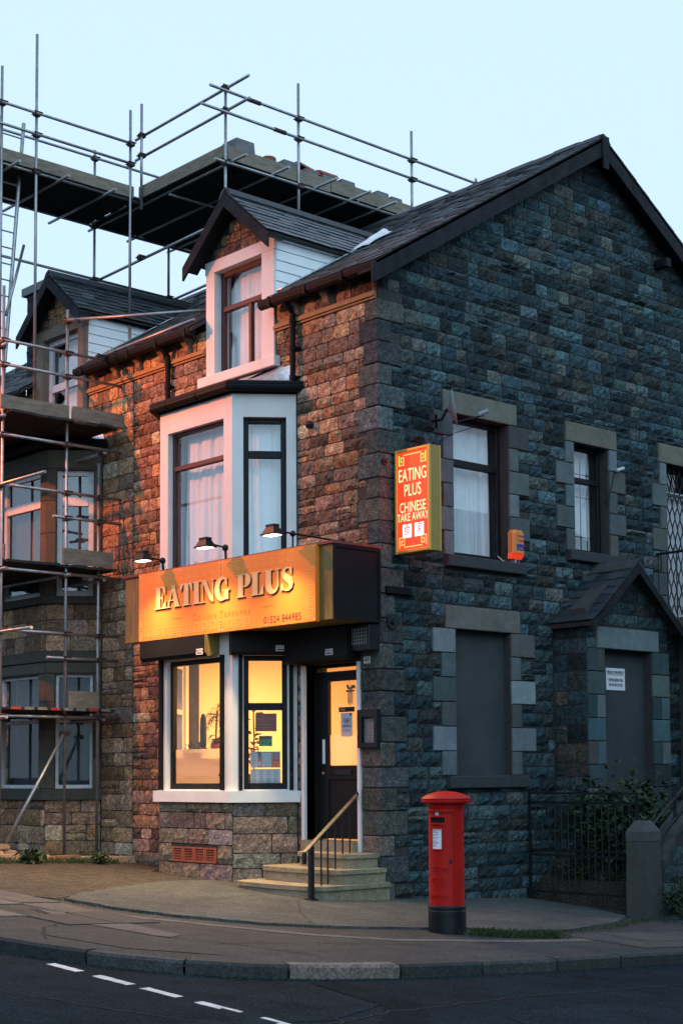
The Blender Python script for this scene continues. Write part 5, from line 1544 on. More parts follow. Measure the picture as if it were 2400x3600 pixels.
ab = thing('alarm_box', 'orange burglar alarm box with red strobe beside the gable window', 'alarm box', (0.06, 2.58, 4.62))
M['alarm_orange'] = mat('orange_alarm_plastic', (0.78, 0.23, 0.03), rough=0.4, spec=0.5)
M['strobe'] = mat('red_strobe_lens', (0.85, 0.05, 0.02), rough=0.2, emit=(1.0, 0.06, 0.02), estr=0.6)
m = MB()
sec = [(2.47, 2.70, 5.01, 0.02), (2.47, 2.70, 5.01, 0.02)]
pts = lambda n_, i_: [GABLE.p(2.46 + i_, n_, 4.70), GABLE.p(2.70 - i_, n_, 4.70), GABLE.p(2.70 - i_, n_, 4.99 - i_), GABLE.p(2.66 - i_, n_, 5.03 - i_), GABLE.p(2.50 + i_, n_, 5.03 - i_), GABLE.p(2.46 + i_, n_, 4.99 - i_)]
A0, A1_, A2_ = pts(0.02, 0), pts(0.10, 0.0), pts(0.125, 0.02)
m.add(A0 + A1_ + A2_, [tuple(range(6))[::-1], (12, 13, 14, 15, 16, 17)] + [(i, (i + 1) % 6, 6 + (i + 1) % 6, 6 + i) for i in range(6)] + [(6 + i, 6 + (i + 1) % 6, 12 + (i + 1) % 6, 12 + i) for i in range(6)])
m.build('case', 'alarm_orange', ab)
m = MB()
for q in range(6):
    pass
m.add([GABLE.p(2.46 + 0.24 * i / 8 + 0.0, nn * (1 - 0.45 * dd), 4.70 - 0.075 * dd ** 0.8) for dd in (0, .5, 1.0) for nn in (0.02, 0.11) for i in range(9)],
      [(a * 9 + i, a * 9 + i + 1, b * 9 + i + 1, b * 9 + i) for a, b in ((1, 3), (3, 5), (0, 2), (2, 4), (4, 5)) for i in range(8)] + [(0, 9, 27, 18), (18, 27, 45, 36), (8, 17, 35, 26), (26, 35, 53, 44)])
m.build('strobe', 'strobe', ab)
m = MB(); GABLE.box(m, 2.53, 2.685, 0.125, 0.127, 4.74, 4.83); m.build('label_panel', 'navy', ab)
text_mesh('Crystal', 0.062, 'navy', GABLE, 2.605, 0.128, 4.945, ext=0.0006, parent=ab, sx=0.8)
text_mesh('Crystal', 0.062, 'navy', GABLE, 2.605, 0.128, 4.88, ext=0.0006, parent=ab, sx=0.8)
text_mesh('414811', 0.042, 'alarm_orange', GABLE, 2.607, 0.129, 4.765, ext=0.0006, parent=ab, sx=0.9)
m = MB(); m.sweep([GABLE.p(2.24, 0.02, 4.64), GABLE.p(2.32, 0.05, 4.575), GABLE.p(2.45, 0.06, 4.56), GABLE.p(2.56, 0.05, 4.565), GABLE.p(2.60, 0.05, 4.62)], 0.006, 5); m.build('cable', 'paper', ab)

dish = thing('satellite_dish', 'small grey satellite dish on an arm above the upper gable window', 'satellite dish', (0.0, 1.05, 6.3))
DC = Vector((0.34, 0.98, 6.47)); dn_ = Vector((0.70, 0.62, 0.14)).normalized()
ex_ = dn_.cross(Vector((0, 0, 1))).normalized(); ez_ = ex_.cross(dn_)
vs = [DC - dn_ * 0.0]
rings, seg = 5, 28
for k in range(1, rings + 1):
    rr_ = 0.245 * k / rings
    for i in range(seg):
        t = 2 * math.pi * i / seg
        vs.append(DC + ex_ * (rr_ * math.cos(t) * 0.92) + ez_ * (rr_ * math.sin(t)) + dn_ * (0.075 * (k / rings) ** 2))
fs = [(0, 1 + i, 1 + (i + 1) % seg) for i in range(seg)]
for k in range(1, rings):
    for i in range(seg):
        a, b = 1 + (k - 1) * seg + i, 1 + (k - 1) * seg + (i + 1) % seg
        fs.append((a, a + seg, b + seg, b))
nb_ = len(vs)
vs2 = [v - dn_ * 0.006 for v in vs]
m = MB(); m.add(vs + vs2, fs + [tuple(nb_ + i for i in f[::-1]) for f in fs] + [(nb_ - seg + i, nb_ - seg + (i + 1) % seg, 2 * nb_ - seg + (i + 1) % seg, 2 * nb_ - seg + i) for i in range(seg)])
M['dish'] = mat('grey_dish_paint', (0.24, 0.29, 0.33), rough=0.55, var=0.15, scale=8)
m.build('reflector', 'dish', dish, smooth=True)
m = MB(); m.path([(0.0, 0.98, 6.36), (0.20, 0.97, 6.34), DC - dn_ * 0.03], 0.018, 8); m.box(0.0, 0.03, 0.90, 1.06, 6.26, 6.46); m.build('wall_bracket', 'black_iron', dish)
m = MB(); LN = DC + dn_ * 0.42 - ez_ * 0.17
m.path([DC - ez_ * 0.2, LN], 0.012, 8); m.build('feed_arm', 'black_iron', dish)
m = MB(); m.tube(LN + ez_ * 0.02 - dn_ * 0.05, LN + ez_ * 0.05 + dn_ * 0.08, 0.03, 10); m.build('receiver', 'dish', dish)
m = MB(); m.sweep([LN, LN + Vector((-.05, .12, -.08)), Vector((0.04, 1.30, 6.22)), Vector((0.03, 1.12, 6.1)), Vector((0.03, 1.02, 5.6))], 0.005, 5); m.build('cable', 'black_plastic', dish)

M['notice_grey'] = mat('greyed_menu_paper', (0.52, 0.53, 0.58), rough=0.7)
cc = thing('security_camera', 'small white bullet camera beside the barred gable window', 'camera', (0.03, 4.9, 6.15))
m = MB(); m.tube((0.03, 4.88, 6.16), (0.10, 4.90, 6.18), 0.02, 8); m.build('mount', 'black_iron', cc)
m = MB(); m.tube((0.10, 4.84, 6.17), (0.135, 4.97, 6.215), 0.026, 12); m.build('body', 'notice_grey', cc)
m = MB(); m.tube((0.1345, 4.969, 6.2145), (0.137, 4.978, 6.2175), 0.022, 12); m.build('lens', 'dark', cc)
m = MB(); m.sweep([(0.04, 4.86, 6.14), (0.035, 4.80, 5.95), (0.035, 4.74, 5.80), (0.03, 4.66, 5.65)], 0.006, 5); m.build('cable', 'black_plastic', cc)

pp = thing('warning_sign', 'white PRIVATE PROPERTY TRESPASSERS WILL BE PROSECUTED sign on blocked doorway', 'sign', (0.47, 4.25, 2.8))
BF = Fr((PX - 0.14, 0), (0, 1), (1, 0))
m = MB(); BF.box(m, 4.03, 4.46, 0.0, 0.012, 2.81, 3.13, 0.002); m.build('board', 'paper', pp)
for body, sz, z in (('PRIVATE PROPERTY', 0.062, 3.065), ('TRESPASSERS WILL', 0.058, 2.955), ('BE PROSECUTED', 0.058, 2.885)):
    text_mesh(body, sz, 'ink', BF, 4.245, 0.0135, z, ext=0.0008, parent=pp, sx=0.72, offset=0.0012)
m = MB(); BF.box(m, 4.06, 4.43, 0.0125, 0.0135, 3.03, 3.036); m.build('rule', 'ink', pp)

# ------------------------------------------------------------------ notices and things in the shop window
def cz(y): return 2.485 - (y - 155) * (1.015 / 2045)
def cu_(x): return 0.225 + (x - 185) * 0.454 / 1005
def sheet_on(fr, name, label, cat, x0, x1, y0, y1, n, material, fu, fz):
    t = thing(name, label, cat, fr.p((fu(x0) + fu(x1)) / 2, n, fz(y1)))
    m = MB(); fr.box(m, fu(x0), fu(x1), n - 0.003, n, fz(y1), fz(y0)); m.build('sheet', material, t)
    return t
def bits(t, fr, n, material, rects, fu, fz, name='print'):
    m = MB()
    for i, (x0, x1, y0, y1) in enumerate(rects): fr.box(m, fu(x0), fu(x1), n, n + 0.0008, fz(y1), fz(y0))
    m.build(name, material, t)
NN = -0.107
M['notice_red'] = mat('dark_red_card', (0.20, 0.012, 0.012), rough=0.6)
M['notice_orange'] = mat('orange_menu_print', (0.62, 0.13, 0.05), rough=0.6)
M['notice_green'] = mat('green_rating_sticker', (0.02, 0.24, 0.09), rough=0.5)
M['notice_blue'] = mat('pale_blue_print', (0.30, 0.50, 0.60), rough=0.6)
M['notice_grey'] = mat('greyed_menu_paper', (0.52, 0.53, 0.58), rough=0.7)
t = sheet_on(CANT, 'window_notice', 'dark red opening hours card in the angled shop window', 'notice', 385, 1028, 210, 705, NN, 'notice_red', cu_, cz)
bits(t, CANT, NN, 'box_olive', [(430, 985, 352, 372), (585, 830, 415, 432), (515, 890, 505, 525), (485, 920, 590, 606), (600, 810, 635, 650)], cu_, cz)
t = sheet_on(CANT, 'window_notice', 'green hygiene rating sticker in the angled shop window', 'sticker', 495, 893, 830, 1112, NN, 'ink', cu_, cz)
bits(t, CANT, NN, 'notice_green', [(503, 882, 918, 1085)], cu_, cz)
bits(t, CANT, NN + 0.0009, 'ink', [(525, 790, 945, 962), (560, 590, 1010, 1050), (610, 640, 1010, 1050), (665, 695, 1010, 1050), (715, 745, 1010, 1050), (800, 855, 1000, 1060)], cu_, cz, 'rating_marks')
t = sheet_on(CANT, 'window_menu', 'orange and white takeaway menu sheet in the angled shop window', 'menu', 235, 1135, 1262, 1705, NN, 'notice_orange', cu_, cz)
bits(t, CANT, NN, 'notice_grey', [(240, 455, 1266, 1700), (580, 875, 1590, 1695), (470, 550, 1535, 1645)], cu_, cz)
bits(t, CANT, NN, 'notice_blue', [(580, 865, 1300 + k * 70, 1362 + k * 70) for k in range(4)], cu_, cz)
bits(t, CANT, NN, 'ink_grey', [(465, 560, 1268, 1450), (900, 1010, 1268, 1450), (1035, 1132, 1268, 1450)], cu_, cz)
bits(t, CANT, NN + 0.0009, 'ink_grey', [(255, 255 + rng.uniform(90, 180), 1290 + k * 26, 1300 + k * 26) for k in range(15)], cu_, cz)
bits(t, CANT, NN + 0.0009, 'ink', [(915, 1125, 1490, 1510)] + [(680 + k * 45, 695 + k * 45, 1625, 1680) for k in range(5)], cu_, cz)
t = sheet_on(CANT, 'window_menu', 'pale folded price list sheet at the bottom of the angled shop window', 'menu', 235, 1140, 1740, 2195, NN, 'notice_grey', cu_, cz)
bits(t, CANT, NN, 'ink_grey', [(270 + c * 222, 270 + c * 222 + rng.uniform(90, 170), 1775 + k * 25, 1784 + k * 25) for c in range(4) for k in range(16)], cu_, cz)
DN = -0.186
cx_ = lambda x: -1.22 + (x - 160) * (0.60 / 690)
czz = lambda y: 2.875 - (y - 110) * (1.135 / 1965)
czz = lambda y: 2.87 - (y - 90) * (0.72 / 1300)
t = sheet_on(FRONT, 'door_notice', 'white CCTV CAMERA IN OPERATION notice on the shop door', 'notice', 440, 700, 870, 1445, DN, 'notice_grey', cx_, czz)
for body, y in (('C.C.T.V.', 1018), ('CAMERA', 1072), ('IN', 1130), ('OPERATION', 1190)):
    text_mesh(body, 0.034, 'ink', FRONT, cx_(570), DN + 0.0015, czz(y), ext=0.0005, parent=t, sx=0.9)
bits(t, FRONT, DN, 'ink', [(485, 655, 1035, 1040), (495, 650, 1092, 1097), (475, 670, 1212, 1217), (495, 650, 1275, 1284), (475, 675, 1300, 1309), (500, 650, 1335, 1342)], cx_, czz)
bits(t, FRONT, DN, 'navy', [(645, 680, 872, 950)], cx_, czz, 'crest')
t = sheet_on(FRONT, 'open_sign', 'black and red OPEN sign on the shop door glass', 'sign', 390, 750, 730, 850, DN, 'ink', cx_, czz)
bits(t, FRONT, DN, 'notice_red', [(400, 560, 745, 840)], cx_, czz)
text_mesh('OPEN', 0.034, 'notice_grey', FRONT, cx_(480), DN + 0.0018, czz(795), ext=0.0004, parent=t)
# rooster wind chime hanging on the door
rc = thing('wind_chime', 'small dark rooster wind chime hanging in the shop door glass', 'wind chime', FRONT.p(cx_(590), -0.24, czz(720)))
sil = [(512, 190), (540, 185), (555, 240), (580, 262), (610, 250), (625, 215), (655, 195), (690, 210), (700, 255), (680, 285), (660, 270), (640, 285), (610, 310), (570, 310), (535, 285), (520, 250)]
m = MB(); m.prism([FRONT.p(cx_(x), -0.23, czz(y)) for x, y in sil], FRONT.N * -0.02); m.build('rooster', 'house_plant', rc)
m = MB(); FRONT.box(m, cx_(508), cx_(665), -0.26, -0.22, czz(360), czz(318), 0.006); m.build('perch', 'black_iron', rc)
m = MB()
for k in range(5): m.tube(FRONT.p(cx_(540 + k * 25), -0.24, czz(360)), FRONT.p(cx_(540 + k * 25), -0.24, czz(640 + 30 * (k % 3))), 0.006, 6)
m.build('chime_rods', 'rail_worn', rc)
m = MB(); m.tube(FRONT.p(cx_(590), -0.24, czz(318)), FRONT.p(cx_(590), -0.225, czz(88)), 0.002, 4); m.build('hook', 'black_iron', rc)

# house plants on the window seat
def palm(name, label, base, h, n, seed, lr=0.3, lw=0.02):
    t = thing(name, label, 'plant', base)
    rr = random.Random(seed); b = Vector(base)
    m = MB(); m.lathe(b, [(0, 0), (.055, 0), (.075, .13), (.06, .13), (0, .12)], 14); m.build('pot', 'terracotta', t)
    m = MB(); m.sweep([b + Vector((0, 0, .1)), b + Vector((0.01, 0.0, h * .45)), b + Vector((0.03, 0, h * .7))], 0.012, 6); m.build('stem', 'house_plant', t)
    m = MB()
    for k in range(n):
        a = rr.uniform(0, 6.28); l = rr.uniform(.7, 1.15) * lr; up = rr.uniform(.25, 1.0)
        st = b + Vector((0.02, 0, h * rr.uniform(.5, .72)))
        d = Vector((math.cos(a), math.sin(a) * .6, 0))
        rachis = [st + d * (l * s) + Vector((0, 0, l * (up * s * 1.3 - 1.1 * s * s))) for s in [i / 7 for i in range(8)]]
        m.sweep(rachis, 0.003, 4)
        for i in range(2, 8):
            for sd in (-1, 1):
                p = rachis[i]; ax = (rachis[i] - rachis[i - 1]).normalized()
                side = ax.cross(Vector((0, 0, 1))).normalized() * sd
                tip = p + side * (0.11 * (1 - abs(i - 4.5) / 6)) + ax * 0.07 + Vector((0, 0, -0.035))
                wv = ax * (lw / 2)
                m.add([p - wv, p + wv, tip], [(0, 1, 2)])
    m.build('fronds', 'house_plant', t)
palm('potted_palm', 'feathery potted palm silhouetted in the lit front window', (-3.04, -0.34, 1.93), 0.84, 22, 4, 0.36, 0.012)
palm('potted_palm', 'small bushy palm low in the lit front window', (-3.14, -0.24, 1.93), 0.30, 16, 5, 0.17)
m = MB()
lg = thing('window_ledge', 'narrow ledge inside the front shop window carrying the plants', 'shelf', (-3.05, -0.3, 1.89))
mm = MB(); mm.box(-3.66, -2.42, -0.48, -0.16, 1.885, 1.925); mm.build('shelf_board', 'cream', lg)
ct = thing('cactus', 'tall column cactus in a pot behind the front window', 'plant', (-3.31, -0.36, 1.925))
m = MB(); m.lathe((-3.31, -0.36, 1.925), [(0, 0), (.05, 0), (.06, .09), (0, .09)], 12); m.build('pot', 'terracotta', ct)
m = MB(); m.lathe((-3.31, -0.36, 1.925), [(0.03, 0.08), (.05, .12), (.052, .35), (.045, .5), (.022, .565), (0, .575)], 10); m.build('column', 'house_plant', ct)
for x, lab, hh, rr_ in ((-3.62, 'leafy little pot plant at the left of the window ledge', .12, .05), (-3.52, 'dark square jar on the window ledge', .13, .04), (-3.43, 'dark bottle on the window ledge beside the cactus', .17, .03)):
    q = thing('pot_plant' if 'plant' in lab else 'bottle', lab, 'plant' if 'plant' in lab else 'bottle', (x, -0.34, 1.925))
    m = MB(); m.lathe((x, -0.34, 1.925), [(0, 0), (rr_, 0), (rr_, hh * .6), (rr_ * .4, hh * .75), (rr_ * .35, hh), (0, hh)], 12); m.build('body', 'house_plant', q)
    if 'leafy' in lab:
        m = MB(); r5 = random.Random(2)
        for k in range(40):
            p = Vector((x + r5.gauss(0, .05), -0.34 + r5.gauss(0, .03), 1.99 + r5.uniform(0, .1))); d = Vector((r5.uniform(-1, 1), r5.uniform(-1, 1), r5.uniform(-.5, 1))).normalized() * .035; e = d.orthogonal().normalized() * .012
            m.add([p, p + d * .5 + e, p + d, p + d * .5 - e], [(0, 1, 2, 3)])
        m.build('leaves', 'house_plant', q)
rp = thing('rubber_plant', 'tall rubber plant silhouetted at the left of the angled window', 'plant', (-2.21, -0.32, 1.47))
b = Vector((-2.21, -0.32, 1.47))
m = MB(); m.lathe(b, [(0, 0), (.07, 0), (.09, .16), (.075, .16), (0, .15)], 14); m.build('pot', 'terracotta', rp)
m = MB(); m.sweep([b + Vector((0, 0, .1)), b + Vector((0.01, 0, .6)), b + Vector((-0.02, 0.01, 1.05))], 0.011, 6); m.build('stem', 'house_plant', rp)
m = MB(); r5 = random.Random(12)
for k in range(46):
    z = r5.uniform(.25, 1.08); a = r5.uniform(0, 6.28); l = r5.uniform(.12, .2)
    st = b + Vector((0, 0, z)); d = Vector((math.cos(a), math.sin(a) * .8, r5.uniform(-.2, .6))).normalized(); sd = d.cross(Vector((0, 0, 1))).normalized() * r5.uniform(.025, .045)
    p = st + d * .03
    m.add([p, p + d * l * .5 + sd + Vector((0, 0, .015)), p + d * l + Vector((0, 0, -.03)), p + d * l * .5 - sd + Vector((0, 0, .015))], [(0, 1, 2, 3)])
m.build('leaves', 'house_plant', rp)
# ------------------------------------------------------------------ scaffolding
TR = 0.0245
def tube_part(root, name, a, b, ends=True, r=TR):
    m = MB(); m.tube(a, b, r, 10)
    o = m.build(name, 'tube', root, smooth=False)
    for p in o.data.polygons:
        if len(p.vertices) == 4: p.use_smooth = True
    return o
_cm = None
def coupler(root, p, ax='x'):
    m = MB(); x, y, z = p
    s = 0.05
    m.box(x - s, x + s, y - s, y + s, z - 0.035, z + 0.035)
    m.tube((x - 0.07, y - 0.055, z), (x + 0.07, y - 0.055, z), 0.013, 6); m.tube((x + 0.055, y - 0.08, z + .02), (x + 0.055, y + 0.07, z + .02), 0.012, 6)
    m.build('coupler', 'coupler', root)
def boards(root, x0, x1, y0, y1, z, along, r, name='deck_board', w=0.225, th=0.038):
    """a deck of separate planks; along = 'x' or 'y'"""
    a0, a1 = (y0, y1) if along == 'x' else (x0, x1)
    q = a0
    while q < a1 - 0.05:
        e = min(q + w, a1); dz = r.uniform(-0.006, 0.006); s = r.uniform(-0.06, 0.06); t_ = r.uniform(-0.06, 0.06)
        m = MB()
        if along == 'x': m.box(x0 + s, x1 + t_, q + 0.004, e - 0.004, z + dz, z + th + dz)
        else: m.box(q + 0.004, e - 0.004, y0 + s, y1 + t_, z + dz, z + th + dz)
        m.build(name, 'board_dark', root)
        q = e
def plank(root, name, x0, x1, y0, y1, z0, z1, material='board'):
    m = MB(); m.box(x0, x1, y0, y1, z0, z1); return m.build(name, material, root)

r = random.Random(61)
sc = thing('scaffold', 'steel tube scaffold with three board decks in front of the terraced house', 'scaffolding', (-7, -1.2, 0.35))
for x, y, z0, z1 in ((-6, -2.1, 0.38, 9.04), (-6, -0.98, 0.33, 8.89), (-6.02, -0.38, 0.30, 6.54), (-8.4, -0.4, 0.4, 6.5), (-8.4, -2.1, 0.45, 9.0), (-8.4, -1.0, 0.42, 7.1)):
    tube_part(sc, 'standard', (x, y, z0), (x, y, z1))
    m = MB(); m.box(x - 0.075, x + 0.075, y - 0.075, y + 0.075, z0 - 0.02, z0 + 0.006); m.build('base_plate', 'coupler', sc)
XE = -5.945
for z, y0, y1 in ((8.19, -2.2, -0.36), (7.82, -2.2, 0.0), (6.75, -2.2, 0.0), (5.99, -2.0, 0.0), (5.60, -1.25, 0.0), (4.72, -2.2, -0.02), (3.80, -2.0, -0.06), (3.42, -1.34, -0.06), (2.52, -2.2, 0.0)):
    tube_part(sc, 'transom', (XE, y0, z), (XE, y1, z))
    for yy in (-2.1, -0.98, -0.38):
        if y0 < yy < y1 + 0.02 and not (yy == -0.38 and z > 6.5): coupler(sc, (-5.975, yy, z))
for y, z, x0, x1 in ((-2.155, 5.98, -9.2, -4.68), (-2.155, 3.76, -9.2, -5.02), (-2.155, 7.02, -9.2, -5.85), (-2.155, 4.70, -9.2, -5.75), (-0.33, 6.70, -9.2, -5.9), (-0.33, 4.68, -9.2, -5.9), (-2.155, 8.1, -9.2, -5.8), (-2.155, 2.49, -9.2, -5.7), (-0.33, 2.49, -9.2, -5.9), (-1.03, 4.70, -9.2, -5.8)):
    tube_part(sc, 'ledger', (x0, y, z), (x1, y, z)); coupler(sc, (-6.0, y + 0.025, z))
tube_part(sc, 'brace', (-5.93, -1.02, 2.30), (-5.93, -2.05, 0.58)); coupler(sc, (-5.96, -1.0, 2.27))
tube_part(sc, 'tie_tube', (-5.93, -1.04, 8.70), (-4.0, 0.32, 8.69)); coupler(sc, (-5.98, -0.99, 8.70))
tube_part(sc, 'tie_tube', (-6.72, -0.16, 8.36), (-3.80, -0.16, 8.40)); coupler(sc, (-5.97, -0.40, 8.24))
tube_part(sc, 'brace', (-6.05, -2.2, 7.6), (-8.3, -2.2, 9.6))
tube_part(sc, 'brace', (-6.9, -1.55, 8.9), (-7.4, -0.95, 10.3))
for z, nm in ((7.09, ''), (4.83, ''), (2.61, '')):
    boards(sc, -9.2, -5.86, -2.06, -0.14, z, 'x', r)
for y0, y1, z0, z1, mt in ((-2.2, -1.01, 7.13, 7.34, 'board'), (-0.95, 0.0, 7.14, 7.35, 'board'), (-1.10, -0.19, 4.88, 5.12, 'board'), (-0.96, -0.44, 2.66, 2.92, 'board')):
    plank(sc, 'toe_board', -5.925, -5.885, y0, y1, z0, z1, mt)
plank(sc, 'toe_board', -9.2, -5.95, -2.10, -2.06, 7.13, 7.34); plank(sc, 'toe_board', -9.2, -5.95, -2.10, -2.06, 4.87, 5.09)
M['band_red'] = M['paint_patch']
for k in range(8):      # painted board-end bands at the lowest deck
    y = -2.03 + k * 0.225
    m = MB(); m.box(-5.80, -5.785, y, y + 0.16, 2.612, 2.652); m.build('board_band', 'paint_patch' if k % 3 == 0 else 'grey_block', sc)

rp_ = thing('scaffold', 'high scaffold platform with guard rails above the slate roofs', 'scaffolding', (-6.5, 1.0, 8.3))
for x, y, z0, z1 in ((-6.9, -1.66, 7.2, 12.93), (-6.9, -1.03, 7.15, 13.66), (-6.9, 0.79, 8.75, 12.92), (-6.8, 0.95, 11.2, 13.04), (-4.5, 0.97, 9.02, 12.55), (-4.5, 2.49, 9.98, 13.07), (-4.5, 5.12, 10.8, 13.0), (-4.5, 6.78, 10.0, 12.57), (-8.4, 1.05, 9.1, 12.76), (-8.4, 2.66, 10.1, 12.5), (-8.4, -1.0, 7.15, 12.8), (-8.4, 3.75, 10.6, 11.4)):
    tube_part(rp_, 'standard', (x, y, z0), (x, y, z1))
def rl(a, b, cps=()):
    tube_part(rp_, 'guard_rail', a, b)
    for c in cps: coupler(rp_, c)
rl((-6.85, -2.3, 12.32), (-6.85, 0.82, 12.32), [(-6.88, -1.66, 12.32), (-6.88, -1.03, 12.32), (-6.88, 0.79, 12.32)])
rl((-6.85, -2.3, 11.97), (-6.85, 0.82, 11.97), [(-6.88, -1.03, 11.97), (-6.88, 0.79, 11.97)])
rl((-8.35, -2.3, 12.60), (-8.35, 2.7, 12.60), [(-8.38, 1.05, 12.6)])
rl((-8.35, -2.3, 10.41), (-8.35, 3.6, 10.38), [(-8.38, 1.05, 10.4), (-8.38, 2.66, 10.4)])
rl((-7.05, 1.0, 12.50), (-3.94, 1.0, 12.56), [(-4.52, 0.98, 12.55), (-6.82, 0.97, 12.5)])
rl((-7.05, 1.0, 12.14), (-3.92, 1.0, 12.19), [(-4.52, 0.98, 12.18), (-6.82, 0.97, 12.15)])
rl((-4.45, 0.62, 12.47), (-4.45, 7.0, 12.45), [(-4.48, 2.49, 12.46), (-4.48, 5.12, 12.46), (-4.48, 6.78, 12.45)])
rl((-4.45, 0.46, 12.12), (-4.45, 6.4, 12.11), [(-4.48, 2.49, 12.12), (-4.48, 5.12, 12.11)])
for y, z in ((1.52, 12.46), (2.05, 12.12)):
    m = MB(); m.tube((-4.45, y - 0.12, z), (-4.45, y + 0.12, z), 0.036, 10); m.build('sleeve', 'coupler', rp_)
rl((-4.45, 0.72, 11.30), (-4.45, 4.95, 11.34), [(-4.48, 0.97, 11.30), (-4.48, 2.49, 11.31)])
rl((-8.6, 1.06, 10.36), (-5.1, 1.06, 10.44), [(-8.4, 1.05, 10.36), (-6.88, 1.0, 10.4)])
rl((-8.6, 2.72, 10.36), (-6.0, 2.72, 10.44))
rl((-8.4, -2.3, 11.37), (-8.4, 4.4, 11.37), [(-8.4, -1.0, 11.37), (-8.4, 1.05, 11.37)])
rl((-6.95, -2.3, 11.37), (-6.95, 1.0, 11.37), [(-6.9, -1.03, 11.37)])
rl((-6.2, 1.1, 11.33), (-6.2, 4.4, 11.37)); 
for y in (-1.5, -0.6, 0.3): rl((-8.7, y, 11.33), (-6.6, y, 11.33))
for y, e in ((1.12, -4.15), (1.95, -4.1), (2.85, -3.95), (3.65, -4.0), (4.30, -4.05), (4.75, -3.85)): rl((-8.7, y, 11.385), (e, y, 11.385))
boards(rp_, -8.45, -6.93, -2.3, 1.0, 11.415, 'y', r)
boards(rp_, -8.45, -4.56, 1.02, 5.4, 11.415, 'x', r)
plank(rp_, 'toe_board', -6.93, -6.89, -2.3, 0.86, 11.40, 11.60); plank(rp_, 'toe_board', -6.92, -4.55, 0.975, 1.012, 11.42, 11.63)
plank(rp_, 'toe_board', -4.545, -4.507, 1.02, 3.2, 11.40, 11.62); plank(rp_, 'toe_board', -4.54, -4.502, 3.22, 5.5, 11.42, 11.64)
plank(rp_, 'toe_board', -8.5, -8.46, -2.3, 4.4, 11.42, 11.62)

# things set down on the high deck
def blockthing(y0, y1, h, label, x0=-5.05, x1=-4.62, taper=0.03):
    t = thing('stone_block', label, 'block', ((x0 + x1) / 2, (y0 + y1) / 2, 11.45))
    m = MB(); m.hexa([(x0, y0, 11.455), (x1, y0, 11.455), (x1, y1, 11.455), (x0, y1, 11.455), (x0 + taper, y0 + taper, 11.455 + h), (x1 - taper, y0 + taper, 11.455 + h), (x1 - taper, y1 - taper, 11.455 + h), (x0 + taper, y1 - taper, 11.455 + h)])
    m.build('block', 'grey_block', t)
blockthing(1.28, 1.70, 0.42, 'grey stone block at the front corner of the high deck')
blockthing(2.28, 2.66, 0.33, 'grey stone block on the high deck behind the round chimney pot')
blockthing(2.74, 3.08, 0.30, 'grey stone block under the long red ridge tile on the high deck')
blockthing(3.14, 3.5, 0.30, 'grey stone block under the flat red ridge tile on the high deck')
blockthing(3.56, 3.92, 0.33, 'dark stone block right of the red ridge tiles on the high deck')
blockthing(4.40, 4.72, 0.34, 'grey stone block second from the ridge on the high deck')
blockthing(4.74, 5.05, 0.32, 'grey stone block nearest the ridge on the high deck')
t = thing('chimney_pot', 'round terracotta chimney pot standing on the high scaffold deck', 'chimney pot', (-4.8, 2.1, 11.45))
m = MB(); m.lathe((-4.8, 2.1, 11.455), [(0.10, 0), (0.11, 0.05), (0.10, 0.06), (0.10, 0.24), (0.125, 0.26), (0.125, 0.32), (0.11, 0.335), (0.085, 0.335), (0.085, 0.05)], 18); m.build('pot', 'terracotta', t, smooth=False)
for y0, y1, z, lab, tilt in ((2.70, 3.16, 11.775, 'long red clay ridge tile lying on blocks on the high deck', -0.08), (3.16, 3.55, 11.775, 'flat red clay ridge tile lying right of the long one on the high deck', 0.0)):
    t = thing('clay_ridge_tile', lab, 'ridge tile', (-4.8, (y0 + y1) / 2, z))
    prof = [(-0.15, -0.0), (-0.10, 0.07), (0, 0.10), (0.10, 0.07), (0.15, 0.0), (0.13, 0.0), (0, 0.075), (-0.13, 0.0)]
    m = MB(); m.prism([(-4.82 + a, y0, z + b - tilt * .3) for a, b in prof], (0, y1 - y0, tilt)); m.build('tile', 'terracotta', t)
ld_ = thing('ladder', 'aluminium ladder leaning up to the high scaffold deck at far left', 'ladder', (-7.3, -1.6, 7.2))
T0, T1 = Vector((-7.3, -1.42, 7.2)), Vector((-7.3, -1.03, 12.3)); off = Vector((0, -0.42, 0.0))
for o in (Vector((0, 0, 0)), off):
    m = MB(); m.tube(T0 + o, T1 + o, 0.032, 8); m.build('stile', 'tube', ld_)
n = 19
for k in range(1, n):
    p = T0.lerp(T1, k / n); m = MB(); m.tube(p, p + off, 0.014, 6); m.build('rung', 'tube', ld_)
# ------------------------------------------------------------------ pillar box
PBX, PBY = 2.957, -1.866
PBZ = gz(PBX, PBY) + 0.005
fa = math.atan2(-0.969, 0.246)
class Cyl:
    def __init__(s, c, R, a): s.c, s.R, s.a = Vector(c), R, a; s.N = Vector((math.cos(a), math.sin(a), 0))
    def p(s, u, n, z):
        t = s.a + u / s.R
        return s.c + Vector((math.cos(t) * (s.R + n), math.sin(t) * (s.R + n), z))
    def arc(s, m, u0, u1, n0, n1, z0, z1, k=8):
        vs, fs = [], []
        for i in range(k + 1):
            u = u0 + (u1 - u0) * i / k
            vs += [s.p(u, n0, z0), s.p(u, n1, z0), s.p(u, n1, z1), s.p(u, n0, z1)]
        for i in range(k):
            for e in range(4):
                a, b = i * 4 + e, i * 4 + (e + 1) % 4
                fs.append((a, b, b + 4, a + 4))
        fs += [(0, 1, 2, 3), tuple(k * 4 + e for e in (3, 2, 1, 0))]
        m.add(vs, fs)
pb = thing('pillar_box', 'red pillar post box with black base on the pavement corner', 'post box', (PBX, PBY, PBZ))
cc_ = (PBX, PBY, PBZ)
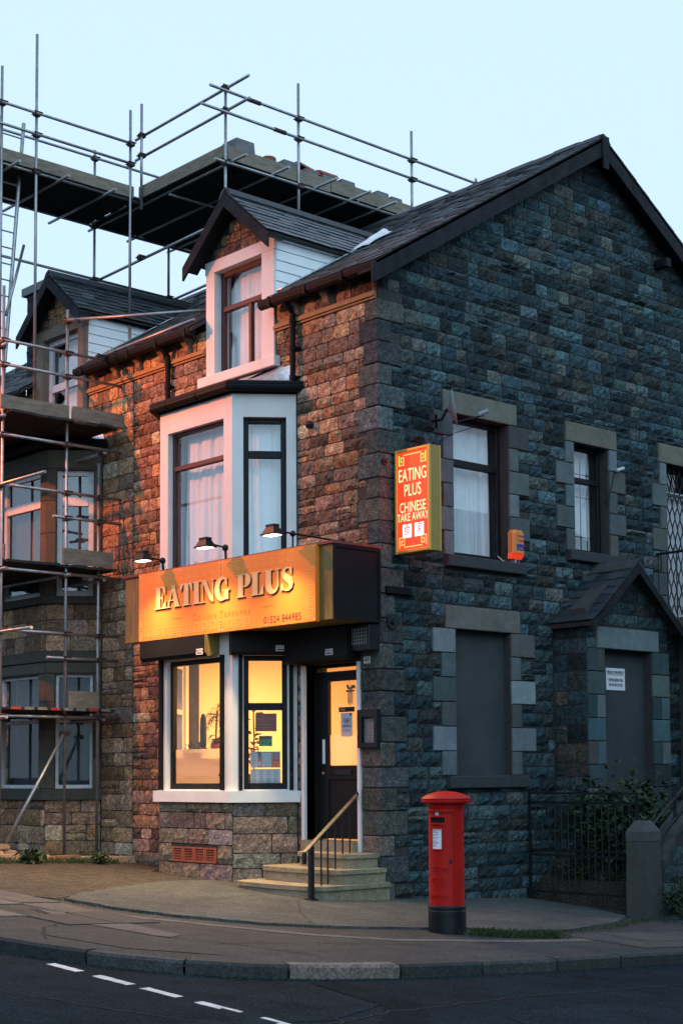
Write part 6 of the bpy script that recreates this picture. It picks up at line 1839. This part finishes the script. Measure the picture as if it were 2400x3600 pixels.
m = MB(); m.lathe(cc_, [(0.187, 0.245), (0.187, 1.285), (0.19, 1.30), (0.196, 1.315), (0.196, 1.335), (0.205, 1.35)], 56); m.build('shaft', 'red_paint', pb, smooth=True)
m = MB(); m.lathe(cc_, [(0.205, 1.335), (0.215, 1.352), (0.252, 1.356), (0.258, 1.36), (0.258, 1.392), (0.264, 1.396), (0.264, 1.404), (0.255, 1.412), (0.21, 1.440), (0.14, 1.463), (0.07, 1.475), (0.0, 1.479)], 56); m.build('cap', 'red_paint', pb, smooth=False)
m = MB()
for k in range(72):
    t = 2 * math.pi * k / 72; x, y = PBX + 0.259 * math.cos(t), PBY + 0.259 * math.sin(t)
    m.box(x - 0.006, x + 0.006, y - 0.006, y + 0.006, PBZ + 1.365, PBZ + 1.38)
m.build('cap_beading', 'red_paint', pb)
m = MB(); m.lathe(cc_, [(0.2, -0.04), (0.2, 0.225), (0.196, 0.235), (0.196, 0.243), (0.2, 0.25), (0.2, 0.272), (0.194, 0.285), (0.187, 0.287)], 56); m.build('base', 'black_paint', pb, smooth=False)
CY = Cyl(cc_, 0.187, fa)
m = MB(); CY.arc(m, -0.165, 0.165, -0.001, 0.026, 1.268, 1.283, 12); m.build('hood', 'red_paint', pb)
m = MB(); CY.arc(m, -0.097, 0.097, -0.001, 0.016, 1.208, 1.222); CY.arc(m, -0.097, 0.097, -0.001, 0.020, 1.132, 1.15); CY.arc(m, -0.097, -0.083, -0.001, 0.014, 1.15, 1.208, 2); CY.arc(m, 0.083, 0.097, -0.001, 0.014, 1.15, 1.208, 2); m.build('aperture_frame', 'red_paint', pb)
m = MB(); CY.arc(m, -0.083, 0.083, -0.004, 0.002, 1.15, 1.208); m.build('letter_slot', 'dark', pb)
m = MB(); CY.arc(m, -0.022, 0.018, 0.0, 0.004, 1.227, 1.262, 3); m.build('number_tab', 'notice_blue', pb)
m = MB(); CY.arc(m, -0.072, 0.062, -0.001, 0.012, 1.087, 1.10); CY.arc(m, -0.072, 0.062, -0.001, 0.014, 0.862, 0.878); CY.arc(m, -0.072, -0.060, -0.001, 0.012, 0.878, 1.087, 2); CY.arc(m, 0.05, 0.062, -0.001, 0.012, 0.878, 1.087, 2); m.build('notice_frame', 'red_paint', pb)
m = MB(); CY.arc(m, -0.060, 0.050, 0.001, 0.003, 0.878, 1.087); nb2 = m.build('notice', 'paper', pb)
for body, sz, z in (('Monday to Friday', 0.013, 1.072), ('9.00am', 0.024, 1.052), ('Saturday', 0.013, 0.962), ('7.00am', 0.024, 0.942)):
    text_mesh(body, sz, 'ink', CY, -0.052, 0.0035, z, align='LEFT', ext=0.0003, parent=nb2)
m = MB()
for z, w_ in ((1.032, .08), (1.024, .06), (1.016, .07), (0.998, .085), (0.990, .05), (0.982, .06), (0.92, .04), (0.912, .05), (0.904, .04)): CY.arc(m, -0.052, -0.052 + w_, 0.003, 0.0036, z, z + 0.003, 3)
m.build('fine_print', 'ink_grey', nb2)
m = MB(); CY.arc(m, 0.028, 0.032, 0.003, 0.0036, 0.9, 0.902, 2); m.build('mark', 'paint_patch', nb2)
m = MB(); CY.arc(m, 0.125, 0.155, 0.0, 0.005, 0.725, 0.765, 3); m.build('key_plate', 'black_paint', pb)
m = MB(); m.tube(CY.p(0.085, 0.0, 0.685), CY.p(0.085, 0.028, 0.685), 0.014, 12); CY.arc(m, 0.055, 0.115, 0.012, 0.026, 0.678, 0.692, 4); m.build('handle', 'red_paint', pb)
m = MB()
for rr_, a0, a1, zc, uc_ in ((0.034, 0, 180, 0.66, -0.02), (0.018, 0, 360, 0.67, -0.034), (0.018, 0, 360, 0.67, -0.006)):
    m.sweep([CY.p(uc_ + rr_ * math.cos(math.radians(a0 + (a1 - a0) * i / 14)), 0.003, zc + rr_ * math.sin(math.radians(a0 + (a1 - a0) * i / 14))) for i in range(15)], 0.004, 5)
CY.arc(m, -0.058, 0.018, 0.0, 0.006, 0.648, 0.658, 5); m.tube(CY.p(-0.02, 0.003, 0.69), CY.p(-0.02, 0.003, 0.712), 0.005, 6)
m.build('crown', 'red_paint', pb)
text_mesh('GR', 0.155, 'red_paint', CY, 0.005, 0.003, 0.53, ext=0.004, parent=pb, sx=0.85, name='cipher')
text_mesh('POST OFFICE', 0.042, 'red_paint', CY, 0.01, 0.002, 0.375, ext=0.003, parent=pb, name='cast_lettering', sx=0.9)
m = MB(); CY.arc(m, -0.118, 0.135, 0.0, 0.0035, 0.40, 0.405, 10); m.build('cast_rule', 'red_paint', pb)
m = MB(); CY.arc(m, 0.172, 0.176, 0.0, 0.002, 0.30, 1.26, 1); m.build('door_seam', 'black_paint', pb)

# ------------------------------------------------------------------ garden gate, pier, side steps
gate = thing('garden_gate', 'black wrought iron garden gate with scrolls beside the gable wall', 'gate', (1.0, 2.72, -0.15))
GY = 2.72
GF = Fr((0, GY), (1, 0), (0, -1))
gx0, gx1 = 0.12, 1.96
m = MB()
for u in (gx0, gx1): GF.box(m, u - 0.018, u + 0.018, -0.015, 0.015, -0.12, 1.36)
for z in (1.20, 0.55, 0.48, -0.02): GF.box(m, gx0, gx1, -0.012, 0.012, z, z + 0.03)
GF.box(m, gx0, gx1, -0.012, 0.012, 1.33, 1.355)
m.build('gate_frame', 'black_iron', gate)
k = 0; u = gx0 + 0.11
while u < gx1 - 0.05:
    m = MB(); m.tube(GF.p(u, 0, 0.0), GF.p(u, 0, 1.21), 0.008, 6); m.build('gate_bar', 'black_iron', gate); u += 0.115
def scroll(c, s, turns=1.6, sgn=1, ph=0):
    pts = []
    for i in range(26):
        t = i / 25; a = ph + sgn * turns * 2 * math.pi * t; rr = s * (0.15 + 0.85 * t)
        pts.append(GF.p(c[0] + rr * math.cos(a), 0.0, c[1] + rr * math.sin(a)))
    return pts
m = MB()
for c, s, sg in (((0.42, 1.28), 0.06, 1), ((0.75, 1.28), 0.06, -1), ((1.3, 1.28), 0.06, 1), ((1.65, 1.28), 0.06, -1), ((0.45, 0.85), 0.09, 1), ((0.45, 0.68), 0.07, -1), ((1.62, 0.85), 0.09, -1), ((1.62, 0.68), 0.07, 1), ((0.3, 0.51), 0.05, 1), ((0.7, 0.51), 0.05, -1), ((1.25, 0.51), 0.05, 1)):
    m.sweep(scroll(c, s, 1.6, sg), 0.0065, 5)
m.sweep([GF.p(0.42 + 0.05 * i, 0, 1.36 + 0.12 * math.sin(math.pi * i / 12) ** 2 * (i / 12)) for i in range(25)], 0.008, 5)
m.build('gate_scrolls', 'black_iron', gate)
for z in (0.35, -0.05):
    m = MB(); GF.box(m, gx1 - 0.16, gx1 + 0.1, -0.03, 0.03, z, z + 0.05); m.tube(GF.p(gx1 - 0.1, 0.035, z + .025), GF.p(gx1 - 0.1, -0.035, z + .025), 0.045, 10); m.build('hinge', 'coupler', gate)
pier = thing('gate_pier', 'weathered square stone gate pier with chamfered top', 'gate pier', (2.18, 2.55, -0.24))
m = MB(); m.cur = (0.065, 0.068, 0.066)
x0, x1, y0, y1 = 2.04, 2.36, 2.36, 2.70
m.hexa([(x0, y0, -0.35), (x1, y0, -0.35), (x1, y1, -0.35), (x0, y1, -0.35), (x0 + .01, y0 + .01, .74), (x1 - .01, y0 + .01, .74), (x1 - .01, y1 - .01, .74), (x0 + .01, y1 - .01, .74)])
m.build('shaft', 'ashlar', pier)
m = MB(); m.cur = (0.08, 0.083, 0.08)
m.hexa([(x0 + .005, y0 + .005, .744), (x1 - .005, y0 + .005, .744), (x1 - .005, y1 - .005, .744), (x0 + .005, y1 - .005, .744), (x0 + .005, y0 + .005, .86), (x1 - .005, y0 + .005, .86), (x1 - .005, y1 - .005, .86), (x0 + .005, y1 - .005, .86)])
m.hexa([(x0 + .005, y0 + .005, .862), (x1 - .005, y0 + .005, .862), (x1 - .005, y1 - .005, .862), (x0 + .005, y1 - .005, .862), (x0 + .09, y0 + .09, 1.0), (x1 - .09, y0 + .09, 1.0), (x1 - .09, y1 - .09, 1.0), (x0 + .09, y1 - .09, 1.0)])
m.build('cap', 'ashlar', pier)
gw = thing('garden_wall', 'sloping rough stone wall rising beside side steps at the far right', 'wall', (2.3, 4.0, -0.3))
m = MB(); m.prism([(2.12, 2.71, -0.5), (2.12, 2.71, 0.40), (2.12, 3.05, 0.82), (2.12, 5.6, 2.6), (2.12, 9.0, 2.6), (2.12, 9.0, -0.5)], (0.24, 0, 0)); core_ = m.build('core', 'mortar', gw)
pcs = Pieces(); rr = random.Random(91)
course_wall(pcs, Fr((2.36, 0), (0, 1), (1, 0)), 2.72, 7.0, -0.4, 2.55, [], rr, PAL_GABLE, hmin=0.18, hmax=0.28, lmin=0.25, lmax=0.6, limit=lambda z: (2.72 if z < 0.4 else (2.71 + (z - .4) * .81 if z < .82 else 3.05 + (z - .82) * 1.43), 9))
pcs.emit('stone', 'stones', 'stone', core_)
m = MB()
for (ya, za), (yb, zb) in (((2.71, .40), (3.05, .82)), ((3.05, .82), (5.6, 2.6))):
    m.hexa([(2.09, ya, za), (2.39, ya, za), (2.39, yb, zb), (2.09, yb, zb), (2.09, ya, za + .09), (2.39, ya, za + .09), (2.39, yb, zb + .09), (2.09, yb, zb + .09)])
m.build('coping', 'dark_coping', gw)
sr = thing('stair_rail', 'dark sloping double handrail above the stone wall at the far right', 'handrail', (2.25, 3.0, 0.9))
for dz, nm in ((0, 'upper_rail'), (-0.27, 'lower_rail')):
    m = MB(); m.tube((2.25, 2.66, 0.95 + dz), (2.25, 5.6, 2.95 + dz), 0.022, 8); m.build(nm, 'black_iron', sr)
for y in (3.15, 4.4, 5.55):
    z = 0.95 + (y - 2.66) * 0.68; m = MB(); m.tube((2.25, y, z - 0.55), (2.25, y, z + 0.18), 0.022, 8); m.build('post', 'black_iron', sr)
    m = MB(); m.lathe((2.25, y, z + .18), [(0, .05), (.03, .03), (.035, 0), (.02, -.03), (0, -.04)], 10); m.build('finial', 'black_iron', sr)
# raised side garden and upper landing
sg = MB(); sg.box(0.0, 2.1, 3.0, 9.0, -0.6, 0.15); sg = sg.build('side_garden', 'soil'); tag(sg, 'dark raised garden bed beside the gable behind the gate', None, kind='structure')
land = thing('landing', 'stone landing slab with black railing below the grilled upper door', 'landing', (0.6, 6.7, 3.8))
m = MB(); m.cur = (0.12, 0.115, 0.1); m.box(0.03, 1.25, 5.85, 8.2, 3.82, 3.98); m.build('slab', 'ashlar', land)
m = MB(); m.cur = (0.08, 0.075, 0.07); m.box(0.03, 1.1, 6.4, 8.2, -0.4, 3.818); m.build('support', 'ashlar', land)
m = MB(); m.tube((0.03, 5.9, 5.0), (1.22, 5.9, 5.0), 0.02, 8); m.tube((1.22, 5.9, 5.0), (1.22, 8.2, 5.0), 0.02, 8); m.build('top_rail', 'black_iron', land)
for k in range(8):
    m = MB(); x = 0.06 + k * 0.165; m.tube((x, 5.9, 3.98), (x, 5.9, 5.0), 0.011, 6); m.build('baluster', 'black_iron', land)
for k in range(1, 14):
    m = MB(); y = 5.9 + k * 0.165; m.tube((1.22, y, 3.98), (1.22, y, 5.0), 0.011, 6); m.build('baluster', 'black_iron', land)

# ------------------------------------------------------------------ plants
def leafy(name, label, c, rx, ry, h, n, seed, size=0.07, cat='shrub', clumps=9):
    t = thing(name, label, cat, c); rr = random.Random(seed); c = Vector(c)
    m = MB()
    cl_ = [Vector((rr.uniform(-.75, .75) * rx, rr.uniform(-.7, .7) * ry, h * rr.uniform(.35, .85))) for _ in range(clumps)]
    for q in cl_: m.sweep([c + Vector((q.x * .15, q.y * .15, 0)), c + Vector((q.x * .5, q.y * .5, q.z * .55)), c + q], 0.008, 5)
    m.build('stem', 'house_plant', t)
    m = MB()
    for k in range(n):
        q = rr.choice(cl_); sgm = 0.3
        p = c + q + Vector((rr.gauss(0, rx * sgm), rr.gauss(0, ry * sgm), rr.gauss(0, h * .14)))
        if p.z < c.z + 0.03: p.z = c.z + rr.uniform(0.03, 0.2)
        d = Vector((rr.uniform(-1, 1), rr.uniform(-1, 1), rr.uniform(-.9, .5))).normalized()
        l = size * rr.uniform(.7, 1.4); s = d.cross(Vector((rr.uniform(-.3, .3), rr.uniform(-.3, .3), 1))).normalized() * (l * .34)
        nn = d.cross(s).normalized() * (l * .12)
        m.add([p, p + d * l * .35 + s + nn, p + d * l * .75 + s * .7 + nn * .5, p + d * l - nn, p + d * l * .75 - s * .7 + nn * .5, p + d * l * .35 - s + nn], [(0, 1, 2, 3), (0, 3, 4, 5)])
    m.build('foliage', 'leaf', t)
leafy('shrub', 'bushy broad-leaved green shrub behind the iron gate', (1.05, 3.45, 0.12), 0.62, 0.45, 1.38, 2600, 5, 0.085, clumps=16)
leafy('shrub', 'lower green shrub behind the stone gate pier', (1.75, 3.55, 0.12), 0.38, 0.4, 1.05, 1000, 6, 0.075)
leafy('shrub', 'low straggly plant at the foot of the gate pier', (2.55, 2.95, -0.28), 0.28, 0.35, 0.55, 600, 7, 0.04)
leafy('shrub', 'small dark plant on the ground inside the gate', (0.7, 3.1, 0.1), 0.35, 0.2, 0.4, 350, 8, 0.05)
def grass(name, label, pts, n, h, seed, spread=0.1):
    rr = random.Random(seed); m = MB()
    for k in range(n):
        i = rr.random() * (len(pts) - 1); a, b = pts[int(i)], pts[min(int(i) + 1, len(pts) - 1)]; t = i - int(i)
        x, y = a[0] + (b[0] - a[0]) * t + rr.gauss(0, spread), a[1] + (b[1] - a[1]) * t + rr.gauss(0, spread)
        z = gz(x, y) + (a[2] if len(a) > 2 else 0.0)
        hh = h * rr.uniform(.4, 1.2); d = Vector((rr.uniform(-.7, .7), rr.uniform(-.7, .7), 1)).normalized(); w = Vector((rr.uniform(-1, 1), rr.uniform(-1, 1), 0)).normalized() * 0.004
        p = Vector((x, y, z)); m.add([p - w, p + w, p + d * hh * .6 + w * .6 + Vector((d.x, d.y, 0)) * hh * .1, p + d * hh + Vector((d.x, d.y, -.2)) * hh * .4], [(0, 1, 2, 3)])
    o = m.build(name, 'grass', None, fix=False); tag(o, label, 'grass', kind='stuff'); return o
grass('grass', 'tuft of grass growing by the foot of the red post box', [(3.22, -1.72), (3.36, -1.5), (3.52, -1.18), (3.6, -0.9)], 1500, 0.10, 1, 0.07)
grass('grass', 'thin grass along the edge of the forecourt and flags at the right', [(3.3, -0.5), (3.1, 0.6), (2.7, 1.6), (2.4, 2.3), (3.3, 2.6), (3.4, 4)], 900, 0.045, 2, 0.05)
grass('grass', 'weeds along the joint between pavement and forecourt', [(-0.5, -4.5), (0.4, -4.45), (1.25, -4.2), (2.0, -3.66), (2.5, -2.9)], 420, 0.03, 3, 0.02)
grass('grass', 'weeds in the gutter below the kerb', [(2.6, -6.93, -.11), (3.6, -6.55, -.11), (4.3, -6.0, -.11), (4.75, -5.1, -.11), (4.95, -3.6, -.11), (4.97, -1.5, -.11), (4.97, 2, -.11)], 500, 0.03, 4, 0.03)
grass('grass', 'long grass and weeds along the low garden edging at left', [(-5.3, -0.5), (-5.25, -1.3), (-5.2, -2.2), (-5.0, -3.0)], 1000, 0.12, 5, 0.07)
leafy('weed', 'broad-leaved weed at the foot of the stepped stones at left', (-5.15, -2.0, 0.33), 0.2, 0.2, 0.25, 130, 9, 0.09, 'weed', 5)
leafy('weed', 'small weed growing against the garden edging near the wall', (-5.2, -0.85, 0.28), 0.25, 0.15, 0.2, 160, 10, 0.06, 'weed', 6)

# ------------------------------------------------------------------ garden edging and stepped stones at left
ed = thing('garden_edging', 'low stone edging running out from the terraced house', 'edging', (-5.5, -1.2, 0.3))
y = 0.0; rr = random.Random(33)
while y > -2.6:
    l = rr.uniform(0.4, 0.6); m = MB(); m.cur = stone_tint(rr, PAL_FRONT, 0.2)
    z = gz(-5.5, y - l / 2); m.box(-5.62, -5.46, y - l + 0.008, y - 0.004, z - 0.1, z + 0.10); m.build('edging_stone', 'ashlar', ed); y -= l
st_ = thing('stepped_stones', 'rough stepped pile of garden wall stones at the lower left', 'stone wall', (-5.8, -2.2, 0.3))
for k, (ye, zt) in enumerate(((-1.62, 0.31), (-1.77, 0.385), (-1.86, 0.465), (-1.99, 0.545), (-2.11, 0.635), (-2.31, 0.735), (-2.5, 0.82))):
    y = ye
    while y > -3.2:
        l = rr.uniform(0.2, 0.34); m = MB(); m.cur = stone_tint(rr, PAL_FRONT, 0.25)
        m.box(-5.95 + rr.uniform(-.02, .02), -5.62 + rr.uniform(-.02, .02), y - l + .006, y, zt - 0.088, zt - 0.004)
        bm = bmesh.new(); me = m.mesh('stone', 'ashlar'); bm.from_mesh(me); bmesh.ops.bevel(bm, geom=list(bm.edges), offset=0.02, segments=2, affect='EDGES'); bm.to_mesh(me); bm.free()
        place(bpy.data.objects.new('stone', me), st_); y -= l
dk = thing('debris', 'scrap timber lying on the ground below the scaffold', 'timber', (-5.9, -1.0, 0.36))
m = MB(); m.box(-6.1, -5.75, -1.45, -1.38, 0.37, 0.40); m.build('batten', 'board', dk)
m = MB(); m.box(-6.2, -6.1, -1.6, -1.1, 0.37, 0.385); m.build('offcut', 'board', dk)

# ------------------------------------------------------------------ street lamp (stands left of the frame; its sodium light falls on the house fronts)
sl = thing('street_lamp', 'tall grey street lamp with orange sodium lantern on the pavement', 'street lamp', (-6.8, -6.9, gz(-6.8, -6.9)))
LX, LY, LZ = -6.65, -5.35, 8.9
m = MB(); m.tube((-6.8, -6.9, 0.4), (-6.8, -6.9, 2.0), 0.085, 12); m.tube((-6.8, -6.9, 2.0), (-6.8, -6.9, 8.7), 0.06, 12, 0.045); m.build('column', 'tube', sl)
m = MB(); m.sweep([(-6.8, -6.9, 8.65), (-6.79, -6.75, 8.95), (-6.75, -6.3, 9.08), (-6.68, -5.7, 9.1)], 0.03, 8); m.build('arm', 'tube', sl)
m = MB(); m.hexa([(LX - .12, LY - .38, 9.0), (LX + .12, LY - .38, 9.0), (LX + .12, LY + .32, 9.0), (LX - .12, LY + .32, 9.0), (LX - .08, LY - .34, 9.14), (LX + .08, LY - .34, 9.14), (LX + .08, LY + .28, 9.14), (LX - .08, LY + .28, 9.14)]); m.build('lantern_hood', 'tube', sl)
m = MB(); m.box(LX - .1, LX + .1, LY - .2, LY + .28, 8.955, 8.998); m.build('lantern_bowl', mat('sodium_bowl', (1, 0.5, 0.1), emit=(1.0, 0.30, 0.04), estr=20), sl)
pd = bpy.data.lights.new('sodium_light', 'SPOT'); pd.energy = 2500; pd.color = (1.0, 0.205, 0.022); pd.shadow_soft_size = 0.06
pd.spot_size = math.radians(128); pd.spot_blend = 0.75
po = bpy.data.objects.new('sodium_light', pd); place(po, sl); po.location = Vector((LX, LY, LZ)) - sl.location
po.rotation_euler = (Vector((-3.8, -1.0, 3.4)) - Vector((LX, LY, LZ))).to_track_quat('-Z', 'Y').to_euler()      # the lantern is tipped towards the houses

# ------------------------------------------------------------------ houses across the streets (unseen, added to shade the junction; they also show in the panes)
def far_house(x0, x1, y0, y1, h, ridge_along, label):
    t = thing('unseen_house', label, 'house', ((x0 + x1) / 2, (y0 + y1) / 2, gz((x0 + x1) / 2, (y0 + y1) / 2)))
    m = MB(); m.box(x0, x1, y0, y1, -1.2, h); m.build('wall', 'mortar', t)
    m = MB()
    if ridge_along == 'y': m.prism([(x0 - .3, y0, h), (x1 + .3, y0, h), ((x0 + x1) / 2, y0, h + 3)], (0, y1 - y0, 0))
    else: m.prism([(x0, y0 - .3, h), (x0, y1 + .3, h), (x0, (y0 + y1) / 2, h + 3)], (x1 - x0, 0, 0))
    m.build('roof', 'barge', t)
    n = int((y1 - y0) / 2.4) if ridge_along == 'y' else int((x1 - x0) / 2.4)
    for i in range(n):
        for z in (1.2, 4.4):
            m = MB()
            if ridge_along == 'y': y = y0 + (i + .5) * (y1 - y0) / n; m.box(x0 - .03, x0 - .002, y - .5, y + .5, z, z + 1.7)
            else: x = x0 + (i + .5) * (x1 - x0) / n; m.box(x - .5, x + .5, y1 + .002, y1 + .03, z, z + 1.7)
            m.build('window', 'room_dark', t)
far_house(12.5, 20, -3.0, 8.0, 6.4, 'y', 'unseen stone house added across the side street facing the gable')
far_house(12.5, 20, 8.4, 24.0, 6.4, 'y', 'unseen stone terrace added farther up the side street')
far_house(-16, 6, -30, -22, 6.2, 'x', 'unseen stone terrace added across the main road')
